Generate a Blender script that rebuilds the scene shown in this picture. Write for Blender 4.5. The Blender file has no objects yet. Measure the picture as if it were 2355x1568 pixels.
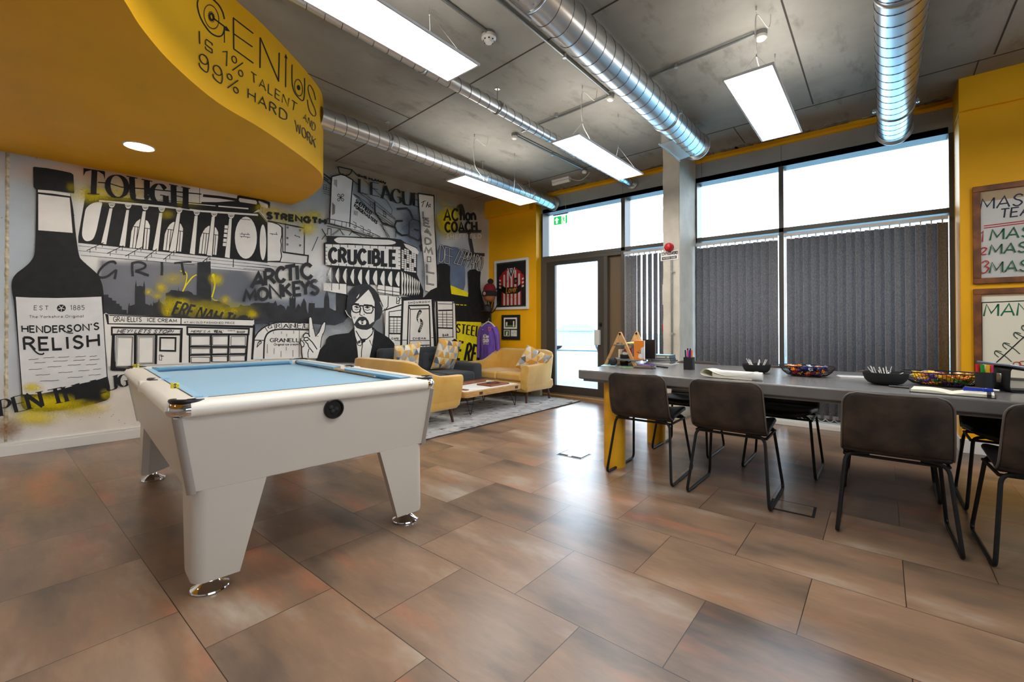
import bpy, bmesh, math, random
from mathutils import Vector, Matrix
from mathutils.geometry import tessellate_polygon
random.seed(7)
SC = bpy.context.scene
COL = SC.collection
PI = math.pi

# ------------------------------------------------------------------ camera, sky, exposure
YAW, PITCH, FPX, CY, CX, EYE = math.radians(39.831), math.radians(0.5056), 1022.1, 739.88, 1177.5, 1.10
cam_d = bpy.data.cameras.new('camera')
cam = bpy.data.objects.new('camera', cam_d)
COL.objects.link(cam)
cam.location = (0, 0, EYE)
cam.rotation_euler = (PI/2 + PITCH, 0, YAW)
cam_d.sensor_fit = 'HORIZONTAL'
cam_d.sensor_width = 36
cam_d.lens = 36*FPX/2355
cam_d.shift_y = -(784-CY)/2355
cam_d.clip_start = 0.05
SC.camera = cam

world = bpy.data.worlds.new('sky')
SC.world = world
world.use_nodes = True
wn = world.node_tree.nodes
wl = world.node_tree.links
SKY = 5.6
wbg = wn['Background']
wbg.inputs['Strength'].default_value = SKY
wtc = wn.new('ShaderNodeTexCoord'); wsep = wn.new('ShaderNodeSeparateXYZ'); wramp = wn.new('ShaderNodeValToRGB')
wl.new(wtc.outputs['Generated'], wsep.inputs[0]); wl.new(wsep.outputs['Z'], wramp.inputs[0]); wl.new(wramp.outputs[0], wbg.inputs['Color'])
wramp.color_ramp.elements[0].color = (0.80, 0.90, 1.0, 1); wramp.color_ramp.elements[0].position = 0.0
wramp.color_ramp.elements[1].color = (0.62, 0.80, 1.0, 1); wramp.color_ramp.elements[1].position = 0.9

PANEL_POWER = 12.0          # radiance of the suspended LED panels
ADDED_GLOW = 4.3             # glow added on the panel tops to brighten the ceiling
DOWNLIGHT = 90.0           # recessed spot of the bulkhead
SC.view_settings.view_transform = 'Standard'
SC.view_settings.look = 'None'
SC.view_settings.gamma = 1
SC.view_settings.use_curve_mapping = False
SC.view_settings.exposure = 0.86
SC.cycles.use_denoising = True
SC.cycles.max_bounces = 7
SC.cycles.diffuse_bounces = 4
SC.cycles.glossy_bounces = 4
SC.cycles.transparent_max_bounces = 12
SC.cycles.caustics_reflective = False
SC.cycles.caustics_refractive = False
SC.cycles.sample_clamp_indirect = 6

# ------------------------------------------------------------------ from measured picture points to places in the room
_cw, _sw, _cp, _sp = math.cos(YAW), math.sin(YAW), math.cos(PITCH), math.sin(PITCH)
MC = Matrix(((1, 0, 0), (0, _cp, -_sp), (0, _sp, _cp))) @ Matrix(((_cw, _sw, 0), (0, 0, 1), (-_sw, _cw, 0)))
MT = MC.transposed()
EYEV = Vector((0, 0, EYE))
def ray(x, y): return MT @ Vector(((x-CX)/FPX, (CY-y)/FPX, 1.0))
def onplane(x, y, ax, val):
    d = ray(x, y); t = (val-EYEV[ax])/d[ax]; return EYEV + d*t
def PZ(x, y, z=0.0): return onplane(x, y, 2, z)
def PY(x, y, v): return onplane(x, y, 1, v)
def PX(x, y, v): return onplane(x, y, 0, v)

# ------------------------------------------------------------------ object helpers
def thing(name, label, cat, loc=(0, 0, 0), rz=0.0, group=None):
    o = bpy.data.objects.new(name, None); COL.objects.link(o)
    o.empty_display_size = 0.05
    o.location = loc; o.rotation_euler = (0, 0, rz)
    return tag(o, label, cat, group)
def tag(o, label, cat, group=None, kind=None):
    o['label'] = label; o['category'] = cat
    if group: o['group'] = group
    if kind: o['kind'] = kind
    return o
def dup(root, loc, rz, label, group=None, name=None):
    r = root.copy(); COL.objects.link(r); r.location = loc; r.rotation_euler = (root.rotation_euler[0], root.rotation_euler[1], rz)
    r['label'] = label
    if group: r['group'] = group
    for ch in list(root.children):
        c = ch.copy(); COL.objects.link(c); c.parent = r
        for g in list(ch.children):
            d = g.copy(); COL.objects.link(d); d.parent = c
    return r
def wloc(o):
    v = Vector((0, 0, 0))
    while o is not None:
        v = v + Vector(o.location); o = o.parent
    return v

class MB:
    """collects boxes, tubes, lathes ... and links them as one mesh object"""
    def __init__(s):
        s.v = []; s.f = []; s.m = []; s.uv = None; s.cols = []
    def add(s, vs, fs, mi=0):
        n = len(s.v); s.v += [Vector(p) for p in vs]
        s.f += [[i+n for i in q] for q in fs]; s.m += [mi]*len(fs)
        return s
    def box(s, a, b, mi=0):
        x0, y0, z0 = [min(p, q) for p, q in zip(a, b)]; x1, y1, z1 = [max(p, q) for p, q in zip(a, b)]
        return s.add([(x0,y0,z0),(x1,y0,z0),(x1,y1,z0),(x0,y1,z0),(x0,y0,z1),(x1,y0,z1),(x1,y1,z1),(x0,y1,z1)],
                     [(0,3,2,1),(4,5,6,7),(0,1,5,4),(1,2,6,5),(2,3,7,6),(3,0,4,7)], mi)
    def obox(s, c, size, R, mi=0):
        hx, hy, hz = size[0]/2, size[1]/2, size[2]/2
        vs = [Vector(c) + R @ Vector(p) for p in [(-hx,-hy,-hz),(hx,-hy,-hz),(hx,hy,-hz),(-hx,hy,-hz),(-hx,-hy,hz),(hx,-hy,hz),(hx,hy,hz),(-hx,hy,hz)]]
        return s.add(vs, [(0,3,2,1),(4,5,6,7),(0,1,5,4),(1,2,6,5),(2,3,7,6),(3,0,4,7)], mi)
    def prism(s, poly, z0, z1, mi=0):
        n = len(poly); vs = [(p[0], p[1], z0) for p in poly] + [(p[0], p[1], z1) for p in poly]
        fs = [tuple(range(n-1, -1, -1)), tuple(range(n, 2*n))] + [(i, (i+1) % n, n+(i+1) % n, n+i) for i in range(n)]
        return s.add(vs, fs, mi)
    def loft(s, loops, mi=0, cap=True, close=True):
        n = len(loops[0]); vs = [p for l in loops for p in l]; fs = []
        for k in range(len(loops)-1):
            for i in range(n if close else n-1):
                j = (i+1) % n
                fs.append((k*n+i, k*n+j, (k+1)*n+j, (k+1)*n+i))
        if cap:
            fs.append(tuple(range(n-1, -1, -1))); fs.append(tuple(range((len(loops)-1)*n, len(loops)*n)))
        return s.add(vs, fs, mi)
    def cyl(s, p0, p1, r0, r1=None, n=16, mi=0, cap=True):
        p0, p1 = Vector(p0), Vector(p1); r1 = r0 if r1 is None else r1
        d = (p1-p0).normalized(); a = d.orthogonal().normalized(); b = d.cross(a)
        L = [[p + (a*math.cos(2*PI*i/n) + b*math.sin(2*PI*i/n))*r for i in range(n)] for p, r in ((p0, r0), (p1, r1))]
        return s.loft(L, mi, cap)
    def tube(s, pts, r, n=8, mi=0, close=False, cap=True):
        pts = [Vector(p) for p in pts]; N = len(pts); loops = []; ref = None
        for i in range(N):
            if close: t = (pts[(i+1) % N]-pts[i-1])
            else: t = pts[min(i+1, N-1)]-pts[max(i-1, 0)]
            if t.length < 1e-9: t = Vector((0, 0, 1))
            t.normalize()
            if ref is None: ref = t.orthogonal().normalized()
            ref = (ref - t*ref.dot(t))
            if ref.length < 1e-6: ref = t.orthogonal()
            ref.normalize(); b = t.cross(ref)
            k = 1.0
            if (0 < i < N-1) or close:
                u = (pts[i]-pts[i-1]).normalized() if i > 0 or close else t
                c = max(0.5, u.dot(t)); k = 1/c if c < 0.999 else 1.0
            rr = r[i] if isinstance(r, (list, tuple)) else r
            loops.append([pts[i] + (ref*math.cos(2*PI*j/n)+b*math.sin(2*PI*j/n))*rr*min(k, 1.25) for j in range(n)])
        if close: loops.append(loops[0]); return s.loft(loops, mi, False)
        return s.loft(loops, mi, cap)
    def lathe(s, prof, c=(0, 0, 0), n=28, mi=0, sx=1.0, sy=1.0, cap=True):
        c = Vector(c)
        loops = [[c + Vector((r*math.cos(2*PI*i/n)*sx, r*math.sin(2*PI*i/n)*sy, z)) for i in range(n)] for r, z in prof]
        return s.loft(loops, mi, cap)
    def ball(s, c, r, n=16, m=10, mi=0, sc=(1, 1, 1)):
        c = Vector(c); loops = []
        for k in range(m+1):
            t = -PI/2 + PI*k/m; rr = max(math.cos(t), 0.002)*r
            loops.append([c + Vector((rr*math.cos(2*PI*i/n)*sc[0], rr*math.sin(2*PI*i/n)*sc[1], math.sin(t)*r*sc[2])) for i in range(n)])
        return s.loft(loops, mi)
    def grid(s, rows, mi=0, flip=False):
        n = len(rows[0]); fs = []
        for i in range(len(rows)-1):
            for j in range(n-1):
                q = (i*n+j, i*n+j+1, (i+1)*n+j+1, (i+1)*n+j)
                fs.append(q[::-1] if flip else q)
        return s.add([p for r in rows for p in r], fs, mi)
    def xf(s, M):
        s.v = [M @ p for p in s.v]; return s
    def obj(s, name, mats, parent=None, smooth=True, bev=0.0, seg=2, ang=32, sub=0, solid=0.0, world=False, loc=None, off=0, fix=True):
        me = bpy.data.meshes.new(name)
        o = bpy.data.objects.new(name, me); COL.objects.link(o)
        org = Vector((0, 0, 0))
        if parent is not None:
            o.parent = parent
            if world: org = wloc(parent)
        elif loc is not None:
            org = Vector(loc)
        me.from_pydata([tuple(p-org) for p in s.v], [], s.f)
        if parent is None and loc is not None: o.location = loc
        if not isinstance(mats, (list, tuple)): mats = [mats]
        for m in mats: me.materials.append(m)
        if len(mats) > 1:
            for p, mi in zip(me.polygons, s.m): p.material_index = mi
        if fix:
            bm = bmesh.new(); bm.from_mesh(me); bmesh.ops.recalc_face_normals(bm, faces=bm.faces); bm.to_mesh(me); bm.free()
        if smooth:
            me.polygons.foreach_set('use_smooth', [True]*len(me.polygons))
            try: me.set_sharp_from_angle(angle=math.radians(ang))
            except Exception: pass
        if solid:
            md = o.modifiers.new('thickness', 'SOLIDIFY'); md.thickness = solid; md.offset = off
        if bev:
            md = o.modifiers.new('edges', 'BEVEL'); md.width = bev; md.segments = seg; md.limit_method = 'ANGLE'; md.angle_limit = math.radians(40)
            md.harden_normals = False
        if sub:
            md = o.modifiers.new('smooth', 'SUBSURF'); md.levels = sub; md.render_levels = sub
        return o
def struct(name, mb, mats, parent=None, **k):
    o = mb.obj(name, mats, parent, **k)
    if parent is None: o['kind'] = 'structure'
    return o
def Rz(a): return Matrix.Rotation(a, 3, 'Z')
def Rx(a): return Matrix.Rotation(a, 3, 'X')
def Ry(a): return Matrix.Rotation(a, 3, 'Y')
def catmull(P, k=6, close=False):
    n = len(P); out = []
    rng = range(n if close else n-1)
    for i in rng:
        p0 = P[(i-1) % n] if close else P[max(i-1, 0)]; p1 = P[i]; p2 = P[(i+1) % n]; p3 = P[(i+2) % n] if close else P[min(i+2, n-1)]
        for j in range(k):
            t = j/k; a = []
            for c in range(len(p1)):
                a.append(0.5*((2*p1[c]) + (-p0[c]+p2[c])*t + (2*p0[c]-5*p1[c]+4*p2[c]-p3[c])*t*t + (-p0[c]+3*p1[c]-3*p2[c]+p3[c])*t**3))
            out.append(tuple(a))
    if not close: out.append(tuple(P[-1]))
    return out
def fillet(P, r, k=5):
    """rounds the inner corners of an open polyline"""
    P = [Vector(p) for p in P]; out = [P[0]]
    for i in range(1, len(P)-1):
        a, b, c = P[i-1], P[i], P[i+1]; u = (a-b); v = (c-b)
        rr = min(r, u.length*0.45, v.length*0.45); u.normalize(); v.normalize()
        s, e = b+u*rr, b+v*rr
        for j in range(k+1):
            t = j/k; out.append(s*(1-t)**2 + b*2*t*(1-t) + e*t*t)
    out.append(P[-1]); return out

# ------------------------------------------------------------------ materials
def srgb(r, g, b):
    f = lambda c: c/12.92 if c <= 0.04045 else ((c+0.055)/1.055)**2.4
    return (f(r/255), f(g/255), f(b/255))
def mat(name, col, rough=0.5, metal=0.0, spec=0.5, var=0.0, vscale=4.0, bump=0.0, bscale=60.0, col2=None, stretch=None, coat=0.0, emis=None, estr=0.0, sheen=0.0, vdet=4.0, rvar=0.0, lo=0.35, hi=0.65, aniso=None):
    m = bpy.data.materials.new(name); m.use_nodes = True
    nt = m.node_tree; N = nt.nodes; L = nt.links; b = N['Principled BSDF']
    b.inputs['Base Color'].default_value = (*col, 1); b.inputs['Roughness'].default_value = rough
    b.inputs['Metallic'].default_value = metal; b.inputs['Specular IOR Level'].default_value = spec
    b.inputs['Coat Weight'].default_value = coat
    if sheen: b.inputs['Sheen Weight'].default_value = sheen; b.inputs['Sheen Roughness'].default_value = 0.5
    if emis: b.inputs['Emission Color'].default_value = (*emis, 1); b.inputs['Emission Strength'].default_value = estr
    if var or col2 or bump or rvar:
        tc = N.new('ShaderNodeTexCoord'); mp = N.new('ShaderNodeMapping'); L.new(tc.outputs['Object'], mp.inputs[0])
        if stretch: mp.inputs['Scale'].default_value = stretch
    if var or col2:
        nz = N.new('ShaderNodeTexNoise'); nz.inputs['Scale'].default_value = vscale; nz.inputs['Detail'].default_value = vdet
        L.new(mp.outputs[0], nz.inputs['Vector'])
        rp = N.new('ShaderNodeValToRGB'); L.new(nz.outputs['Fac'], rp.inputs[0])
        c2 = col2 if col2 else tuple(c*(1-var) for c in col)
        c1 = col if col2 else tuple(min(1, c*(1+var*0.5)) for c in col)
        rp.color_ramp.elements[0].position = lo; rp.color_ramp.elements[1].position = hi
        rp.color_ramp.elements[0].color = (*c2, 1); rp.color_ramp.elements[1].color = (*c1, 1)
        L.new(rp.outputs[0], b.inputs['Base Color'])
        if rvar:
            mr = N.new('ShaderNodeMapRange'); L.new(nz.outputs['Fac'], mr.inputs[0]); mr.inputs[1].default_value = 0.3; mr.inputs[2].default_value = 0.7
            mr.inputs[3].default_value = rough-rvar; mr.inputs[4].default_value = rough+rvar; L.new(mr.outputs[0], b.inputs['Roughness'])
    if bump:
        n2 = N.new('ShaderNodeTexNoise'); n2.inputs['Scale'].default_value = bscale; n2.inputs['Detail'].default_value = 3
        L.new(mp.outputs[0], n2.inputs['Vector']); bp = N.new('ShaderNodeBump'); bp.inputs['Strength'].default_value = bump; bp.inputs['Distance'].default_value = 0.01
        L.new(n2.outputs['Fac'], bp.inputs['Height']); L.new(bp.outputs[0], b.inputs['Normal'])
    return m
def flat(name, rgb, rough=0.6, **k): return mat(name, srgb(*rgb), rough, **k)

M = {}
YEL = (0.93, 0.455, 0.004)
M['yellow_wall'] = mat('yellow wall paint', YEL, 0.55, spec=0.3, var=0.06, vscale=2, bump=0.03, bscale=300)
M['steel'] = mat('galvanised spiral duct steel', (0.68, 0.69, 0.70), 0.3, 1.0)
M['seam'] = mat('dark duct seam', (0.10, 0.10, 0.11), 0.5, 0.6)
M['zinc'] = mat('zinc plated fittings', (0.55, 0.56, 0.56), 0.35, 1.0)
M['conduit'] = mat('galvanised conduit', (0.30, 0.31, 0.31), 0.42, 0.9)
M['chrome'] = mat('polished chrome', (0.85, 0.86, 0.88), 0.05, 1.0)
M['white_plastic'] = flat('white plastic', (226, 224, 218), 0.4)
M['white_metal'] = flat('white enamelled metal', (222, 222, 222), 0.35)
M['white_trim'] = flat('white gloss skirting paint', (224, 222, 216), 0.35)
M['panel_light'] = mat('lit led diffuser', (1, 1, 1), 0.5, emis=(1.0, 0.97, 0.93), estr=PANEL_POWER)
M['ceiling_glow'] = mat('added ceiling glow', (1, 1, 1), 0.5, emis=(1.0, 0.96, 0.90), estr=ADDED_GLOW)
M['downlight'] = mat('lit downlight lens', (1, 1, 1), 0.5, emis=(1.0, 0.93, 0.82), estr=DOWNLIGHT)
M['frame_metal'] = flat('bronze grey window frame', (84, 78, 70), 0.42, metal=0.0, spec=0.5)
M['door_metal'] = flat('dark bronze door frame', (62, 56, 50), 0.42, spec=0.5)
M['door_panel'] = flat('brown door infill panel', (116, 96, 70), 0.5)
M['grey_panel'] = flat('grey steel lintel panel', (160, 162, 162), 0.5, var=0.08, vscale=3)
M['concrete_col'] = mat('cast concrete', srgb(214, 206, 190), 0.75, var=0.12, vscale=4, bump=0.25, bscale=40, vdet=8)
M['blind'] = mat('charcoal blind fabric', srgb(132, 132, 136), 0.9, spec=0.1, var=0.3, vscale=160, stretch=(1, 1, 0.35), vdet=2)
M['blind_rail'] = flat('pale aluminium head rail', (210, 208, 204), 0.4)
M['cream_lam_shaded'] = mat('shaded cream laminate', srgb(204, 196, 184), 0.38, spec=0.45)  # same cream as the rails; shade on the sides is put into this tone
M['cream_rail'] = mat('cream cushion rail', srgb(244, 238, 226), 0.3, spec=0.5)
M['corner_trim'] = flat('satin aluminium corner strip', (176, 168, 160), 0.35, metal=0.5)
M['baize'] = mat('powder blue baize', srgb(132, 176, 202), 0.95, spec=0.1, var=0.07, vscale=300, sheen=0.3)
M['black_plastic'] = flat('black plastic', (22, 22, 23), 0.35)
M['black_soft'] = flat('soft black', (26, 26, 27), 0.7)
M['black_steel'] = flat('black powder coated steel', (16, 16, 17), 0.5, spec=0.35)
M['leather'] = mat('worn dark leather', srgb(78, 65, 55), 0.62, spec=0.3, col2=srgb(38, 35, 34), vscale=7, vdet=6, bump=0.12, bscale=140, lo=0.36, hi=0.7)
M['leather_seat'] = mat('dark seat leather', srgb(46, 44, 46), 0.45, spec=0.4, var=0.3, vscale=8)
M['piping'] = flat('grey brown leather piping', (96, 88, 82), 0.5)
M['slab'] = mat('polished concrete table', srgb(122, 119, 116), 0.26, spec=0.5, col2=srgb(100, 97, 95), vscale=3.5, vdet=5, lo=0.3, hi=0.7)
M['yellow_leg'] = mat('yellow painted tube', srgb(228, 168, 24), 0.42, var=0.1, vscale=9)
M['velvet'] = mat('mustard velvet', srgb(226, 182, 92), 0.8, spec=0.2, col2=srgb(202, 152, 58), vscale=3.2, vdet=5, sheen=0.6, lo=0.3, hi=0.7)
M['charcoal'] = mat('charcoal wool fabric', srgb(62, 66, 70), 0.9, spec=0.15, var=0.15, vscale=180, sheen=0.15)
M['walnut'] = mat('dark walnut', srgb(74, 42, 26), 0.45, var=0.35, vscale=12, stretch=(6, 6, 1))
M['oak'] = mat('oiled oak', srgb(202, 156, 92), 0.45, var=0.22, vscale=10, stretch=(8, 1, 8))
M['pine'] = mat('pale pine', srgb(212, 162, 104), 0.5, var=0.18, vscale=14, stretch=(3, 3, 1))
M['copper'] = mat('red brown leather insert', srgb(142, 84, 56), 0.5, var=0.2, vscale=8)
M['rug'] = mat('grey wool rug', srgb(176, 172, 168), 1.0, spec=0.05, col2=srgb(138, 136, 136), vscale=7, vdet=5, bump=0.25, bscale=170, sheen=0.2)
M['rug_edge'] = flat('rug binding', (70, 66, 64), 0.95)
M['paper'] = flat('white paper', (240, 238, 232), 0.6)
M['cream_paper'] = flat('cream paper', (236, 230, 208), 0.65)
M['red'] = flat('red plastic', (196, 20, 28), 0.35)
M['frame_wood'] = mat('stained oak frame', srgb(128, 74, 34), 0.5, var=0.45, vscale=10, stretch=(1, 1, 1), vdet=6)
M['paint_black'] = mat('mural black paint', (0.012, 0.012, 0.013), 0.6, spec=0.3, var=0.3, vscale=14)
M['paint_dark'] = mat('mural charcoal paint', srgb(56, 57, 60), 0.65, spec=0.25, var=0.2, vscale=9)
M['paint_white'] = mat('mural off white paint', srgb(240, 237, 230), 0.65, spec=0.25, var=0.06, vscale=6)
M['paint_pale'] = mat('mural pale grey paint', srgb(222, 222, 222), 0.65, spec=0.25, var=0.07, vscale=6)
M['paint_yellow'] = mat('mural yellow paint', srgb(240, 222, 30), 0.65, spec=0.25, var=0.08, vscale=9)
M['paint_blue'] = mat('mural steel blue paint', srgb(104, 120, 146), 0.65, spec=0.25, var=0.15, vscale=5)
M['ink'] = flat('black vinyl lettering', (14, 14, 14), 0.5)
def glassmat(name, tint, ior=1.45, gl=1.0):
    m = bpy.data.materials.new(name); m.use_nodes = True; nt = m.node_tree; N = nt.nodes; L = nt.links
    for n in list(N): N.remove(n)
    o = N.new('ShaderNodeOutputMaterial'); t = N.new('ShaderNodeBsdfTransparent'); g = N.new('ShaderNodeBsdfGlossy'); f = N.new('ShaderNodeFresnel'); x = N.new('ShaderNodeMixShader')
    t.inputs[0].default_value = (*tint, 1); g.inputs['Roughness'].default_value = 0.01; f.inputs[0].default_value = ior
    ml = N.new('ShaderNodeMath'); ml.operation = 'MULTIPLY'; ml.inputs[1].default_value = gl; L.new(f.outputs[0], ml.inputs[0])
    L.new(ml.outputs[0], x.inputs[0]); L.new(t.outputs[0], x.inputs[1]); L.new(g.outputs[0], x.inputs[2]); L.new(x.outputs[0], o.inputs[0])
    return m
M['green_dark'] = flat('dark green ink', (34, 66, 52), .6)
M['glass'] = glassmat('window glass', (0.96, 0.985, 1.0))
M['picture_glass'] = glassmat('picture glass', (0.97, 0.97, 0.97), gl=0.6)
def spraymat(name, col, scale=140):
    """paint mist: cover comes from the mesh attribute 'cover', broken into droplets"""
    m = bpy.data.materials.new(name); m.use_nodes = True; nt = m.node_tree; N = nt.nodes; L = nt.links
    b = N['Principled BSDF']; b.inputs['Base Color'].default_value = (*col, 1); b.inputs['Roughness'].default_value = 0.7; b.inputs['Specular IOR Level'].default_value = 0.2
    at = N.new('ShaderNodeAttribute'); at.attribute_name = 'cover'
    tc = N.new('ShaderNodeTexCoord'); nz = N.new('ShaderNodeTexNoise'); nz.inputs['Scale'].default_value = scale; nz.inputs['Detail'].default_value = 2
    n3 = N.new('ShaderNodeTexNoise'); n3.inputs['Scale'].default_value = 9; n3.inputs['Detail'].default_value = 4
    L.new(tc.outputs['Object'], nz.inputs['Vector']); L.new(tc.outputs['Object'], n3.inputs['Vector'])
    a = N.new('ShaderNodeMath'); a.operation = 'ADD'; L.new(nz.outputs['Fac'], a.inputs[0]); L.new(n3.outputs['Fac'], a.inputs[1])
    s = N.new('ShaderNodeMath'); s.operation = 'SUBTRACT'; L.new(a.outputs[0], s.inputs[0]); s.inputs[1].default_value = 1.0
    u = N.new('ShaderNodeMath'); u.operation = 'MULTIPLY_ADD'; L.new(s.outputs[0], u.inputs[0]); u.inputs[1].default_value = 0.55; L.new(at.outputs['Fac'], u.inputs[2])
    mr = N.new('ShaderNodeMapRange'); L.new(u.outputs[0], mr.inputs[0]); mr.inputs[1].default_value = 0.02; mr.inputs[2].default_value = 1.15; mr.inputs[4].default_value = 0.95
    mu = N.new('ShaderNodeMath'); mu.operation = 'MULTIPLY'; L.new(mr.outputs[0], mu.inputs[0])
    m2 = N.new('ShaderNodeMapRange'); L.new(at.outputs['Fac'], m2.inputs[0]); m2.inputs[1].default_value = 0.0; m2.inputs[2].default_value = 0.25; L.new(m2.outputs[0], mu.inputs[1])
    t = N.new('ShaderNodeBsdfTransparent'); x = N.new('ShaderNodeMixShader'); L.new(mu.outputs[0], x.inputs[0]); L.new(t.outputs[0], x.inputs[1]); L.new(b.outputs[0], x.inputs[2])
    L.new(x.outputs[0], N['Material Output'].inputs[0])
    return m
M['spray_yellow'] = spraymat('yellow spray paint', srgb(236, 214, 20))
M['spray_grey'] = spraymat('grey spray paint', srgb(92, 98, 110), 60)
M['spray_black'] = spraymat('black spray paint', srgb(40, 42, 46), 90)
M['spray_pale'] = spraymat('pale spray paint', srgb(205, 208, 212), 60)
M['spray_rust'] = spraymat('rust stain', srgb(150, 108, 66), 50)
M['mount'] = flat('tan mount board', (206, 178, 140), .8)
M['red_ink'] = flat('red ink', (205, 28, 34), .6); M['gold_ink'] = flat('orange gold ink', (232, 148, 30), .6); M['green_ink'] = flat('green marker ink', (16, 104, 72), .6); M['navy_ink'] = flat('navy marker ink', (34, 36, 66), .6); M['pitch_green'] = flat('pitch green', (84, 118, 48), .7); M['rust_ink'] = flat('rust marker ink', (176, 70, 30), .6)
# ------------------------------------------------------------------ room shell
CEIL = 3.25
def floor_material():
    m = bpy.data.materials.new('rust stone floor tiles'); m.use_nodes = True; nt = m.node_tree; N = nt.nodes; L = nt.links; b = N['Principled BSDF']
    tc = N.new('ShaderNodeTexCoord'); mp = N.new('ShaderNodeMapping'); L.new(tc.outputs['Object'], mp.inputs[0]); mp.inputs['Location'].default_value = (-0.065, -0.043, 0)
    br = N.new('ShaderNodeTexBrick'); L.new(mp.outputs[0], br.inputs['Vector'])
    br.inputs['Scale'].default_value = 1; br.inputs['Brick Width'].default_value = 0.615; br.inputs['Row Height'].default_value = 0.457
    br.inputs['Mortar Size'].default_value = 0.0016; br.inputs['Mortar Smooth'].default_value = 0.1; br.offset = 0.5; br.offset_frequency = 2
    br.inputs['Color1'].default_value = (0, 0, 0, 1); br.inputs['Color2'].default_value = (1, 1, 1, 1); br.inputs['Mortar'].default_value = (0.5, 0.5, 0.5, 1)
    # every tile shifts the streaks so that the pattern breaks at the joints
    cm = N.new('ShaderNodeVectorMath'); cm.operation = 'MULTIPLY'; L.new(br.outputs['Color'], cm.inputs[0]); cm.inputs[1].default_value = (0, 0, 17.0)
    ad = N.new('ShaderNodeVectorMath'); ad.operation = 'ADD'; L.new(tc.outputs['Object'], ad.inputs[0]); L.new(cm.outputs[0], ad.inputs[1])
    def noise(scale, det, sx, sy, rough=0.55):
        q = N.new('ShaderNodeMapping'); L.new(ad.outputs[0], q.inputs[0]); q.inputs['Scale'].default_value = (sx, sy, 1)
        n = N.new('ShaderNodeTexNoise'); n.inputs['Scale'].default_value = scale; n.inputs['Detail'].default_value = det; n.inputs['Roughness'].default_value = rough
        L.new(q.outputs[0], n.inputs['Vector']); return n.outputs['Fac']
    def ramp(f, stops):
        r = N.new('ShaderNodeValToRGB'); L.new(f, r.inputs[0]); e = r.color_ramp.elements
        e[0].position, e[0].color = stops[0][0], (*stops[0][1], 1); e[1].position, e[1].color = stops[-1][0], (*stops[-1][1], 1)
        for p, c in stops[1:-1]:
            k = e.new(p); k.color = (*c, 1)
        return r.outputs[0]
    def mix(f, a, c, mode='MIX'):
        x = N.new('ShaderNodeMix'); x.data_type = 'RGBA'; x.blend_type = mode
        if isinstance(f, float): x.inputs[0].default_value = f
        else: L.new(f, x.inputs[0])
        L.new(a, x.inputs[6]); L.new(c, x.inputs[7]); return x.outputs[2]
    base = ramp(noise(2.6, 5, 0.45, 1.2), [(0.30, srgb(88, 76, 66)), (0.44, srgb(130, 106, 86)), (0.58, srgb(148, 118, 94)), (0.74, srgb(172, 158, 142))])
    rust = ramp(noise(3.1, 4, 0.35, 1.6), [(0.56, (0, 0, 0)), (0.74, (0.6, 0.6, 0.6))])
    rc = N.new('ShaderNodeRGB'); rc.outputs[0].default_value = (*srgb(184, 108, 76), 1)
    c1 = mix(rust, base, rc.outputs[0])
    dk = ramp(noise(4.5, 3, 0.4, 1.3, 0.5), [(0.5, (0, 0, 0)), (0.8, (0.6, 0.6, 0.6))])
    dc = N.new('ShaderNodeRGB'); dc.outputs[0].default_value = (*srgb(88, 78, 70), 1)
    c2 = mix(dk, c1, dc.outputs[0])
    fine = ramp(noise(38, 5, 0.35, 1.2, 0.65), [(0.3, (0.9, 0.9, 0.9)), (0.7, (1.07, 1.07, 1.07))])
    c3 = mix(1.0, c2, fine, 'MULTIPLY')
    tile = ramp(br.outputs['Color'], [(0.0, (0.93, 0.93, 0.94)), (1.0, (1.05, 1.04, 1.03))])
    c4 = mix(1.0, c3, tile, 'MULTIPLY')
    gc = N.new('ShaderNodeRGB'); gc.outputs[0].default_value = (*srgb(46, 34, 26), 1)
    c5 = mix(br.outputs['Fac'], c4, gc.outputs[0])
    L.new(c5, b.inputs['Base Color'])
    b.inputs['Roughness'].default_value = 0.30; b.inputs['Specular IOR Level'].default_value = 0.6
    bp = N.new('ShaderNodeBump'); bp.inputs['Strength'].default_value = 0.06; bp.inputs['Distance'].default_value = 0.004
    L.new(noise(70, 3, 0.4, 1), bp.inputs['Height']); L.new(bp.outputs[0], b.inputs['Normal'])
    return m
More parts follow.
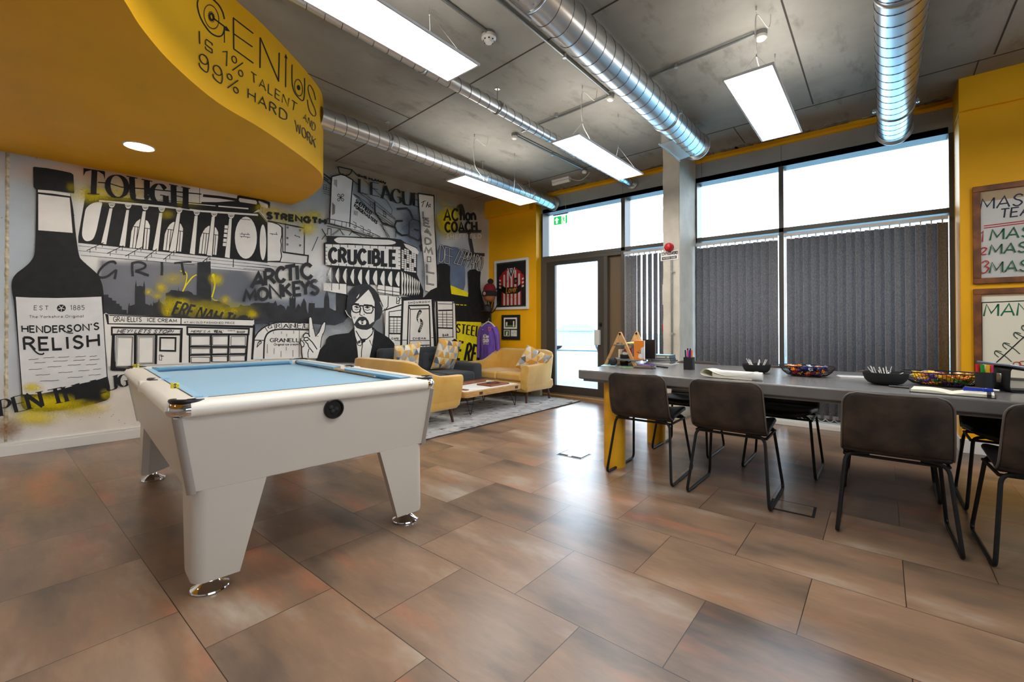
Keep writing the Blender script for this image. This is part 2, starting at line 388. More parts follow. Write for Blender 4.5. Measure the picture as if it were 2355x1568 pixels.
def ceiling_material():
    m = bpy.data.materials.new('precast concrete soffit'); m.use_nodes = True; nt = m.node_tree; N = nt.nodes; L = nt.links; b = N['Principled BSDF']
    tc = N.new('ShaderNodeTexCoord')
    def noise(scale, det, s, rough=0.6):
        q = N.new('ShaderNodeMapping'); L.new(tc.outputs['Object'], q.inputs[0]); q.inputs['Scale'].default_value = s
        n = N.new('ShaderNodeTexNoise'); n.inputs['Scale'].default_value = scale; n.inputs['Detail'].default_value = det; n.inputs['Roughness'].default_value = rough
        L.new(q.outputs[0], n.inputs['Vector']); return n.outputs['Fac']
    r = N.new('ShaderNodeValToRGB'); L.new(noise(1.1, 7, (1, 1, 1)), r.inputs[0]); e = r.color_ramp.elements
    e[0].position, e[0].color = 0.3, (*srgb(140, 136, 127), 1); e[1].position, e[1].color = 0.72, (*srgb(172, 168, 159), 1)
    s = N.new('ShaderNodeValToRGB'); L.new(noise(7, 5, (1, 0.35, 1), 0.65), s.inputs[0]); e = s.color_ramp.elements
    e[0].position, e[0].color = 0.55, (0, 0, 0, 1); e[1].position, e[1].color = 0.76, (0.65, 0.65, 0.65, 1)
    x = N.new('ShaderNodeMix'); x.data_type = 'RGBA'; L.new(s.outputs[0], x.inputs[0]); L.new(r.outputs[0], x.inputs[6]); x.inputs[7].default_value = (*srgb(98, 92, 84), 1)
    L.new(x.outputs[2], b.inputs['Base Color']); b.inputs['Roughness'].default_value = 0.85; b.inputs['Specular IOR Level'].default_value = 0.25
    bp = N.new('ShaderNodeBump'); bp.inputs['Strength'].default_value = 0.15; bp.inputs['Distance'].default_value = 0.01
    L.new(noise(26, 5, (1, 0.6, 1)), bp.inputs['Height']); L.new(bp.outputs[0], b.inputs['Normal'])
    return m
XR, YB = 4.6, -4.6
struct('floor', MB().box((-6.0, YB-0.2, -0.15), (XR+0.2, 6.05, 0.0)), floor_material(), smooth=False)
ceiling = struct('ceiling', MB().box((-6.0, YB-0.2, CEIL), (XR+0.2, 6.05, CEIL+0.2)), ceiling_material(), smooth=False)
M['joint'] = flat('dark slab joint', (62, 56, 49), 0.9)  # dark colour of the joints themselves
def joint(a, b, w=0.011):
    a, b = Vector((*a, 0)), Vector((*b, 0)); d = (b-a).normalized(); n = Vector((-d.y, d.x, 0))*w/2
    mb = MB(); mb.prism([(a+n)[:2], (b+n)[:2], (b-n)[:2], (a-n)[:2]], CEIL-0.0025, CEIL+0.02)
    mb.obj('slab_joint', M['joint'], ceiling, world=True, smooth=False)
def jpx(p, q, w=0.011): joint(PZ(*p, CEIL)[:2], PZ(*q, CEIL)[:2], w)
joint((-5.5, 2.97), (-1.4, 2.69)); joint((-1.4, 2.69), (4.4, 2.30))
joint((-5.4, 5.33), (-1.6, 5.23)); joint((-1.6, 5.23), (4.4, 5.09))
jpx((1797, 0), (1870, 239)); jpx((2287, 124), (2338, 0)); jpx((1687, 293), (1713, 329), 0.007); jpx((2251, 138), (2232, 194), 0.008); joint((0.85, -2), (0.62, 2.4))
joint((-3.75, 2.86), (-3.75, -4), 0.008)
# ragged mortar along the slab edge by the windows
mb = MB(); rnd = random.Random(3)
for x0, x1 in ((-4.2, -2.1), (-1.75, 0.5)):
    x = x0
    while x < x1:
        w = rnd.uniform(0.05, 0.22); y = rnd.uniform(0.02, 0.09); mb.obox((x+w/2, 5.86-y/2, CEIL-0.004), (w, y, 0.012), Rz(rnd.uniform(-0.15, 0.15))); x += w*rnd.uniform(0.7, 1.6)
M['mortar'] = mat('squeezed mortar', srgb(142, 138, 130), 0.9, var=0.4, vscale=20)
mb.obj('mortar_smear', M['mortar'], ceiling, world=True, smooth=False)

# --- mural wall (slightly out of square with the facade)
W0 = Vector((-5.655, 0.60, 0)); W1 = Vector((-5.30, 5.72, 0)); WD = (W1-W0).normalized(); WN = Vector((WD.y, -WD.x, 0))   # WN points into the room
def onwall(x, y, off=0.0):
    d = ray(x, y); o = W0 + WN*off; t = (o-EYEV).dot(WN)/d.dot(WN); return EYEV + d*t
def topx(p):
    c = MC @ (Vector(p)-EYEV); return (CX + FPX*c.x/c.z, CY - FPX*c.y/c.z)
BLOBS = [  # the sprayed ground of the mural: x, y, rx, ry, colour, strength (picture measures of where the paint lies on the wall)
 (40, 560, 150, 420, (168, 178, 186), 0.8), (150, 400, 160, 60, (150, 164, 172), 0.7), (120, 930, 420, 110, (210, 203, 192), 0.9), (60, 830, 110, 200, (176, 184, 192), 0.7),
 (330, 395, 420, 50, (216, 186, 160), 0.8), (300, 430, 60, 40, (222, 200, 140), 0.6), (560, 485, 160, 26, (220, 196, 170), 0.8),
 (420, 650, 210, 70, (112, 114, 122), 1.15), (330, 640, 140, 60, (116, 118, 126), 1.0), (545, 660, 60, 66, (108, 112, 122), 1.05), (640, 720, 120, 45, (112, 118, 130), 1.0), (740, 680, 90, 60, (128, 134, 146), 0.9),
 (752, 640, 50, 50, (214, 216, 220), 0.9), (600, 560, 120, 60, (196, 197, 197), 0.5),
 (700, 480, 160, 120, (158, 160, 160), 0.8), (790, 420, 130, 90, (134, 142, 148), 0.8), (880, 440, 160, 90, (138, 146, 152), 0.9), (960, 540, 90, 110, (120, 132, 148), 0.9), (980, 640, 60, 90, (160, 166, 174), 0.7),
 (860, 760, 160, 60, (128, 131, 136), 0.9), (790, 745, 70, 40, (176, 180, 182), 0.8), (930, 770, 40, 70, (140, 143, 150), 0.9),
 (1040, 470, 70, 80, (130, 140, 148), 0.9), (1110, 520, 60, 160, (168, 158, 142), 0.8), (1100, 640, 50, 70, (176, 174, 168), 0.8), (1060, 600, 50, 90, (150, 158, 170), 0.7),
 (1120, 470, 40, 40, (160, 146, 126), 0.9)]
BANDS = [  # soft edged sprayed fields: x range, upper edge at both ends, lower edge, feather, colour
 (228, 600, 596, 652, 760, 16, (114, 116, 124)), (560, 770, 690, 690, 770, 26, (112, 118, 130)), (225, 640, 745, 790, 800, 30, (70, 71, 74))]
def lin(c): return tuple(min(.9, 1.22*q) for q in srgb(*c))
def wallcolour(u, z):
    p = W0 + WD*u + Vector((0, 0, z)); c = lin((214, 212, 208))
    q = MC @ (p-EYEV)
    if q.z > 0.3:
        x, y = CX + FPX*q.x/q.z, CY - FPX*q.y/q.z
        for xa, xb, ya, yb, yl, ft, bc in BANDS:
            yt_ = ya+(yb-ya)*(x-xa)/(xb-xa)
            w = min(1, max(0, min((x-xa)/12+.5, (xb-x)/30+.5, (y-yt_)/ft+.5, (yl-y)/ft+.5)))
            if w > 0:
                w = w*w*(3-2*w); bl = lin(bc); c = tuple(c[i]*(1-w)+bl[i]*w for i in range(3))
        for bx, by, rx, ry, bc, st in BLOBS:
            d = math.hypot((x-bx)/rx, (y-by)/ry)
            if d < 1:
                w = min(1, st*(1-d)*1.6); w = w*w*(3-2*w); bl = lin(bc); c = tuple(c[i]*(1-w)+bl[i]*w for i in range(3))
    ed = 3.02 + 0.05*math.sin(u*9.1) + 0.035*math.sin(u*23.7+1)
    if u > 1.5 and z > ed:
        w = min(1, (z-ed)/0.05); bl = lin((150, 140, 125)); c = tuple(c[i]*(1-w)+bl[i]*w for i in range(3))
    return c
U0, U1, NU, NZ = -5.3, 5.6, 300, 110
us = [U0 + (-0.9-U0)*i/14 for i in range(14)] + [-0.9 + (U1+0.9)*i/NU for i in range(NU+1)]
zs = [3.35*j/NZ for j in range(NZ+1)]
mb = MB().grid([[W0 + WD*u + Vector((0, 0, z)) for u in us] for z in zs])
def wall_material():
    m = bpy.data.materials.new('painted concrete mural ground'); m.use_nodes = True; nt = m.node_tree; N = nt.nodes; L = nt.links; b = N['Principled BSDF']
    at = N.new('ShaderNodeAttribute'); at.attribute_name = 'paint'; tc = N.new('ShaderNodeTexCoord')
    n = N.new('ShaderNodeTexNoise'); n.inputs['Scale'].default_value = 2.2; n.inputs['Detail'].default_value = 8; L.new(tc.outputs['Object'], n.inputs['Vector'])
    r = N.new('ShaderNodeValToRGB'); L.new(n.outputs['Fac'], r.inputs[0]); r.color_ramp.elements[0].position = 0.3; r.color_ramp.elements[0].color = (0.84, 0.84, 0.83, 1); r.color_ramp.elements[1].position = 0.7; r.color_ramp.elements[1].color = (1.06, 1.06, 1.06, 1)
    x = N.new('ShaderNodeMix'); x.data_type = 'RGBA'; x.blend_type = 'MULTIPLY'; x.inputs[0].default_value = 1; L.new(at.outputs['Color'], x.inputs[6]); L.new(r.outputs[0], x.inputs[7])
    v = N.new('ShaderNodeTexVoronoi'); v.inputs['Scale'].default_value = 17; L.new(tc.outputs['Object'], v.inputs['Vector'])
    lt = N.new('ShaderNodeMath'); lt.operation = 'LESS_THAN'; lt.inputs[1].default_value = 0.055; L.new(v.outputs['Distance'], lt.inputs[0])
    n2 = N.new('ShaderNodeTexNoise'); n2.inputs['Scale'].default_value = 3; L.new(tc.outputs['Object'], n2.inputs['Vector'])
    g2 = N.new('ShaderNodeMath'); g2.operation = 'GREATER_THAN'; g2.inputs[1].default_value = 0.5; L.new(n2.outputs['Fac'], g2.inputs[0])
    mu = N.new('ShaderNodeMath'); mu.operation = 'MULTIPLY'; L.new(lt.outputs[0], mu.inputs[0]); L.new(g2.outputs[0], mu.inputs[1])
    y = N.new('ShaderNodeMix'); y.data_type = 'RGBA'; L.new(mu.outputs[0], y.inputs[0]); L.new(x.outputs[2], y.inputs[6]); y.inputs[7].default_value = (*srgb(84, 74, 62), 1)
    L.new(y.outputs[2], b.inputs['Base Color']); b.inputs['Roughness'].default_value = 0.72; b.inputs['Specular IOR Level'].default_value = 0.25
    bp = N.new('ShaderNodeBump'); bp.inputs['Strength'].default_value = 0.12; bp.inputs['Distance'].default_value = 0.01
    n3 = N.new('ShaderNodeTexNoise'); n3.inputs['Scale'].default_value = 22; n3.inputs['Detail'].default_value = 6; L.new(tc.outputs['Object'], n3.inputs['Vector']); L.new(n3.outputs['Fac'], bp.inputs['Height']); L.new(bp.outputs[0], b.inputs['Normal'])
    return m
wall_left = struct('wall_left', mb, wall_material(), fix=False, smooth=False)
ca = wall_left.data.color_attributes.new('paint', 'FLOAT_COLOR', 'POINT')
buf = []
for z in zs:
    for u in us: buf += [*wallcolour(u, z), 1.0]
ca.data.foreach_set('color', buf)
# formwork joints, cast grooves with rough mortar
M['groove'] = mat('rough formwork joint', srgb(206, 194, 168), 0.9, var=0.4, vscale=26, bump=0.5, bscale=60)
def groove(xa, ya, xb, yb, w):
    a, b = onwall(xa, ya), onwall(xb, yb); mb = MB(); n = 40; rr = random.Random(int(xa))
    rows = []
    for i in range(n+1):
        p = a.lerp(b, i/n); k = w*(1+rr.uniform(-0.25, 0.35)); rows.append([p - WD*k/2 + WN*0.0008, p + WN*0.006 - WD*k*0.1, p + WD*k/2 + WN*0.0008])
    mb.grid(rows); mb.obj('formwork_joint', M['groove'], wall_left, world=True)
groove(17.5, 347, 13, 1016, 0.022)
M['groove_fine'] = flat('fine formwork joint', (120, 116, 108), 0.9)
for xa, ya, xb, yb in ((459, 432, 456, 830), (603, 466, 601, 832), (849, 396, 848, 835), (971, 428, 972, 820), (1004, 438, 1006, 800)):
    a, b = onwall(xa, ya, .0006), onwall(xb, yb, .0006)
    MB().add([a-WD*.003, a+WD*.003, b+WD*.003, b-WD*.003], [(0, 1, 2, 3)]).obj('formwork_joint', M['groove_fine'], wall_left, world=True, smooth=False, fix=False)
M['plaster'] = flat('pale grey plaster', (206, 204, 198), 0.7)
struct('wall_back', MB().box((-5.9, YB-0.15, 0), (XR, YB, CEIL)), M['plaster'], smooth=False)
wr = MB().box((XR, YB-0.15, 0), (XR+0.15, -2.6, CEIL)).box((XR, 2.2, 0), (XR+0.15, 6.0, CEIL)).box((XR, -2.6, 0), (XR+0.15, 2.2, 2.0)).box((XR, -2.6, 3.05), (XR+0.15, 2.2, CEIL))  # high window opening is invented, added to light the bulkhead and ceiling
for y in (-1.4, -0.2, 1.0): wr.box((XR+0.04, y-0.03, 2.0), (XR+0.11, y+0.03, 3.05))
struct('wall_right', wr, M['plaster'], smooth=False)
# skirting of the mural wall
def wallbox(u0, u1, z0, z1, d0, d1, mb):
    P = lambda u, d: W0 + WD*u + WN*d
    q = [P(u0, d0), P(u1, d0), P(u1, d1), P(u0, d1)]
    return mb.prism([(p.x, p.y) for p in q], z0, z1)
mb = MB(); wallbox(U0, 5.0, 0.0, 0.088, 0, 0.020, mb); wallbox(U0, 5.0, 0.088, 0.11, 0, 0.015, mb)
struct('baseboard_left', mb, M['white_trim'], bev=0.003)

# --- facade: yellow wall ends, lintel, column, windows, door
YF = 5.85
YWL = 5.72                                  # yellow wall by the mural
xl = PY(1233, 600, YWL).x
zb = PY(1125, 502, YWL).z
yw = MB().box((-5.6, YWL, 0), (xl, YF+0.12, CEIL))
yw.box((-5.6, YWL-0.10, PY(1125, 500, YWL-0.1).z), (xl-0.06, YWL, CEIL))
struct('wall_front', yw, M['yellow_wall'], bev=0.003)
YPR = 5.48                                  # yellow pier and wall beside the big window
xr = 0.522
yp = MB().box((xr, YPR, 0), (XR, YF+0.12, CEIL))
yp.box((xr-0.004, YPR-0.03, PY(2207, 257, YPR-0.03).z), (XR, YF, CEIL))
struct('wall_pier', yp, M['yellow_wall'], bev=0.003)
struct('baseboard_right', MB().box((xr-0.016, YPR-0.018, 0), (XR, YPR, 0.12)).box((xr-0.016, YPR-0.018, 0), (xr, YF-0.02, 0.12)), M['white_trim'], bev=0.003)
# lintel: yellow steel beam above a grey panel
ZP1 = 3.165; ZHEAD = 2.92
struct('trim_1', MB().box((xl, YF+0.02, ZP1), (xr, YF+0.3, CEIL)).box((xl, YF-0.03, ZP1-0.005), (xr, YF+0.1, ZP1+0.028)), M['yellow_wall'], bev=0.003)
gp = MB().box((xl, YF, ZHEAD), (xr, YF+0.02, ZP1))
struct('trim_2', gp, M['grey_panel'], smooth=False)
mb = MB()
for x in (-2.83, -1.75, -0.88):
    mb.box((x-0.0015, YF-0.001, ZHEAD), (x+0.0015, YF+0.002, ZP1))
mb.obj('panel_seam', M['joint'], bpy.data.objects['trim_2'], world=True, smooth=False)
mb = MB()
for x in [(-4.1+0.28*i) for i in range(17)]:
    mb.cyl((x, YF, ZP1-0.03), (x, YF-0.004, ZP1-0.03), 0.005, n=8)
mb.obj('screw', M['zinc'], bpy.data.objects['trim_2'], world=True)
# concrete column
colx0, colx1, coly0 = PY(1525, 600, 5.265).x, -1.827, 5.265
cm = MB()
rr = random.Random(5); n = 40
for k in range(n):
    pass
loops = []
for k in range(n+1):
    z = CEIL*k/n; j = lambda s: rr.uniform(-s, s)
    loops.append([(colx0+j(0.003), coly0+j(0.003), z), (colx1-0.008+j(0.004), coly0+j(0.002), z), (colx1+j(0.002), coly0+0.008+j(0.004), z), (colx1+j(0.002), YF+0.25, z), (colx0, YF+0.25, z)])
struct('column_1', cm.loft(loops), M['concrete_col'], smooth=False)

# windows
def bars(mb, xs, zs_, y0=YF, y1=YF+0.20):
    for x0, x1, z0, z1 in xs: mb.box((x0, y0, z0), (x1, y1, z1))
    return mb
YG = YF + 0.15
ZT0, ZT1 = 2.165, 2.215                      # transom rail
LJ, MU0, MU1 = PY(1248, 600, YF).x, -2.858, -2.798
w1 = MB(); bars(w1, [(xl-0.02, LJ, 0, ZHEAD), (LJ, colx0+0.05, ZHEAD-0.004, ZHEAD+0.06), (MU0, MU1, 0, ZHEAD), (LJ, colx0+0.05, ZT0, ZT1), (MU1, colx0+0.05, 0.0, 0.16)], None)
window_1 = struct('window_1', w1, M['frame_metal'], bev=0.002)
MB().box((LJ, YG, ZT1), (MU0, YG+0.006, ZHEAD)).obj('glass_pane', M['glass'], window_1, world=True, smooth=False)
MB().box((MU1, YG, ZT1), (colx0+0.05, YG+0.006, ZHEAD)).obj('glass_pane', M['glass'], window_1, world=True, smooth=False)
MB().box((MU1, YG, 0.16), (colx0+0.05, YG+0.006, ZT0)).obj('glass_pane', M['glass'], window_1, world=True, smooth=False)
RJ0, RJ1, M20, M21 = colx1, 0.487, -0.907, -0.859
w2 = MB(); bars(w2, [(RJ0-0.05, RJ0+0.017, 0, ZHEAD), (RJ1, xr, 0, ZHEAD), (M20, M21, 0, ZHEAD), (RJ0, RJ1, ZT0, ZT1), (RJ0, RJ1, 0.06, 0.125), (RJ0, RJ1, ZHEAD-0.004, ZHEAD+0.06)], None)
window_2 = struct('window_2', w2, M['frame_metal'], bev=0.002)
for x0, x1 in ((RJ0+0.017, M20), (M21, RJ1)):
    for z0, z1 in ((ZT1, ZHEAD), (0.125, ZT0)):
        MB().box((x0, YG, z0), (x1, YG+0.006, z1)).obj('glass_pane', M['glass'], window_2, world=True, smooth=False)
struct('baseboard_front', MB().box((RJ0, 5.72, 0), (xr, 5.85, 0.045)).box((RJ0, 5.74, 0.045), (xr, 5.85, 0.06)), M['white_trim'], bev=0.003)
# glazed door with dark bronze leaf and brown infill panel
dz = 0.045
door = MB()
dl, dr = PY(1257, 600, YF).x, PY(1389, 600, YF).x
gl, gr = PY(1276, 700, YF).x, PY(1374, 700, YF).x
gz0, gz1 = 0.165, PY(1330, 604, YF).z
door.box((dl, YF, dz), (gl, YF+0.06, ZT0-0.05)).box((gr, YF, dz), (dr, YF+0.06, ZT0-0.05)).box((gl, YF, dz), (gr, YF+0.06, gz0)).box((gl, YF, gz1), (gr, YF+0.06, ZT0-0.05))
door_1 = struct('door_1', door, M['door_metal'], bev=0.002)
MB().box((gl, YF+0.03, gz0), (gr, YF+0.036, gz1)).obj('glass_pane', M['glass'], door_1, world=True, smooth=False)
fr = MB().box((LJ-0.005, YF-0.005, 0), (dl, YF+0.1, ZT0)).box((dl, YF-0.005, ZT0-0.05), (MU0, YF+0.1, ZT0))
px0, px1, px2 = PY(1389, 600, YF).x, PY(1397, 600, YF).x, PY(1406, 600, YF).x
fr.box((px0, YF-0.01, 0), (px1, YF+0.1, ZT0-0.05))
fr.obj('door_frame', M['frame_metal'], door_1, world=True, bev=0.002)
MB().box((px1, YF+0.06, 0.03), (MU0+0.01, YF+0.08, ZT0-0.05)).obj('infill_panel', M['door_panel'], door_1, world=True, smooth=False)
# threshold
struct('trim_3', MB().box((LJ, YF-0.008, 0), (MU0, YF+0.1, 0.022)), M['oak'], bev=0.002)
MB().box((LJ, YF-0.002, 0.022), (MU0, YF+0.1, 0.045)).obj('threshold_strip', M['zinc'], bpy.data.objects['trim_3'], world=True, smooth=False)
# door furniture
hp = PY(1375, 775, YF-0.03)
MB().box((hp.x-0.05, YF-0.05, hp.z-0.115), (hp.x+0.035, YF-0.002, hp.z+0.105)).obj('lock_box', M['blind_rail'], door_1, world=True, bev=0.004)
kp = PY(1382, 746, YF)
MB().cyl((kp.x, YF, kp.z), (kp.x, YF-0.035, kp.z), 0.014).box((kp.x-0.014, YF-0.012, kp.z-0.03), (kp.x+0.014, YF, kp.z+0.03)).obj('latch_knob', M['black_plastic'], door_1, world=True)

# --- dropped yellow bulkhead with its curved face
ZBH = 2.50
def zsof(x): t = min(1, max(0, (-4.1-x)/1.4)); return ZBH + 0.072*t
BH = [(-0.6, -1.6), (-1.2, -0.75), (-1.75, -0.12), (-2.15, 0.20)] + [tuple(PZ(x, y, ZBH)[:2]) for x, y in ((285, 0), (330, 70), (400, 150), (500, 235), (600, 295), (680, 350), (725, 385))] + [tuple(PZ(741, 405, 2.502)[:2]), tuple(PZ(739, 428, 2.515)[:2]), tuple(PZ(706, 457, 2.545)[:2]), tuple(PZ(672, 471, 2.568)[:2])]
BHC = catmull(BH, 5)
mb = MB()
low = [Vector((x, y, zsof(x))) for x, y in BHC]; upp = [Vector((x, y, CEIL)) for x, y in BHC]
mb.grid([low, upp])
rows = []
for k in range(9):
    rows.append([Vector((p.x+(-5.85-p.x)*k/8, p.y, zsof(p.x+(-5.85-p.x)*k/8))) for p in low])
mb.grid(rows)
mb.add([(-0.6, -1.6, ZBH), (-0.6, YB+.1, ZBH), (-5.85, YB+.1, zsof(-5.85)), (-5.85, -1.6, zsof(-5.85)), (-0.6, -1.6, CEIL), (-0.6, YB+.1, CEIL), (-4.1, -1.6, ZBH), (-4.1, YB+.1, ZBH)], [(0, 1, 7, 6), (6, 7, 2, 3), (0, 4, 5, 1)])
bulkhead = struct('ceiling_bulkhead', mb, M['yellow_wall'], ang=40)
def onbulk(x, y, off=0.0):
    """where the picture ray meets the curved face"""
    d = ray(x, y); best = None
    for a, b in zip(BHC[:-1], BHC[1:]):
        ax, ay = a; ex, ey = b[0]-ax, b[1]-ay
        den = d.x*ey - d.y*ex
        if abs(den) < 1e-9: continue
        t = (ax*ey - ay*ex)/den; s = (ax*d.y - ay*d.x)/den
        s2 = ((d.x*t-ax)*ex + (d.y*t-ay)*ey)/(ex*ex+ey*ey)
        if t > 0 and -0.01 <= s2 <= 1.01 and (best is None or t < best[0]):
            n = Vector((ey, -ex, 0)).normalized()
            if n.dot(Vector((d.x, d.y, 0))) > 0: n = -n
            best = (t, n)
    if best is None: return None
    return EYEV + d*best[0] + best[1]*off

# --- outside: pavement, road, a pale building line, one parked car (all washed out by daylight)
M['pavement'] = flat('blue grey pavement', (92, 142, 158), 0.8)  # plain blue grey base colour
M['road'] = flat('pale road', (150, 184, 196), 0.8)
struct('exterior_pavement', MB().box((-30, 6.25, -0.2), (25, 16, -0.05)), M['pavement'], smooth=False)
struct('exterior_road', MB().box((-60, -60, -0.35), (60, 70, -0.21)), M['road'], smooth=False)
# ------------------------------------------------------------------ painted lettering and drawing
FONT = {
'A': (.82, "0,0 .41,1 .82,0|.14,.34 .68,.34"), 'B': (.66, "0,0 0,1|~0,1 .38,1 .56,.77 .36,.54 0,.54|~.3,.54 .6,.44 .6,.12 .34,0 0,0"),
'C': (.76, "~.74,.8 .56,.97 .3,.96 .05,.68 .05,.32 .3,.04 .56,.03 .74,.2"), 'D': (.76, "0,0 0,1|~0,1 .36,1 .68,.8 .74,.5 .68,.2 .36,0 0,0"),
'E': (.58, ".58,0 0,0 0,1 .58,1|0,.52 .5,.52"), 'F': (.56, "0,0 0,1 .56,1|0,.52 .48,.52"),
'G': (.8, "~.76,.8 .56,.97 .3,.96 .05,.68 .05,.32 .3,.04 .56,.03 .76,.16|.76,.14 .76,.46 .46,.46"), 'H': (.72, "0,0 0,1|.72,0 .72,1|0,.52 .72,.52"),
'I': (.16, ".08,0 .08,1"), 'J': (.5, "~.46,1 .46,.5 .42,.12 .2,0 0,.16"), 'K': (.7, "0,0 0,1|.66,1 0,.44|.2,.6 .7,0"), 'L': (.54, "0,1 0,0 .54,0"),
'M': (.92, "0,0 .08,1 .46,.25 .84,1 .92,0"), 'N': (.74, "0,0 0,1 .74,0 .74,1"), 'O': (.84, "@.42,.5,.4,.5"), 'P': (.62, "0,0 0,1|~0,1 .38,1 .6,.76 .38,.5 0,.5"),
'Q': (.84, "@.42,.5,.4,.5|.5,.25 .84,-.05"), 'R': (.68, "0,0 0,1|~0,1 .38,1 .62,.77 .38,.52 0,.52|.3,.52 .68,0"),
'S': (.62, "~.58,.84 .42,.98 .2,.97 .05,.76 .2,.57 .42,.46 .58,.25 .42,.03 .2,.02 .02,.18"), 'T': (.68, "0,1 .68,1|.34,1 .34,0"),
'U': (.72, "0,1 0,.3|~0,.3 .08,.06 .36,0 .64,.06 .72,.3|.72,.3 .72,1"), 'V': (.76, "0,1 .38,0 .76,1"), 'W': (1.04, "0,1 .26,0 .52,.8 .78,0 1.04,1"),
'X': (.7, "0,0 .7,1|0,1 .7,0"), 'Y': (.72, "0,1 .36,.48 .72,1|.36,.48 .36,0"), 'Z': (.66, "0,1 .66,1 0,0 .66,0"),
'1': (.3, ".02,.84 .22,1 .22,0"), '2': (.56, "~.03,.78 .25,1 .5,.78 .3,.36 0,0|0,0 .56,0"), '3': (.54, "~.03,.86 .28,1 .48,.78 .24,.55|~.24,.55 .52,.36 .4,.06 .2,0 0,.14"),
'4': (.6, ".44,0 .44,1 0,.3 .6,.3"), '5': (.56, ".5,1 .08,1 .05,.56|~.05,.56 .3,.64 .53,.34 .3,0 .02,.12"), '8': (.56, "@.28,.75,.2,.25|@.28,.26,.26,.26"),
'9': (.58, "@.28,.7,.26,.29|~.54,.68 .5,.25 .3,.02 .06,.12"), '0': (.6, "@.3,.5,.28,.5"), '%': (.8, "@.17,.78,.15,.2|@.63,.22,.15,.2|.1,0 .7,1"),
"'": (.1, ".05,1 .03,.78"), '!': (.12, ".06,1 .06,.3|.06,.08 .06,0"), '.': (.12, ".06,.08 .06,0"), '-': (.4, "0,.5 .4,.5"),
'a': (.56, "@.26,.3,.24,.3|.5,.6 .5,0"), 'c': (.5, "~.48,.5 .26,.6 .03,.3 .26,0 .48,.1"), 'e': (.54, "~.04,.3 .5,.32 .44,.54 .26,.6 .04,.3 .26,0 .48,.1"),
'g': (.54, "@.26,.3,.24,.28|~.5,.6 .5,-.1 .3,-.32 .04,-.22"), 'h': (.5, "0,0 0,1|~0,.4 .25,.6 .48,.4|.48,.4 .48,0"), 'i': (.06, ".03,0 .03,.58|.03,.78 .03,.86"),
'k': (.5, "0,0 0,1|.44,.6 0,.26|.16,.38 .48,0"), 'l': (.06, ".03,0 .03,1"), 'm': (.82, "0,0 0,.6|~0,.4 .2,.6 .4,.4|.4,.4 .4,0|~.4,.4 .62,.6 .8,.4|.8,.4 .8,0"),
'n': (.5, "0,0 0,.6|~0,.38 .25,.6 .48,.38|.48,.38 .48,0"), 'o': (.54, "@.27,.3,.25,.3"), 'r': (.34, "0,0 0,.6|~0,.36 .14,.56 .34,.56"),
's': (.44, "~.42,.5 .22,.6 .05,.46 .22,.32 .4,.16 .2,0 .02,.1"), 't': (.36, ".16,1 .16,0|0,.62 .36,.62"), 'v': (.5, "0,.6 .25,0 .5,.6"), 'y': (.5, "0,.6 .25,.02|.5,.6 .14,-.32"),
'd': (.54, "@.26,.3,.24,.3|.5,1 .5,0"), 'p': (.54, "@.28,.3,.24,.3|.02,.6 .02,-.34"), 'u': (.5, "0,.6 0,.2|~0,.2 .2,0 .48,.2|.48,.6 .48,0"),
}
def pstr(s): return [tuple(float(c) for c in q.split(',')) for q in s.split()]
def glyph(ch):
    w, d = FONT[ch]; out = []
    for st in d.split('|'):
        if st[0] == '@':
            cx, cy, rx, ry = [float(c) for c in st[1:].split(',')]
            out.append(([(cx+rx*math.cos(2*PI*i/26+PI/2), cy+ry*math.sin(2*PI*i/26+PI/2)) for i in range(26)], True))
        elif st[0] == '~': out.append((catmull(pstr(st[1:]), 5), False))
        else: out.append((pstr(st), False))
    return w, out
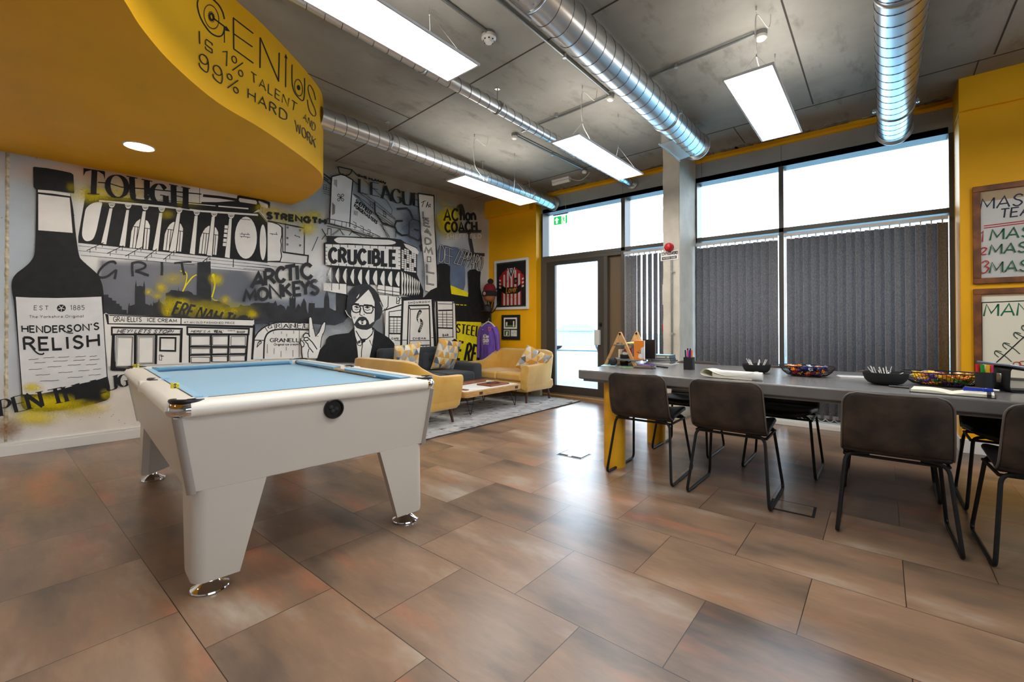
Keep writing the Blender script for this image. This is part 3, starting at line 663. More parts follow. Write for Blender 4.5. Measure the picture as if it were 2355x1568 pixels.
class Paint:
    """flat paint on a surface of the room; points are measured on the photograph and laid onto that surface"""
    def __init__(s, surf, lift=0.0009, step=0.00003):
        s.surf, s.lift, s.step = surf, lift, step; s.k = 0; s.mb = None; s.mats = []
    def begin(s): s.mb = MB(); s.mats = []
    def mi(s, m):
        if m not in s.mats: s.mats.append(m)
        return s.mats.index(m)
    def end(s, name, parent, label=None):
        o = s.mb.obj(name, [M[m] for m in s.mats], parent, world=True, smooth=False, fix=False)
        if label: o['label'] = label
        return o
    def put(s, m, P, F):
        s.k += 1; off = s.lift + s.k*s.step; V = [s.surf(x, y, off) for x, y in P]
        F = [f for f in F if all(V[i] is not None for i in f)]
        V = [v if v is not None else Vector((0, 0, 0)) for v in V]
        s.mb.add(V, F, s.mi(m))
    def poly(s, m, P, smooth=0):
        if smooth: P = catmull(P, smooth, True)
        tr = tessellate_polygon([[Vector((x, y, 0)) for x, y in P]])
        s.put(m, P, [tuple(t) for t in tr])
    def line(s, m, P, w, close=False, smooth=0, taper=None):
        if smooth: P = catmull(P, smooth, close)
        Q = [P[0]]
        for p in P[1:]:
            if math.hypot(p[0]-Q[-1][0], p[1]-Q[-1][1]) > 1e-4: Q.append(p)
        P = Q; n = len(P)
        if n < 2: return
        V = []; F = []
        for i in range(n):
            a = P[i-1] if (i or close) else P[0]; c = P[(i+1) % n] if (i < n-1 or close) else P[n-1]; b = P[i]
            u = (b[0]-a[0], b[1]-a[1]); v = (c[0]-b[0], c[1]-b[1])
            lu = math.hypot(*u) or 1; lv = math.hypot(*v) or 1
            if lu == 1 and u == (0, 0): u = v; lu = lv
            if v == (0, 0): v = u; lv = lu
            nu = (-u[1]/lu, u[0]/lu); nv = (-v[1]/lv, v[0]/lv); nx, ny = nu[0]+nv[0], nu[1]+nv[1]; d = nx*nx+ny*ny
            if d < 0.25: nx, ny = nv; k = 1.0
            else: k = 2/d; 
            k = min(k, 2.2)
            ww = (w(i/(n-1), (u[0]/lu+v[0]/lv)/2, (u[1]/lu+v[1]/lv)/2) if callable(w) else w)/2
            V += [(b[0]+nx*k*ww, b[1]+ny*k*ww), (b[0]-nx*k*ww, b[1]-ny*k*ww)]
        for i in range(n if close else n-1):
            j = (i+1) % n; F.append((2*i, 2*i+1, 2*j+1, 2*j))
        s.put(m, V, F)
    def text(s, m, t, bl, br, tl, tr, w, gap=0.2, slant=0.0, serif=0.0, thin=None, arch=0.0, dy=None, ext=True):
        """stroke lettering fitted between four corners; thin = hairline width for letters with contrast"""
        W = 0; lay = []
        for ch in t:
            if ch == ' ': W += 0.42; continue
            gw, st = glyph(ch); lay.append((W, gw, st)); W += gw+gap
        W -= gap
        def mp(x, y):
            u = x/W; v = y
            bx, by = bl[0]+(br[0]-bl[0])*u, bl[1]+(br[1]-bl[1])*u; tx, ty = tl[0]+(tr[0]-tl[0])*u, tl[1]+(tr[1]-tl[1])*u
            k = slant*y; a = arch*4*u*(1-u)
            return (bx+(tx-bx)*v + (br[0]-bl[0])*k/W, by+(ty-by)*v + (br[1]-bl[1])*k/W - a)
        up = (tl[0]-bl[0], tl[1]-bl[1]); lu = math.hypot(*up); up = (up[0]/lu, up[1]/lu)
        for x0, gw, st in lay:
            for P, cl in st:
                Q = [mp(x0+x, y) for x, y in P]
                if thin is None:
                    if ext and not cl and len(Q) > 1:   # square the stroke ends
                        e = w*0.0
                    s.line(m, Q, w, cl)
                else:
                    f = lambda q, dx, dyy: thin + (w-thin)*min(1, abs(dx*up[0]+dyy*up[1]))**1.6
                    if len(P) <= 4 and not cl:          # straight strokes keep one width each
                        for a, b in zip(Q[:-1], Q[1:]):
                            dx, dyy = b[0]-a[0], b[1]-a[1]; l = math.hypot(dx, dyy) or 1
                            al = abs(dx*up[0]+dyy*up[1])/l
                            s.line(m, [a, b], w if al > 0.75 else thin)
                    else: s.line(m, Q, f, cl)
                if serif and not cl:
                    for (ex, ey), (fx, fy) in ((P[0], P[1]), (P[-1], P[-2])):
                        if (abs(ey) < 0.02 or abs(ey-1) < 0.02) and abs(ey-fy) > abs(ex-fx)*1.2:
                            h = serif; s.line(m, [mp(x0+ex-h, ey), mp(x0+ex+h, ey)], thin or w*0.5)
    def disc(s, m, c, rx, ry, n=24):
        s.poly(m, [(c[0]+rx*math.cos(2*PI*i/n), c[1]+ry*math.sin(2*PI*i/n)) for i in range(n)])
    def ring(s, m, c, rx, ry, w, n=28):
        s.line(m, [(c[0]+rx*math.cos(2*PI*i/n), c[1]+ry*math.sin(2*PI*i/n)) for i in range(n)], w, True)
def Zm(ox, oy, k):
    def f(t):
        return [(ox+x/k, oy+y/k) for x, y in (pstr(t) if isinstance(t, str) else t)]
    f.k = k
    return f
def q4(z, t): return z(t)
ZA, ZB, ZC, ZD, ZE, ZF, ZG, ZH = Zm(0, 340, 3.92), Zm(0, 660, 3.92), Zm(180, 360, 5.227), Zm(220, 580, 5.6), Zm(560, 360, 5.227), Zm(540, 580, 5.6), Zm(740, 360, 4.6125), Zm(860, 560, 5.227)
K, D_, Wt, Pg, Ye = 'paint_black', 'paint_dark', 'paint_white', 'paint_pale', 'paint_yellow'
mural = thing('wall_mural', 'black white and yellow city mural painted across the concrete wall', 'mural', W0 + WD*2.2)
pt = Paint(onwall)
def sprays(name, lst, m, parent=None):
    """soft oval puffs of spray paint; lst holds centre, half sizes and strength"""
    global mural
    for (x, y), rx, ry, st in lst:
        V = []; F = []; A = []; pt.k += 1; off = pt.lift + pt.k*pt.step; n0 = len(V); R = 10; S = 28
        V.append(onwall(x, y, off)); A.append(st)
        for r in range(1, R+1):
            t = r/R
            for i in range(S):
                V.append(onwall(x+rx*t*math.cos(2*PI*i/S), y+ry*t*math.sin(2*PI*i/S), off)); A.append(st*(math.exp(-3.2*t*t)-.04*t) if t < 1 else 0)
        for i in range(S): F.append((n0, n0+1+i, n0+1+(i+1) % S))
        for r in range(R-1):
            for i in range(S):
                a = n0+1+r*S; F.append((a+i, a+S+i, a+S+(i+1) % S, a+(i+1) % S))
        o = MB().add(V, F).obj(name, M[m], mural, world=True, smooth=False, fix=False)
        at = o.data.attributes.new('cover', 'FLOAT', 'POINT'); at.data.foreach_set('value', A)
def Sp(z, *a): return [(z([(x, y)])[0], 1.55*rx/z.k, 1.55*ry/z.k, st) for x, y, rx, ry, st in a]

# ---- city hall with its row of columns
pt.begin()
pt.poly(K, ZC("5,388 85,405 85,470 45,700 0,960 0,1035 2180,1262 2275,1275 2275,780 2180,640 2195,600 2180,560 1930,530 1480,560 700,500 260,470"))
for t, w in (("235,310 360,318 520,368 900,395 1480,452", 2.6), ("130,430 260,455", 2), ("1500,468 1700,488 1910,520", 6), ("1910,545 1925,480 2150,515 2160,575", 5), ("1930,480 2190,520 2290,560 2290,620", 6)): pt.line(K, ZC(t), w)
pt.poly('paint_white', ZC("1935,500 2130,528 2150,545 2145,575 1940,545"))
pt.poly('paint_white', ZC("2180,545 2280,580 2280,625 2200,600"))
pt.poly(K, ZC("1480,545 1930,552 2180,590 2110,680 1480,640"))
for t in ("250,520 700,560 1150,602 1480,645 2158,690 2162,712 1480,666 1150,625 250,541", "1685,588 2045,618 2045,634 1685,603", "120,432 600,485 1150,545 1650,588 1650,597 1150,553 600,494 260,458"): pt.poly(Wt, ZC(t))
pt.poly(Wt, ZC("2105,675 2170,632 2290,790 2290,815 2165,665"))
pt.line(K, ZC("2172,660 2285,800"), 1.5)
pt.poly(Wt, ZC("75,700 100,615 180,558 282,550 275,620 240,790 215,900 180,985 130,1014 80,1008 47,950 52,850"), 3)
pt.disc(Wt, ZC("2015,975")[0], 133/5.227, 253/5.227); pt.disc(Wt, ZC("2220,1030")[0], 39/5.227, 214/5.227)
for dx, dy, sc in ((0, 0, 1), (402, 28, .98), (830, 68, .96)):
    def tr(t): return [(618+(x-618)*sc+dx, 1095+(y-1095)*sc+dy) for x, y in pstr(t)]
    pt.poly(Wt, ZC(tr("618,1095 640,900 665,835 700,782 740,752 790,752 835,775 862,830 860,900 838,1115")))
    for t in ("660,838 862,868", "682,845 652,1100", "715,850 690,1105", "800,862 778,1112", "830,868 812,1114"): pt.line(K, ZC(tr(t)), 1.6)
for cxx, cyy, t0, t1, ty, b0, b1, by in ((403, 570, 375, 412, 622, 275, 335, 1055), (600, 582, 578, 611, 642, 495, 562, 1082), (805, 602, 775, 812, 657, 690, 765, 1110), (1003, 622, 975, 1012, 677, 895, 960, 1132), (1213, 638, 1190, 1227, 682, 1095, 1170, 1150), (1424, 664, 1400, 1436, 712, 1340, 1400, 1176), (1634, 680, 1605, 1641, 722, 1545, 1605, 1196), (1838, 700, 1815, 1846, 745, 1762, 1820, 1220)):
    pt.poly(K, ZC([(t0-9, ty), (t1+9, ty), (b1+12, by), (b0-12, by)]))
    pt.poly(Wt, ZC([(t0, ty), (t1, ty), ((t1*.45+b1*.55), (ty*.45+by*.55)), (b1, by), (b0, by-12), ((t0*.45+b0*.55), (ty*.45+by*.55))]))
    pt.poly(Wt, ZC([(cxx-41, cyy-9), (cxx+42, cyy-6), (cxx+36, cyy+14), (cxx+22, cyy+38), (cxx, cyy+45), (cxx-22, cyy+36), (cxx-34, cyy+12)]))
    for k in (-14, 0, 14): pt.disc(K, ZC([(cxx+k, cyy+20)])[0], 0.9, 1.4, 8)
    pt.line(K, ZC([(cxx-36, cyy+4), (cxx-12, cyy+8), (cxx+12, cyy+6), (cxx+36, cyy+9)]), 1.0)
for y in (825, 875, 928, 985, 1035): pt.poly(Wt, ZC([(1762-(y-825)*.1, y), (1800-(y-825)*.1, y+3), (1796-(y-825)*.1, y+42), (1757-(y-825)*.1, y+38)]))
for t in ("1945,748 2070,762", "1942,930 2062,938", "1945,958 2065,970", "1968,912 1968,932", "2040,918 2040,936", "1995,935 1995,958", "1962,960 1962,975", "2035,965 2035,982"): pt.line(K, ZC(t), 1.2)
pt.poly(Pg, ZC("0,1035 1000,1140 2275,1275 2300,1400 1590,1345 1590,1260 1430,1275 1330,1290 0,1190"))
for t in ("0,1072 2300,1310", "0,1130 2300,1345", "30,1185 1400,1300", "0,1035 2275,1275", "1600,1320 2300,1385"): pt.line(K, ZC(t), 0.9)
for x0, y0, x1, y1 in ((100, 1130, 305, 1033), (345, 1165, 545, 1070), (565, 1198, 770, 1085), (795, 1225, 948, 1108), (1025, 1238, 1160, 1130), (1490, 1270, 1590, 1188)):
    pt.line(K, ZC([(x0, y0), (x1, y1)]), 1.7)
    for t in (.2, .55, .92): pt.line(K, ZC([(x0+(x1-x0)*t, y0+(y1-y0)*t), (x0+(x1-x0)*t, y0+(y1-y0)*t+48)]), 1.4)
pt.line(K, ZC("1865,1235 1862,1330"), 2)
# blocks to the side of the hall
pt.poly(Wt, ZE("290,775 420,800 465,850 470,1260 290,1260"))
pt.line(K, ZE("290,780 350,790 420,815 460,850 462,940 448,1010 455,1060 450,1130 458,1200 440,1258 290,1262"), 2.6)
pt.line(K, ZE("468,850 472,1145 730,1180 735,860"), 2.2); pt.line(K, ZE("505,800 500,1145"), 1.6); pt.line(K, ZE("290,770 735,860"), 3)
pt.line(K, ZE("472,1148 700,1182 778,1190 770,1290"), 3.2); pt.line(K, ZE("290,1262 470,1270 720,1290"), 1.6)
for t in ("315,925 410,938", "345,925 345,945", "395,910 398,936", "612,948 680,968", "625,938 625,952", "672,962 672,976"): pt.line(K, ZE(t), 1.3)
for x, y in ((530, 850), (528, 978), (528, 1055), (682, 885), (680, 1066)): pt.line(K, ZE([(x-7, y-8), (x+8, y-6), (x+7, y+9), (x-8, y+8)]), 1.2, True)
for t in ("0,1275 400,1325", "0,1315 330,1340", "0,1345 240,1365"): pt.line(K, ZE(t), 0.8)
pt.end('city_hall_picture', mural)
sprays('spray_haze', Sp(ZC, (200, 440, 330, 130, .8), (600, 470, 300, 90, .5), (1060, 700, 120, 70, .35), (1300, 560, 200, 70, .35)), 'spray_yellow')

# ---- skyline band
pt.begin()
pt.poly(D_, ZD("60,545 165,545 165,580 210,590 215,620 265,625 265,660 310,665 310,690 335,695 340,740 400,742 402,790 412,790 420,690 432,645 440,690 505,670 505,540 508,440 518,355 530,440 575,430 610,440 625,365 637,440 640,660 700,685 712,655 725,690 735,690 745,625 752,655 800,640 815,595 830,640 905,690 900,525 945,515 970,485 1040,490 1060,500 1066,435 1072,495 1130,505 1190,495 1240,520 1260,548 1300,550 1310,130 1330,130 1480,115 1490,625 1590,630 1660,660 1730,690 1735,710 1840,705 1870,670 1900,690 2040,680 2240,640 2240,930 2040,900 2020,870 1100,850 150,810 60,800"))
pt.poly(D_, ZF("200,670 250,650 500,655 525,620 550,690 590,670 640,700 660,750 685,680 705,720 705,590 715,570 725,600 740,570 760,600 775,560 785,590 780,730 820,660 850,710 860,660 890,590 920,650 925,730 940,790 950,780 955,650 990,655 990,600 995,655 1030,655 1030,715 1150,715 1155,600 1185,450 1215,600 1220,715 1285,750 1305,750 1305,510 1420,520 1460,560 1470,820 1400,900 1290,940 1000,920 600,900 440,905 250,930"))
pt.end('skyline_picture', mural)
sprays('spray_cloud', Sp(ZF, (1400, 900, 330, 120, .55), (300, 900, 200, 70, .5), (1180, 520, 150, 90, .35)) , 'spray_grey')
sprays('spray_haze', Sp(ZD, (850, 460, 90, 80, .7), (1000, 340, 220, 110, .45), (680, 510, 60, 50, .6), (790, 560, 80, 50, .55), (1550, 350, 95, 90, 1.0), (1670, 615, 80, 70, .7), (960, 690, 150, 130, .7), (1090, 650, 110, 70, .85), (940, 760, 90, 70, .6), (1400, 730, 420, 130, .5), (1750, 750, 320, 120, .5), (2010, 800, 80, 60, .8)), 'spray_yellow')
pt.begin()
for t, w in (("1090,240 1160,258 1176,310 1160,400 1125,500", 2.2), ("1302,290 1250,318 1190,390 1160,430 1120,505", 3), ("1514,290 1524,340 1536,410 1520,500 1496,580", 3.2), ("1496,590 1540,620 1570,615", 1.5)): pt.line(Ye, ZD(t), w, smooth=3)
pt.disc(Ye, ZD("1514,300")[0], 3.6, 4.5)
pt.end('lightning_strokes', mural); pt.begin()
for t, w in (("262,152 235,120 170,128 95,180 40,250 32,305 80,326 150,310 215,262 265,226", 5.2), ("265,222 256,290 243,345", 6), ("472,135 470,220 478,310", 6), ("462,142 560,124 640,158 620,205 510,240", 5), ("512,240 590,262 685,300", 5.4), ("852,125 855,210 850,298", 6), ("1010,140 1120,128 1236,124", 4), ("1108,130 1122,220 1145,292", 5.6)): pt.line(D_, ZD(t), w, smooth=4)
pt.end('painted_word', mural); pt.begin()
pt.text(D_, "ERE NAH THEN", *ZD("985,800 1990,990 1040,640 2045,855"), 5.2, gap=.26, slant=0.12)
pt.end('painted_word', mural)

# ---- ice cream shop fronts
pt.begin()
pt.poly(Wt, ZD("98,800 130,780 170,800 1100,840 2040,870 2050,1400 160,1470 120,1200"))
Rr = lambda z, t, w, m=K: pt.line(m, z(t), w, True)
pt.poly(K, ZD("120,790 165,800 170,915 1090,922 2050,945 2050,975 1100,945 150,928"))
pt.poly(Wt, ZD("175,815 1088,848 1088,918 175,908")); pt.poly(Wt, ZD("1110,850 2020,878 2020,940 1110,918"))
pt.line(K, ZD("175,812 1100,842 2030,872"), 2.2); pt.line(K, ZD("1100,845 1098,925"), 2.4)
pt.text(K, "GRANELLI'S", *ZD("228,895 590,892 228,828 590,840"), 1.6, gap=.2); pt.text(K, "ICE CREAM", *ZD("665,893 1045,900 668,845 1045,866"), 1.5, gap=.24)
pt.text(K, "AT AN OLD FASHIONED PRICE", *ZD("1138,914 1790,924 1138,892 1790,898"), 0.8, gap=.3)
for x0, x1, y0, y1, b in ((200, 1112, 968, 985, 1440), (1172, 1975, 962, 985, 1420)):
    Rr(ZD, [(x0+8, y0), (x1, y1), (x1-6, y1+72), (x0+8, y0+90)], 4)
Rr(ZD, "225,1075 235,1400 250,1500 205,1500", 5.5)
for t, w in (("228,1062 222,1505 395,1510", 7), ("512,1068 510,1440", 7), ("780,1068 772,1440", 6), ("1105,1000 1092,1420", 6), ("1210,1070 1208,1420", 4), ("1488,1065 1488,1410", 4), ("1716,1068 1705,1405", 4), ("1960,1060 1935,1400", 4.5), ("1215,1216 1950,1218", 4), ("1212,1325 1945,1312", 3.5), ("200,1060 1100,1060", 4), ("1180,1062 1970,1060", 4), ("2040,930 2015,1380", 4.5)): pt.line(K, ZD(t), w)
for t in ("265,1085 480,1088 465,1478 255,1482", "540,1085 752,1082 745,1430 540,1440", "1230,1082 1472,1080 1470,1195 1228,1200", "1508,1082 1705,1080 1703,1195 1505,1195", "1745,1085 1928,1080 1926,1200 1742,1200", "1230,1238 1470,1240 1470,1305 1230,1310", "1505,1235 1700,1235 1698,1300 1505,1308", "1730,1235 1928,1235 1926,1300 1730,1302", "1232,1350 1468,1350 1468,1420 1232,1420", "1505,1340 1695,1338 1695,1410 1505,1410", "1728,1335 1922,1330 1922,1400 1728,1402"): Rr(ZD, t, 1.3)
for t in ("285,1098 470,1100 455,1465 272,1468", "560,1100 738,1096 732,1420 558,1425"): Rr(ZD, t, 0.8)
Rr(ZD, "832,1100 1030,1102 1026,1270 828,1266", 4)
Rr(ZD, "820,1322 852,1322 850,1390 820,1388", 1.2); pt.line(K, ZD("835,1338 878,1338"), 1.8)
pt.text(K, "HEY! LETS STOP!", *ZD("275,1040 985,1042 290,992 1005,1004"), 1.5, gap=.26, slant=.1)
pt.text(K, "HERE'S A", *ZD("1225,1034 1470,1034 1235,1004 1480,1008"), 0.9, gap=.25, slant=.1); pt.text(K, "'REAL'", *ZD("1520,1036 1645,1036 1522,1005 1648,1006"), 1.5, gap=.2); pt.text(K, "SWEETIE", *ZD("1700,1014 1795,1014 1700,1002 1795,1003"), .5); pt.text(K, "SHOP", *ZD("1818,1036 1922,1038 1820,1016 1924,1018"), 1.1, gap=.3)
# arched parlour
pt.poly(Wt, ZF("250,1110 300,1040 380,970 500,915 760,900 960,915 1020,1360 240,1380"))
for t, w, sm in (("222,1370 245,1130 250,960", 4.5, 0), ("252,1110 300,1030 380,965 500,915 640,902 960,912", 2.6, 3), ("372,1370 380,1160 400,1080 440,1030 520,998 640,992 960,998", 3.6, 3), ("252,1130 380,1135", 2, 0), ("385,962 425,1022", 1.6, 0), ("505,915 520,995", 1.6, 0), ("595,905 612,992", 1.4, 0), ("695,902 712,992", 1.4, 0), ("780,902 792,996 870,996 890,908", 1.6, 0), ("830,1005 828,1350", 1.2, 0)): pt.line(K, ZF(t), w, smooth=sm)
for t, c in (("430,985 480,975 428,945 480,940", 'G'), ("535,972 585,970 532,925 582,922", 'R'), ("630,970 690,970 628,925 688,922", 'A'), ("722,970 775,970 722,922 775,922", 'N'), ("810,978 858,978 806,918 856,916", 'E'), ("900,975 945,978 898,925 945,925", 'L')): pt.text(K, c, *ZF(t), 2.2, thin=1.2, serif=.12)
pt.text(K, "GRANELLI", *ZF("455,1155 850,1155 455,1108 850,1112"), 2.2, gap=.24, thin=1.4, serif=.1)
pt.text(K, "Original ice cream", *ZF("505,1200 818,1196 505,1172 820,1172"), 1.0, gap=.2)
pt.line(K, ZF("285,1225 300,1165 318,1148 342,1150 340,1170 320,1185 285,1222"), 1.6); pt.ring(K, ZF("326,1158")[0], 3, 3, 1)
for t in ("498,1020 498,1050", "602,1020 602,1050", "668,1050 668,1085", "760,1010 758,1050", "420,1180 418,1300", "508,1235 505,1310", "595,1270 595,1350", "662,1215 662,1265", "748,1260 748,1345"): pt.line(K, ZF(t), 1.0)
pt.end('ice_cream_shop_picture', mural)

# ---- sauce bottle
pt.begin()
body = catmull(ZA("325,372 326,500 322,700 318,850 308,965 270,1030 215,1080 150,1130 115,1180 104,1240 110,1310"), 4) + ZB("125,130 150,400 175,700 190,950 190,1060 215,1100 290,1115 400,1120 560,1105 720,1080 860,1050 960,1020 990,995 992,900 970,800 950,500 935,250") + catmull(ZA("935,1330 930,1280 918,1220 890,1152 830,1092 750,1022 712,962 682,760 662,560 634,410"), 4)
pt.poly(K, body)
pt.poly(K, ZA("298,176 310,170 420,182 560,207 640,225 662,242 670,395 668,410 640,404 450,380 320,374 302,350"))
pt.poly(Wt, ZA("342,376 480,388 634,412 634,436 480,413 342,399")); pt.poly(Wt, ZA("345,416 628,450 655,766 345,742"))
pt.poly(Pg, ZB("142,88 280,95 520,99 720,94 914,86 930,300 962,808 900,830 700,880 500,935 350,965 205,968 195,850 175,600"))
pt.text(K, "EST", *ZB("306,206 436,206 308,168 436,170"), 1.3, gap=.5); pt.text(K, "1885", *ZB("634,207 762,204 634,165 762,166"), 1.3, gap=.26)
pt.disc(K, ZB("553,190")[0], 10.5, 8.5, 10)
for a in range(5): pt.line(Pg, [ZB("553,190")[0], (ZB("553,190")[0][0]+8*math.cos(a*1.257+.3), ZB("553,190")[0][1]+7*math.sin(a*1.257+.3))], 1.6)
pt.text(K, "The Yorkshire Original", *ZB("264,280 752,272 264,256 752,250"), 0.9, gap=.3)
pt.text(K, "HENDERSON'S", *ZB("200,404 893,380 198,348 890,322"), 3.3, gap=.26, arch=-3.5)
pt.text(K, "RELISH", *ZB("222,565 893,530 214,455 888,425"), 5.6, gap=.3, arch=-3)
pt.line(K, ZB("270,510 300,560 345,600 385,605 395,592"), 3.4, smooth=4); pt.line(K, ZB("560,380 610,412 660,415"), 2.2, smooth=3)
rl = random.Random(11)
for k, (x, y, l) in enumerate(((258, 655, 90), (390, 640, 100), (525, 635, 100), (680, 630, 95), (808, 627, 66), (310, 685, 100), (480, 670, 130), (660, 663, 105), (808, 657, 90), (258, 745, 120), (428, 722, 125), (610, 706, 120), (775, 702, 100), (322, 795, 130), (525, 772, 130), (706, 757, 100), (840, 744, 70), (362, 848, 170), (610, 817, 138), (798, 795, 110))):
    pt.line(K, ZB([(x, y), (x+l*.3, y-4), (x+l*.6, y-3), (x+l, y-9)]), 0.9)
pt.end('bottle_picture', mural)
sprays('spray_haze', Sp(ZB, (430, 1040, 260, 75, 1.05), (560, 1060, 330, 60, .6), (295, 905, 100, 50, .9), (960, 970, 60, 60, .5), (330, 1170, 240, 90, .85), (720, 1110, 260, 70, .5), (860, 1080, 160, 60, .4), (640, 380-660+340, 1, 1, 0)) + Sp(ZA, (640, 350, 60, 60, .35)), 'spray_yellow')
sprays('spray_haze', Sp(ZB, (60, 1280, 150, 110, .8)), 'spray_rust') if 'spray_rust' in M else None
pt.begin()
for c, t in (('P', "12,1160 100,1148 -8,1020 88,1006"), ('E', "150,1128 250,1105 112,992 212,968"), ('N', "268,1098 385,1075 232,968 352,945"), ('T', "478,1052 585,1036 428,930 560,902"), ('H', "606,1028 700,1008 566,905 668,882"), ('I', "728,1000 745,997 690,874 706,870"), ('L', "800,986 880,968 752,868 830,850"), ('L', "880,962 960,945 838,842 915,826"), ('U', "978,936 1050,915 950,826 1040,798"), ('G', "1072,905 1160,888 1062,800 1148,782")):
    pt.text(K, c, *ZB(t), 9.5, thin=1.6, serif=.2)
pt.end('painted_word', mural); pt.begin()
for c, t in (('T', "62,440 305,455 72,145 318,182"), ('O', "350,478 590,500 345,212 585,236"), ('U', "655,520 828,535 645,248 825,285"), ('G', "880,560 1065,582 880,312 1055,345"), ('H', "1150,598 1290,622 1145,345 1292,375")):
    pt.text(K, c, *ZC(t), 13.5, thin=2.0, serif=.26 if c != 'T' else .2)
pt.poly(K, ZC("62,138 322,185 320,280 300,215 240,178 160,162 90,180 62,235"))
pt.end('painted_word', mural)
sprays('spray_haze', Sp(ZE, (330, 650, 200, 60, .6), (600, 730, 420, 90, .55), (780, 860, 110, 100, .8), (860, 700, 130, 70, .5), (200, 600, 80, 50, .4)), 'spray_yellow')
pt.begin()
pt.text(K, "STRENGTH", *ZE("285,742 985,812 285,672 982,752"), 5.6, gap=.3)
pt.end('painted_word', mural); pt.begin()
for c, t in (('A', "215,458 378,428 255,285 355,260"), ('R', "400,425 520,398 385,238 505,214"), ('C', "535,388 645,375 530,205 640,190"), ('T', "665,372 770,358 650,188 780,168"), ('I', "805,355 815,353 795,172 805,170"), ('C', "865,338 1000,330 850,155 985,150")): pt.text(D_, c, *ZF(t), 8.2)
pt.end('painted_word', mural); pt.begin()
for c, t in (('M', "112,635 275,622 135,490 270,480"), ('O', "300,612 430,602 295,470 425,458"), ('N', "460,600 590,582 450,425 588,408"), ('K', "628,575 730,558 612,418 715,402"), ('E', "765,552 855,545 755,392 850,378"), ('Y', "880,545 950,540 850,375 960,365"), ('S', "985,538 1085,530 975,370 1065,355")): pt.text(D_, c, *ZF(t), 7.2)
pt.end('painted_word', mural)
# ---- forge works with its tower
pt.begin()
pt.poly(Pg, ZG("105,215 220,185 325,240 328,400 600,700 640,860 300,760 85,700"))
for t, w in (("105,212 220,185 330,250 312,455 296,748", 2.6), ("106,212 100,300 82,705", 2.8), ("172,108 200,112 320,140 310,172 285,195 240,200 205,190 185,165 172,108", 2.4), ("318,142 345,165 395,215", 2), ("316,242 345,265 388,300", 1.6), ("20,182 105,245", 2.8), ("20,215 70,252", 2), ("20,235 105,300", 2.2), ("330,395 385,430 480,540 600,640 700,715 770,760", 1.3),
             ("350,400 480,490 555,560", 1.0), ("400,380 540,490 700,610 780,670", 1.0), ("420,375 560,470 690,575 780,660", 1.0), ("440,240 600,390 690,470 745,560 742,605 720,615", 1.0), ("560,480 565,590 640,700 760,745", 3.4), ("580,610 700,690 760,730", 1.2), ("590,590 700,660 770,720", 1.0), ("625,715 700,855", 1.2), ("690,735 640,715 660,770 720,855", 1.2), ("785,742 785,855", 1.4),
             ("55,655 300,705 330,720 620,850", 1.6), ("52,705 300,770 330,790 540,850", 2), ("55,735 300,785 480,850", 1.4), ("60,655 52,705", 1.6), ("140,675 135,725", 1.2), ("215,690 210,742", 1.2), ("260,700 258,752", 1.2), ("330,690 362,705 365,755 332,742", 1.2), ("405,730 442,748 440,790 405,775", 1.2), ("485,770 515,782 512,822 482,810", 1.2), ("345,740 355,772", 1), ("440,780 445,810", 1), ("540,815 545,840", 1), ("100,765 98,835", 1.5), ("65,760 60,830", 1.5), ("62,760 100,765", 1.5),
             ("105,830 185,770 240,835", 1.3), ("118,835 185,782", 1.1), ("195,770 225,835", 1.1), ("290,835 320,795 420,850", 1.6), ("0,765 50,850", 2), ("0,880 50,815", 1.6), ("-105,1000 -40,850", 1.6)): pt.line(K, ZG(t), w)
for x in (135, 147, 159): pt.line(K, ZG([(x, 245), (x-1, 300+(x-135))]), 1.2)
for k, x in enumerate((114, 123, 131, 139)): pt.line(K, ZG([(x, 490+k*8), (x-3, 620-k*4)]), 1.0)
for k, x in enumerate((345, 360, 375)): pt.line(K, ZG([(x, 570+k*5), (x-2, 618+k*5)]), 1.2)
for a in range(4):
    c = ZG("200,434")[0]; q = [(c[0]+(4*math.cos(a*1.571+.785+dx)*r), c[1]+(4.6*math.sin(a*1.571+.785+dx)*r)) for dx, r in ((0, .4), (-.45, 1.5), (-.2, 2.2), (.2, 2.2), (.45, 1.5))]
    pt.line(K, q, 1.2, True)
pt.disc(K, ZG("200,434")[0], 2, 2.4, 10)
for i in range(9): pt.line(K, ZG([(632+i*9, 728+i*14), (664+i*7, 722+i*15)]), 0.8)
for x, y in ((530, 500), (668, 600)):
    pt.line(K, ZG([(x-15, y-30), (x+12, y-10), (x+14, y+45), (x-12, y+25)]), 1.1, True); pt.line(K, ZG([(x-15, y), (x+13, y+18)]), .9)
for k in range(4): pt.line(K, ZG([(15, 320+k*22), (95, 345+k*22)]), .9)
pt.line(K, ZG("22,295 50,300 48,350 20,345"), 1.0, True)
pt.text(K, "SHEFFIELD", *ZG("355,485 518,618 368,452 532,585"), 2.1, gap=.24); pt.text(K, "FORGEMASTERS", *ZG("342,532 582,715 352,503 592,688"), 2.0, gap=.22)
pt.poly(D_, ZG("795,548 905,540 940,570 972,650 955,660 925,585 900,560 800,565"))
pt.line(D_, ZG("795,552 900,545 935,575 965,650"), 3.4); pt.line(D_, ZG("955,660 1045,690 1050,870 1020,890 925,840 930,690 955,668"), 3.6); pt.line(D_, ZG("975,770 1030,785"), 4)
pt.line(K, ZG("860,682 790,685 770,740 800,800 850,835 920,830"), 4); pt.line(K, ZG("1020,890 1075,880 1080,930 1035,950"), 4); pt.line(K, ZG("1050,860 1055,1005"), 2.4)
pt.end('forge_works_picture', mural)
pt.begin()
pt.text(K, "THE HUMAN", *ZG("395,212 672,288 382,190 680,272"), 2.6, gap=.16)
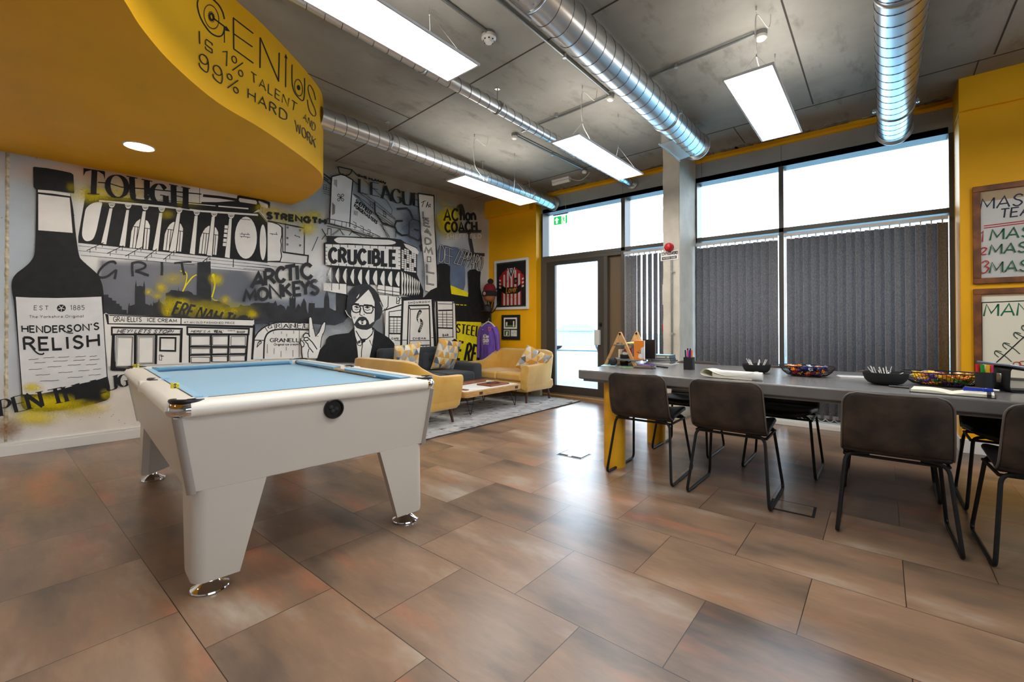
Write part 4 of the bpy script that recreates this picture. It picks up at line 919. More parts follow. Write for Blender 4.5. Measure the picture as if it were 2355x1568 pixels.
for c, t in (('L', "398,382 492,402 398,240 455,252"), ('E', "525,405 612,425 525,270 605,285"), ('A', "640,440 742,470 650,305 700,315"), ('G', "745,478 845,505 742,335 838,355"), ('U', "870,505 945,522 862,370 960,388"), ('E', "978,520 1050,542 975,385 1048,410")): pt.text(K, c, *ZG(t), 6.0, thin=1.4, serif=.17)
pt.end('painted_word', mural); pt.begin()
# tall venue sign
pt.poly(Wt, ZG("1030,400 1188,425 1196,760 1225,1380 1215,1450 1095,1420 1090,1160 1045,720"))
pt.line(K, ZG("1020,388 1190,412 1192,560 1200,760 1212,960 1225,1180 1228,1390"), 2.4); pt.line(K, ZG("1020,388 1032,560 1045,700 1050,870"), 2.2)
pt.line(K, ZG("1055,490 1080,475 1105,468"), 1.4); pt.line(K, ZG("1085,470 1072,510 1062,535"), 1.4); pt.line(K, ZG("1105,540 1120,490 1128,478 1118,520 1108,535 1125,508 1135,520 1130,540 1150,525 1155,505 1142,505 1136,530 1158,535"), 1.2)
for c, t in (('L', "1076,650 1135,660 1072,582 1108,586"), ('E', "1085,730 1148,748 1082,660 1140,690"), ('A', "1088,805 1160,840 1105,770 1130,775"), ('D', "1098,928 1165,928 1095,862 1150,868"), ('M', "1090,1020 1175,1040 1100,960 1165,975"), ('I', "1110,1115 1160,1118 1108,1058 1158,1060"), ('L', "1115,1225 1195,1240 1112,1140 1150,1145"), ('L', "1118,1350 1192,1360 1115,1260 1150,1268")):
    if c == 'I': pt.line(K, ZG("1118,1062 1155,1064 1157,1116 1119,1114"), 1.5, True)
    else: pt.text(K, c, *ZG(t), 3.6); pt.text(Pg, c, *ZG(t), 1.0)
pt.end('venue_sign_picture', mural); pt.begin()
# theatre
pt.poly(K, ZG("55,840 700,860 840,880 900,920 1010,965 1010,1250 1080,1420 1075,1490 1000,1500 830,1460 700,1370 500,1350 350,1370 50,1340 100,1180 25,1140 20,915 55,905"))
pt.poly(Wt, ZG("132,885 150,868 200,856 450,868 640,880 720,885 785,908 745,932 560,935 300,920 180,918"), 3)
pt.poly(Wt, ZG("868,920 920,935 1000,970 1030,1010 1020,1040 960,1010 890,960"))
pt.poly(Wt, ZG("40,928 838,958 838,1198 40,1148"))
for i in range(9):
    x = 115+i*80; pt.line(K, ZG([(x, 930+i*3), (x, 958+i*3)]), 1.4); pt.line(K, ZG([(x-15, 1130+i*5), (x-15, 1158+i*5)]), 1.4)
for k in range(5):
    y = 960+k*42; pt.line(K, ZG([(40, y), (58, y+2)]), 1.3); pt.line(K, ZG([(812, y+28), (838, y+30)]), 1.3)
pt.line(K, ZG("840,880 838,1460"), 2.2)
pt.text(K, "CRUCIBLE", *ZG("82,1118 785,1156 82,975 785,1005"), 8.2, gap=.34)
for r in range(11):
    for c in range(6):
        if (r*7+c*5) % 11 in (0, 4): continue
        x0, x1 = 848+c*28-c*c*0.4, 848+c*28+22-c*c*0.4
        f = lambda x, q: 962 + (x-848)*(0.36-0.012*q) + q*22.5*(1-(x-848)*0.0003)
        pt.poly(Wt, ZG([(x0, f(x0, r)+2), (x1, f(x1, r)+2), (x1, f(x1, r)+19), (x0, f(x0, r)+19)]))
for i in range(10):
    x = 65+i*79.5; y = 1182+i*5; a = 1 if i % 2 else .8
    pt.poly(Wt, ZG([(x+44, y-2), (x+44, y+146), (x+22, y+136), (x+6*a, y+100), (x, y+76), (x+10*a, y+44), (x+20, y+14)]), 2)
for i in range(8):
    x = 845+i*30-i*i*0.6; y0 = 1215+i*14; y1 = 1495-i*2; w = 15-i*0.7
    pt.poly(Wt, ZG([(x, y0), (x+w, y0+14), (x+w+8-i*.5, (y0+y1)/2-60), (x+w-2, (y0+y1)/2+10), (x+w+5, y1-50), (x, y1-12), (x+2, (y0+y1)/2)]))
pt.poly(Wt, ZG("18,1338 262,1352 262,1460 18,1420")); pt.poly(Wt, ZG("590,1360 825,1392 825,1478 600,1450"))
for t in ("105,1182 105,1420", "185,1182 185,1410", "265,1200 265,1460", "345,1200 345,1370", "430,1205 430,1360", "508,1210 508,1370", "592,1215 592,1380", "672,1225 672,1470", "752,1230 752,1480", "590,1410 825,1440", "590,1440 825,1475"): pt.line(K, ZG(t), 1.6)
pt.end('theatre_picture', mural)
sprays('spray_haze', Sp(ZG, (30, 1300, 120, 160, .45)), 'spray_pale')
sprays('spray_shade', Sp(ZG, (960, 700, 130, 160, .7), (1100, 1240, 60, 200, .4), (1000, 860, 120, 110, .4)), 'spray_grey')
pt.begin()
# yellow coach sign and rock lettering
for t in ("1430,540 1470,505 1500,520 1520,620 1450,620",): pt.poly(D_, ZG(t), 3)
pt.poly(D_, ZG("1450,780 1695,778 1690,806 1455,812")); pt.poly(D_, ZG("1545,810 1580,810 1620,1030 1588,1030")); pt.poly(D_, ZG("1510,1012 1728,1025 1728,1058 1515,1045"))
pt.end('gantry_picture', mural)
sprays('spray_sun', Sp(ZG, (1340, 680, 125, 165, 1.5)), 'spray_yellow')
pt.begin()
pt.text(K, "ACtion", *ZG("1298,680 1632,672 1300,560 1625,552"), 4.6, gap=.2); pt.text(K, "COACH", *ZG("1312,798 1645,790 1308,700 1640,692"), 5.0, gap=.26)
pt.text(Wt, "SHEFFIELD", *ZG("1325,868 1690,862 1325,828 1690,822"), 1.2, gap=.5)
pt.end('painted_word', mural); pt.begin()
pt.poly('paint_blue', ZH("760,250 780,60 850,20 930,40 1010,50 1060,130 1090,260 1098,400 1080,560 930,510 900,300"), 2)
pt.poly(K, ZH("765,255 790,240 870,240 918,275 912,440 925,560 940,640 750,640 770,500 778,380"))
pt.poly(Ye, ZH("918,500 1138,590 1135,640 930,605"))
pt.poly(K, ZH("1128,345 1150,315 1220,308 1285,340 1278,420 1280,540 1310,680 1360,800 1400,860 1400,960 980,945 975,720 760,690 590,670 520,690 330,690 330,640 600,645 680,560 770,520 930,610 1000,622 1130,640 1138,560"))
pt.line(Ye, ZH("985,732 1025,735"), 2); pt.line(Ye, ZH("1038,736 1070,739"), 2); pt.line(Ye, ZH("1085,740 1110,740"), 1.6)
for w_, m_ in ((3.6, K), (1.2, Pg)):
    pt.text(m_, "DEF", *ZH("782,215 950,258 800,20 948,70"), w_, gap=.1); pt.text(m_, "LEPPARD", *ZH("962,235 1290,335 1042,62 1318,165"), w_, gap=.1)
pt.end('cooling_towers_picture', mural); pt.begin()
# yellow panel with slogans
pt.poly(Ye, ZH("990,935 1290,945 1290,1180 1220,1420 985,1400"))
pt.text(K, "STEEL", *ZH("990,1065 1262,1120 998,965 1275,1000"), 3.8, gap=.26, thin=2.2, serif=.14)
pt.end('yellow_slogan_panel', mural)
# ---- cinema
pt.begin()
pt.poly(Wt, ZH("60,620 160,625 330,650 330,690 520,670 705,662 720,800 740,690 940,690 980,715 995,1150 900,1260 130,1260 120,850"))
pt.poly(Wt, ZH("160,630 275,645 270,720 165,745"))
for t, w in (("172,630 168,760 132,800 128,1120", 2), ("132,800 330,735", 3), ("275,645 272,720 300,722 310,660 290,640", 1.8), ("335,680 520,668 705,662", 3.2), ("345,680 325,1265", 5), ("705,668 735,1250", 5.5), ("412,745 665,740", 3.6), ("415,748 438,790 668,782", 2.2), ("418,748 400,1260", 3), ("438,790 428,1260", 1.6), ("665,745 680,1250", 3), ("432,1168 668,1165", 1.6), ("425,1225 670,1220", 2.4), ("752,690 768,1260", 4.5), ("728,690 752,1260", 1.4), ("768,690 945,692 950,1130", 1.8), ("942,712 978,714 992,1150", 2.4), ("770,722 940,728", 1.4), ("772,805 945,800", 3.2), ("772,1012 950,1018", 3.4), ("772,1130 960,1122", 1.6), ("690,1130 725,1130", 1.4), ("180,820 330,800", 1.8), ("182,880 330,882", 3.4), ("182,1080 325,1082", 3.6), ("182,820 178,1250", 2), ("330,1160 395,1160", 1.6), ("245,1165 325,1168", 1.4), ("805,1245 900,1232 905,1270", 3), ("335,640 280,700", 1.4)): pt.line(K, ZH(t), w)
for x in (192, 240, 278): pt.line(K, ZH([(x, 890), (x-2, 1075)]), 1.2)
for y in (925, 958, 990, 1022, 1050): pt.line(K, ZH([(185, y), (325, y)]), 1.1)
for x in (825, 873): pt.line(K, ZH([(x, 815), (x+2, 1005)]), 1.3)
for y in (848, 882, 915, 945, 978): pt.line(K, ZH([(770, y), (945, y+3)]), 1.2)
for x in (450, 480, 515, 552, 590, 630): pt.line(K, ZH([(x, 1228), (x, 1262)]), 1.4)
pt.text(K, "SHOWROOM", *ZH("412,725 672,708 412,702 670,690"), 1.1, gap=.5); pt.text(K, "CINEMA", *ZH("468,1155 622,1150 468,1130 622,1128"), 1.3, gap=.4); pt.text(K, "BAR", *ZH("828,1116 895,1112 826,1090 892,1088"), 1.3, gap=.4); pt.text(K, "CAFE", *ZH("212,1152 296,1152 212,1132 296,1132"), 1.2, gap=.34)
pt.poly(K, ZH("550,795 575,815 560,850 535,890 528,930 545,960 520,930 512,890 525,830"), 3); pt.poly(K, ZH("555,900 585,930 590,970 575,1020 550,1070 528,1055 545,1010 560,960"), 3)
for k in range(5):
    pt.line(Wt, ZH([(522+k*4, 900-k*18), (552+k*3, 890-k*16)]), 1.3); pt.line(Wt, ZH([(548+k*4, 1040-k*22), (580+k, 1030-k*22)]), 1.3)
pt.end('cinema_picture', mural); pt.begin()
pt.text(K, "DE REG", *ZH("905,1370 1300,1440 955,1160 1330,1250"), 5.6, gap=.34)
pt.end('painted_word', mural)

# ---- portrait of a bearded man in glasses giving a two finger salute
pt.begin()
pt.poly(K, ZF("1050,1365 1090,1260 1165,1180 1180,1120 1215,1080 1300,1058 1470,1040 1530,970 1780,965 1830,1010 1900,1050 1990,1105 2050,1170 2080,1260 2090,1420 1050,1420"))
pt.poly(Wt, ZF("1535,985 1560,1120 1580,1260 1590,1380 1730,1380 1760,1240 1790,1120 1795,990 1660,1060"))
pt.poly(Wt, ZF("1500,620 1560,520 1720,440 1810,560 1830,760 1800,900 1760,960 1770,1020 1700,1110 1640,1130 1590,1060 1545,990 1540,930 1500,800"), 2)
for t, w in (("1535,990 1548,1080 1580,1180 1620,1130", 2), ("1560,1010 1600,1080 1640,1130 1700,1118 1765,1060 1790,985", 2.2), ("1798,1000 1790,1100 1765,1205 1735,1130", 2), ("1645,1170 1632,1280 1630,1360", 2), ("1560,1175 1600,1140 1640,1170 1620,1205 1575,1190", 1.6), ("1765,1050 1720,1105 1670,1125", 1.4)): pt.line(K, ZF(t), w)
pt.poly(K, ZF("1600,1080 1640,1115 1690,1110 1680,1150 1640,1175 1620,1130")); pt.disc(K, ZF("1602,1160")[0], 2, 2.4, 10)
# hair
pt.poly(D_, ZF("1450,580 1470,520 1520,450 1590,415 1680,405 1740,425 1800,475 1850,540 1880,620 1910,690 1900,780 1870,850 1820,880 1790,930 1800,830 1800,720 1800,640 1760,540 1722,480 1680,520 1620,580 1560,640 1520,680 1505,740 1495,800 1505,860 1460,830 1430,780 1440,700"))
pt.poly(Wt, ZF("1565,590 1605,530 1600,560 1575,592")); pt.line(Wt, ZF("1425,745 1450,800 1500,850"), 1.4); pt.line(Wt, ZF("1870,640 1905,720 1900,790"), 1.0)
pt.line(D_, ZF("1900,760 1925,745 1930,725"), 2)
# beard, moustache, mouth
pt.poly(D_, ZF("1535,930 1570,870 1600,835 1650,825 1690,840 1720,880 1735,930 1790,890 1795,920 1760,975 1700,1000 1630,995 1570,975"))
pt.poly(Wt, ZF("1588,895 1612,875 1650,882 1680,872 1695,900 1685,930 1650,935 1610,925")); pt.poly(K, ZF("1605,885 1640,878 1672,884 1640,895")); pt.poly(D_, ZF("1622,905 1640,898 1662,906 1640,930"))
# glasses, eyes, nose
for t in ("1508,682 1540,672 1602,685 1620,720 1605,768 1560,778 1522,765 1508,725", "1652,690 1700,676 1770,690 1782,740 1760,782 1700,785 1668,765 1655,725"): pt.line(K, ZF(t), 2.6, True)
pt.line(K, ZF("1605,688 1652,690"), 3.4); pt.line(K, ZF("1775,700 1810,715"), 4); pt.line(K, ZF("1535,662 1600,672"), 4); pt.line(K, ZF("1660,680 1770,690"), 4.4)
pt.line(K, ZF("1538,705 1565,695 1598,708 1570,718"), 2); pt.disc(K, ZF("1568,706")[0], 2.4, 2.2, 10); pt.line(K, ZF("1675,712 1705,700 1740,712 1705,722"), 2); pt.disc(K, ZF("1705,710")[0], 2.8, 2.6, 10)
pt.line(K, ZF("1545,730 1570,742 1600,730"), 1.2); pt.line(K, ZF("1675,738 1710,748 1745,735"), 1.4); pt.line(K, ZF("1625,720 1612,780 1608,800 1622,812 1645,815"), 1.8); pt.line(K, ZF("1660,810 1670,790"), 1.4)
pt.line(K, ZF("1530,830 1540,860"), 1); pt.line(K, ZF("1545,826 1553,850"), 1)
# hand
pt.poly(Wt, ZF("950,1365 940,1290 945,1260 880,1190 865,1130 880,1080 900,1050 940,1045 965,1080 955,1000 955,850 975,828 995,850 1010,960 1040,1080 1080,1040 1120,940 1150,895 1165,910 1155,990 1120,1100 1100,1240 1060,1365"))
pt.poly(Wt, ZF("845,1140 880,1120 900,1180 890,1215 870,1210")); pt.poly(Wt, ZF("860,1200 880,1330 870,1365 950,1365 945,1300 930,1230 890,1190"))
for t, w in (("1060,1250 1000,1160 935,1095 895,1100 890,1135 920,1140 950,1128", 2.4), ("1010,1290 950,1215 940,1180 905,1150", 2.2), ("945,1360 942,1300 955,1240", 1.8), ("965,1090 950,1050 910,1040 885,1065 880,1100", 2.6), ("955,1080 955,850 975,828 992,850 1005,940 1040,1082 1085,1030 1120,940 1150,895 1172,905 1160,1000 1120,1090 1100,1230", 1.6), ("850,1140 838,1170 865,1220 885,1215 895,1180 870,1140 850,1140", 2), ("862,1215 858,1290 872,1365", 2.2), ("1010,970 1000,985", 1), ("1140,1040 1125,1060", 1), ("1080,1080 1050,1080", 1)): pt.line(K, ZF(t), w)
pt.end('portrait_picture', mural)

# ---- slogan on the curved bulkhead
bp_ = Paint(onbulk, 0.0009, 0.00002)
ZQ = Zm(420, 0, 4.125)
bp_.begin(); I_ = 'ink'
gx, gy = ZQ("268,-10")[0]
def arcpts(c, rx, ry, a0, a1, sk=0.0, n=30):
    o = []
    for i in range(n+1):
        a = math.radians(a0+(a1-a0)*i/n); x = rx*math.cos(a); y = ry*math.sin(a); o.append((c[0]+x, c[1]+y+sk*x))
    return o
c = ZQ("272,160")[0]
bp_.line(I_, [p for p in catmull(ZQ("395,182 380,120 350,60 320,25 280,-10 220,-45 170,-40 140,20 145,90 170,170 215,250 270,315 330,345 372,335 392,290 395,255"), 5)], 3.4)
bp_.line(I_, ZQ("394,250 396,405"), 2.4)
for rx, ry, w in ((17, 26, 1.6),): bp_.line(I_, arcpts(c, rx, ry, 0, 360, .42), w)
for i in range(44):
    a = i*2*PI/44; ca, sa = math.cos(a), math.sin(a); bp_.line(I_, [(c[0]+17*ca, c[1]+26*sa+.42*17*ca), (c[0]+18.6*ca, c[1]+28.5*sa+.42*18.6*ca)], 1.0)
bp_.line(I_, arcpts(c, 4.6, 7.2, 0, 360, .42), 4.6)
for i in range(16):
    a = i*2*PI/16; ca, sa = math.cos(a), math.sin(a); bp_.line(I_, [(c[0]+6.5*ca, c[1]+10*sa+.42*6.5*ca), (c[0]+8.4*ca, c[1]+12.8*sa+.42*8.4*ca)], 1.3)
bp_.line(I_, [(x, y) for x, y in ZQ("285,170 345,215 410,265")], 3.0)
bp_.poly(I_, ZQ("410,245 448,300 400,290"))
def dens(P, k=8):
    o = []
    for a, b in zip(P[:-1], P[1:]): o += [(a[0]+(b[0]-a[0])*i/k, a[1]+(b[1]-a[1])*i/k) for i in range(k)]
    return o+[P[-1]]
for t, w in (("480,165 483,460", 3.0), ("475,168 668,318", 2.6), ("482,320 662,446", 2.6), ("480,462 670,600", 2.8), ("735,355 732,645", 3.2), ("735,358 910,775", 2.8), ("915,500 908,775", 2.8), ("978,545 975,828", 2.4)): bp_.line(I_, dens(ZQ(t)), w)
bp_.poly(I_, ZQ("978,510 995,560 962,545"))
bp_.line(I_, catmull(ZQ("1037,612 1035,720 1040,810 1062,880 1100,930 1135,955 1152,920 1156,820 1155,740"), 5), 2.4)
c2 = ZQ("1098,832")[0]
for rx, ry, w in ((9.2, 18, 1.3),): bp_.line(I_, arcpts(c2, rx, ry, 0, 360, .45), w)
for i in range(36):
    a = i*2*PI/36; ca, sa = math.cos(a), math.sin(a); bp_.line(I_, [(c2[0]+9.4*ca, c2[1]+18.4*sa+.45*9.4*ca), (c2[0]+10.3*ca, c2[1]+20*sa+.45*10.3*ca)], .7)
bp_.line(I_, arcpts(c2, 2.2, 4.2, 0, 360, .45), 3.4)
bp_.line(I_, catmull(ZQ("1258,948 1245,880 1222,830 1200,808 1188,840 1200,900 1225,970 1250,1030 1262,1085 1240,1100 1205,1060 1188,1000 1182,945"), 5), 1.8)
def btext(t, x0, y0, x1, y1, x2, y2, x3, y3, w, gap=.24): bp_.text(I_, t, *ZQ([(x0, y0), (x1, y1), (x2, y2), (x3, y3)]), w, gap=gap)
btext("I", 154, 415, 162, 418, 150, 292, 158, 295, 2.6); bp_.line(I_, ZQ("278,432 275,412 222,374 213,385 213,420 275,468 278,500 270,503 218,465 210,440"), 2.2)
bp_.line(I_, ZQ("372,492 418,490 413,628"), 2.6); bp_.line(I_, arcpts(ZQ("487,566")[0], 5.4, 7.4, 0, 360, .45), 2.4); bp_.line(I_, arcpts(ZQ("548,696")[0], 5.0, 6.8, 0, 360, .45), 2.4); bp_.line(I_, ZQ("570,595 468,668"), 2.8)
for x, y in ((196, 585), (328, 690)):
    bp_.line(I_, arcpts(ZQ([(x, y-22)])[0], 9.6, 10.4, 0, 360, .5), 2.5); bp_.line(I_, catmull(ZQ([(x+42, y), (x+46, y+50), (x+38, y+92), (x+20, y+98), (x-15, y+70), (x-38, y+40), (x-44, y+10)]), 4), 2.5)
bp_.line(I_, arcpts(ZQ("443,730")[0], 5.4, 6.2, 0, 360, .5), 2.4); bp_.line(I_, arcpts(ZQ("502,855")[0], 5.4, 6.2, 0, 360, .5), 2.4); bp_.line(I_, ZQ("524,762 422,835"), 2.8)
btext("TALENT", 650, 770, 1070, 1062, 645, 680, 1085, 985, 2.0, .34)
btext("AND", 1140, 1125, 1250, 1250, 1150, 1070, 1262, 1185, 1.6, .34)
btext("HARD", 618, 930, 985, 1150, 620, 842, 990, 1062, 2.4, .34)
btext("WORK", 1070, 1240, 1255, 1400, 1062, 1140, 1262, 1318, 1.8, .26)
bo = bp_.end('slogan_lettering', bulkhead, "black slogan about genius and hard work")
# ------------------------------------------------------------------ suspended light panels
def light_panel(label, y0, y1, x0, x1, z=2.68, cable=True, bracket=True):
    cx_, cy_ = (x0+x1)/2, (y0+y1)/2
    t = thing('ceiling_light', label, 'light', (cx_, cy_, z), 0, 'suspended light panels')
    hx, hy = (x1-x0)/2, (y1-y0)/2; fr = 0.012
    f = MB(); f.box((-hx, -hy, 0), (hx, -hy+fr, 0.014)).box((-hx, hy-fr, 0), (hx, hy, 0.014)).box((-hx, -hy+fr, 0), (-hx+fr, hy-fr, 0.014)).box((hx-fr, -hy+fr, 0), (hx, hy-fr, 0.014)).box((-hx+fr, -hy+fr, 0.011), (hx-fr, hy-fr, 0.014))
    f.obj('panel_frame', M['white_metal'], t, bev=0.002)
    MB().add([(-hx+fr, -hy+fr, 0.003), (hx-fr, -hy+fr, 0.003), (hx-fr, hy-fr, 0.003), (-hx+fr, hy-fr, 0.003)], [(3, 2, 1, 0)]).obj('diffuser', M['panel_light'], t, smooth=False, fix=False)
    MB().add([(-hx+.02, -hy+.02, 0.0165), (hx-.02, -hy+.02, 0.0165), (hx-.02, hy-.02, 0.0165), (-hx+.02, hy-.02, 0.0165)], [(0, 1, 2, 3)]).obj('added_ceiling_glow', M['ceiling_glow'], t, smooth=False, fix=False)  # unseen glowing sheet, added to lift the ceiling brightness
    H_ = CEIL-z
    for s in (-1, 1):
        w = MB(); top = Vector((0, s*hy*0.55, H_)); mid = Vector((0, s*hy*0.55, H_*0.42))
        w.cyl(top, top-Vector((0, 0, 0.03)), 0.006, 0.004, 8).cyl(top, mid, 0.0012, n=6).cyl(mid+Vector((0, 0, .012)), mid-Vector((0, 0, .012)), 0.004, n=8)
        for q in (-1, 1): w.cyl(mid, (q*hx*0.9, s*hy*0.75, 0.014), 0.0009, n=6)
        w.obj('suspension_wire', M['zinc'], t)
    if cable:
        pts = catmull([(0.06, -hy*.3, H_), (0.05, -hy*.35, H_-0.1), (0.0, -hy*.55, H_-0.06), (0.0, -hy*.55, H_*.42), (0.02, -hy*.4, H_*.2), (0.0, -hy*.2, 0.014)], 6)
        MB().tube(pts, 0.003, 6).obj('power_cable', M['white_plastic'], t)
    return t
light_panel('slim white light panel hanging closest to the yellow pier', 3.06, 4.30, -0.79, -0.495)
light_panel('slim white light panel hanging in front of the glazed door', 3.16, 4.44, -2.20, -1.91)
light_panel('slim white light panel hanging beside the mural wall duct', 3.26, 4.55, -3.66, -3.36)
light_panel('long white light panel hanging beside the curved yellow bulkhead', 0.72, 1.94, -2.16, -1.87, cable=False)
light_panel('added unseen light panel over the near end of the meeting table', 0.55, 1.80, -0.74, -0.44)  # this panel and the next are added out of view as fill light
light_panel('added unseen light panel over the aisle by the pier', 2.9, 4.15, 1.3, 1.6)

# ------------------------------------------------------------------ spiral ducts
def duct(label, x, z, r, y0, y1, pitch=0.135, hang=(), end=True):
    t = thing('air_duct', label, 'duct', (x, y1, z))
    n = 40; L = y1-y0
    MB().cyl((0, 0, 0), (0, -L, 0), r, n=n, cap=True).obj('duct_pipe', M['steel'], t, ang=60)
    s = MB(); turns = int(L/pitch); P = []
    for i in range(turns*24+1):
        a = 2*PI*i/24; yy = -pitch*i/24
        P.append((math.cos(a)*(r+0.0005), yy, math.sin(a)*(r+0.0005)))
    s.tube(P, 0.0028, 4); s.obj('spiral_seam', M['seam'], t)
    if end:
        MB().cyl((0, 0.0, 0), (0, -0.012, 0), r+0.022, n=n).obj('end_collar', M['zinc'], t, bev=0.002)
    for hy in hang:
        yy = hy-y1; h = MB()
        h.tube([((r+0.003)*math.cos(2*PI*i/36), yy, (r+0.003)*math.sin(2*PI*i/36)) for i in range(36)], 0.007, 6, close=True)
        h.cyl((0, yy, r), (0, yy, CEIL-z), 0.005, n=8); h.box((-0.02, yy-0.02, CEIL-z-0.004), (0.02, yy+0.02, CEIL-z))
        for sgn in (-1, 1): h.box((sgn*(r+0.004), yy-0.012, -0.012), (sgn*(r+0.03), yy+0.012, 0.012)); h.cyl((sgn*(r+0.018), yy, -0.02), (sgn*(r+0.018), yy, 0.025), 0.004, n=8)
        h.obj('hanger_ring', M['zinc'], t)
    return t
de = PY(2056, 296, 5.83); duct('wide steel spiral duct running straight into the big window lintel', de.x, 3.05, 0.128, -1.5, 5.83, hang=(1.3, 3.35, 5.2))
bd = duct('wide steel spiral duct ending above the concrete column with a side grille', -1.55, 3.055, 0.125, -1.2, 5.0, hang=(2.05, 4.1))
dm = PY(1448, 421, 5.83); duct('thin steel spiral duct passing between two light panels', dm.x*0.985, dm.z*0.99+0.01, 0.052, -0.4, 5.83, pitch=0.115, hang=(2.15, 3.0, 4.35))
dl_ = PY(1273, 468, 5.83); duct('steel spiral duct emerging from the curved yellow bulkhead along the mural', dl_.x, dl_.z, 0.094, 2.0, 5.83, pitch=0.12, hang=(2.75, 4.2, 5.2))
# side grilles of the wide duct
def grille(y0, y1, wd, cx_):
    g = MB(); c = Vector((cx_, (y0+y1)/2-5.0, -0.118)); L = y1-y0; R = Ry(-0.12)
    g.obox(c, (wd, L, 0.008), R); g.obox(c+Vector((-wd/2-.006, 0, -0.016)), (0.012, L+0.06, 0.014), R)
    for i in range(5): g.cyl(c+Vector((wd*.36, -L/2+L*(i+.5)/5, -0.012)), c+Vector((wd*.36, -L/2+L*(i+.5)/5, 0)), 0.006, n=8)
    g.box((cx_-wd/2, y0-5.0, -0.12), (cx_+wd*.3, y0-4.99, 0.02)); g.box((cx_-wd/2, y1-5.01, -0.12), (cx_+wd*.3, y1-5.0, 0.02)); g.box((cx_-wd/2-.004, y0-5.0, -0.12), (cx_-wd/2+.004, y1-5.0, 0.05))
    g.obj('side_grille', M['zinc'], bd, smooth=False)
grille(4.38, 4.92, 0.20, -0.055); grille(1.60, 2.06, 0.085, 0.0)

# ------------------------------------------------------------------ conduits, ceiling roses, detectors
def conduit(label, pts, clips=()):
    t = thing('conduit_pipe', label, 'conduit', (*pts[0][:2], CEIL-0.02))
    MB().tube(fillet([Vector((p[0], p[1], CEIL-0.022)) for p in pts], 0.06), 0.0105, 8).obj('pipe', M['conduit'], t, world=True)
    for x, y in clips:
        MB().cyl((x, y, CEIL), (x, y, CEIL-0.036), 0.016, n=10).obj('clip', M['zinc'], t, world=True)
pc = lambda x, y: tuple(PZ(x, y, CEIL-0.022)[:2])
conduit('galvanised conduit running along the ceiling to the smoke detector', [(pc(1118, 72)[0], -2.0), pc(1118, 72)])
xx = pc(1400, 216)[0]
conduit('galvanised conduit beside the wide duct', [(xx, -2.0), (xx, pc(1400, 216)[1])], [(xx, 1.95), (xx, 2.95)])
conduit('galvanised conduit crossing under the ceiling to the panel by the door', [pc(1400, 222), pc(1200, 303)], [pc(1280, 265)])
conduit('galvanised conduit crossing the ceiling from the wide duct to the pier panel', [pc(1480, 183), pc(1735, 78)], [pc(1555, 152)])
conduit('galvanised conduit running to the ceiling rose by the lintel', [pc(1188, 313), pc(1340, 388)], [pc(1270, 355)])
def rose(label, p, r=0.035):
    t = thing('ceiling_rose', label, 'ceiling rose', (p[0], p[1], CEIL), 0, 'ceiling roses')
    MB().cyl((0, 0, 0), (0, 0, -0.03), r, n=20).obj('backing_box', M['conduit'], t); MB().lathe([(r*.95, -0.03), (r*.95, -0.05), (r*.7, -0.06), (0.003, -0.062)], n=20).obj('rose_cover', M['white_plastic'], t)
rose('round white ceiling rose at the end of the conduit above the pier panel', pc(1750, 80), 0.042); rose('round white ceiling rose next to the wide duct', pc(1404, 222)); rose('round white ceiling rose over the panel by the mural duct', pc(1183, 312)); rose('small white ceiling rose close to the yellow lintel', pc(1344, 392))
def lathe_thing(name, label, cat, loc, prof, m, group=None, n=24):
    o = MB().lathe(prof, n=n).obj(name, m, None, loc=loc); return tag(o, label, cat, group)
p = pc(1124, 82)
sd = thing('smoke_detector', 'round white smoke detector on the concrete ceiling', 'smoke detector', (p[0], p[1], CEIL))
MB().cyl((0, 0, 0), (0, 0, -0.022), 0.048, n=24).obj('base', M['conduit'], sd)
MB().lathe([(0.052, -0.022), (0.054, -0.045), (0.045, -0.052), (0.03, -0.07), (0.024, -0.078), (0.002, -0.079)], n=28).obj('cover', M['white_plastic'], sd)
mb = MB()
for i in range(8): a = i*PI/4; mb.obox((0.040*math.cos(a), 0.040*math.sin(a), -0.058), (0.004, 0.010, 0.014), Rz(a))
mb.obj('vent_slot', M['black_plastic'], sd)
# emergency batten above the door
a, b = PZ(1272, 424, CEIL-0.05), PZ(1310, 413, CEIL-0.05); c = (a+b)/2
eb = thing('emergency_light', 'small white batten light on the ceiling close to the door lintel', 'light', (c.x, c.y, CEIL))
MB().box((-0.15, -0.035, -0.03), (0.15, 0.035, 0)).obj('batten_body', M['white_metal'], eb, bev=0.004); MB().cyl((-0.15, 0, -0.05), (0.15, 0, -0.05), 0.026, n=14).obj('tube_cover', M['white_plastic'], eb)
MB().tube(catmull([(0.15, 0, -0.03), (0.3, 0.01, -0.09), (0.42, 0.0, -0.06), (0.5, -0.05, -0.03)], 6), 0.003, 6).obj('power_cable', M['white_plastic'], eb)
# recessed downlight of the bulkhead
dp = PZ(320, 333, ZBH+.03)
def downlight(label, x, y):
    t = thing('downlight', label, 'light', (x, y, zsof(x)), 0, 'bulkhead downlights')
    MB().tube([(0.095*math.cos(2*PI*i/32), 0.095*math.sin(2*PI*i/32), -0.003) for i in range(32)], 0.007, 8, close=True).obj('bezel', M['white_plastic'], t)
    MB().cyl((0, 0, -0.001), (0, 0, -0.004), 0.09, n=32).obj('lens', M['downlight'], t)
downlight('round recessed downlight in the yellow bulkhead above the pool table', dp.x, dp.y)
downlight('added unseen downlight at the rear of the yellow bulkhead near the mural', -4.5, -1.3)  # this one and the next are added out of view to brighten the bulkhead
downlight('added unseen downlight at the rear of the yellow bulkhead near its curved edge', -2.7, -1.3)

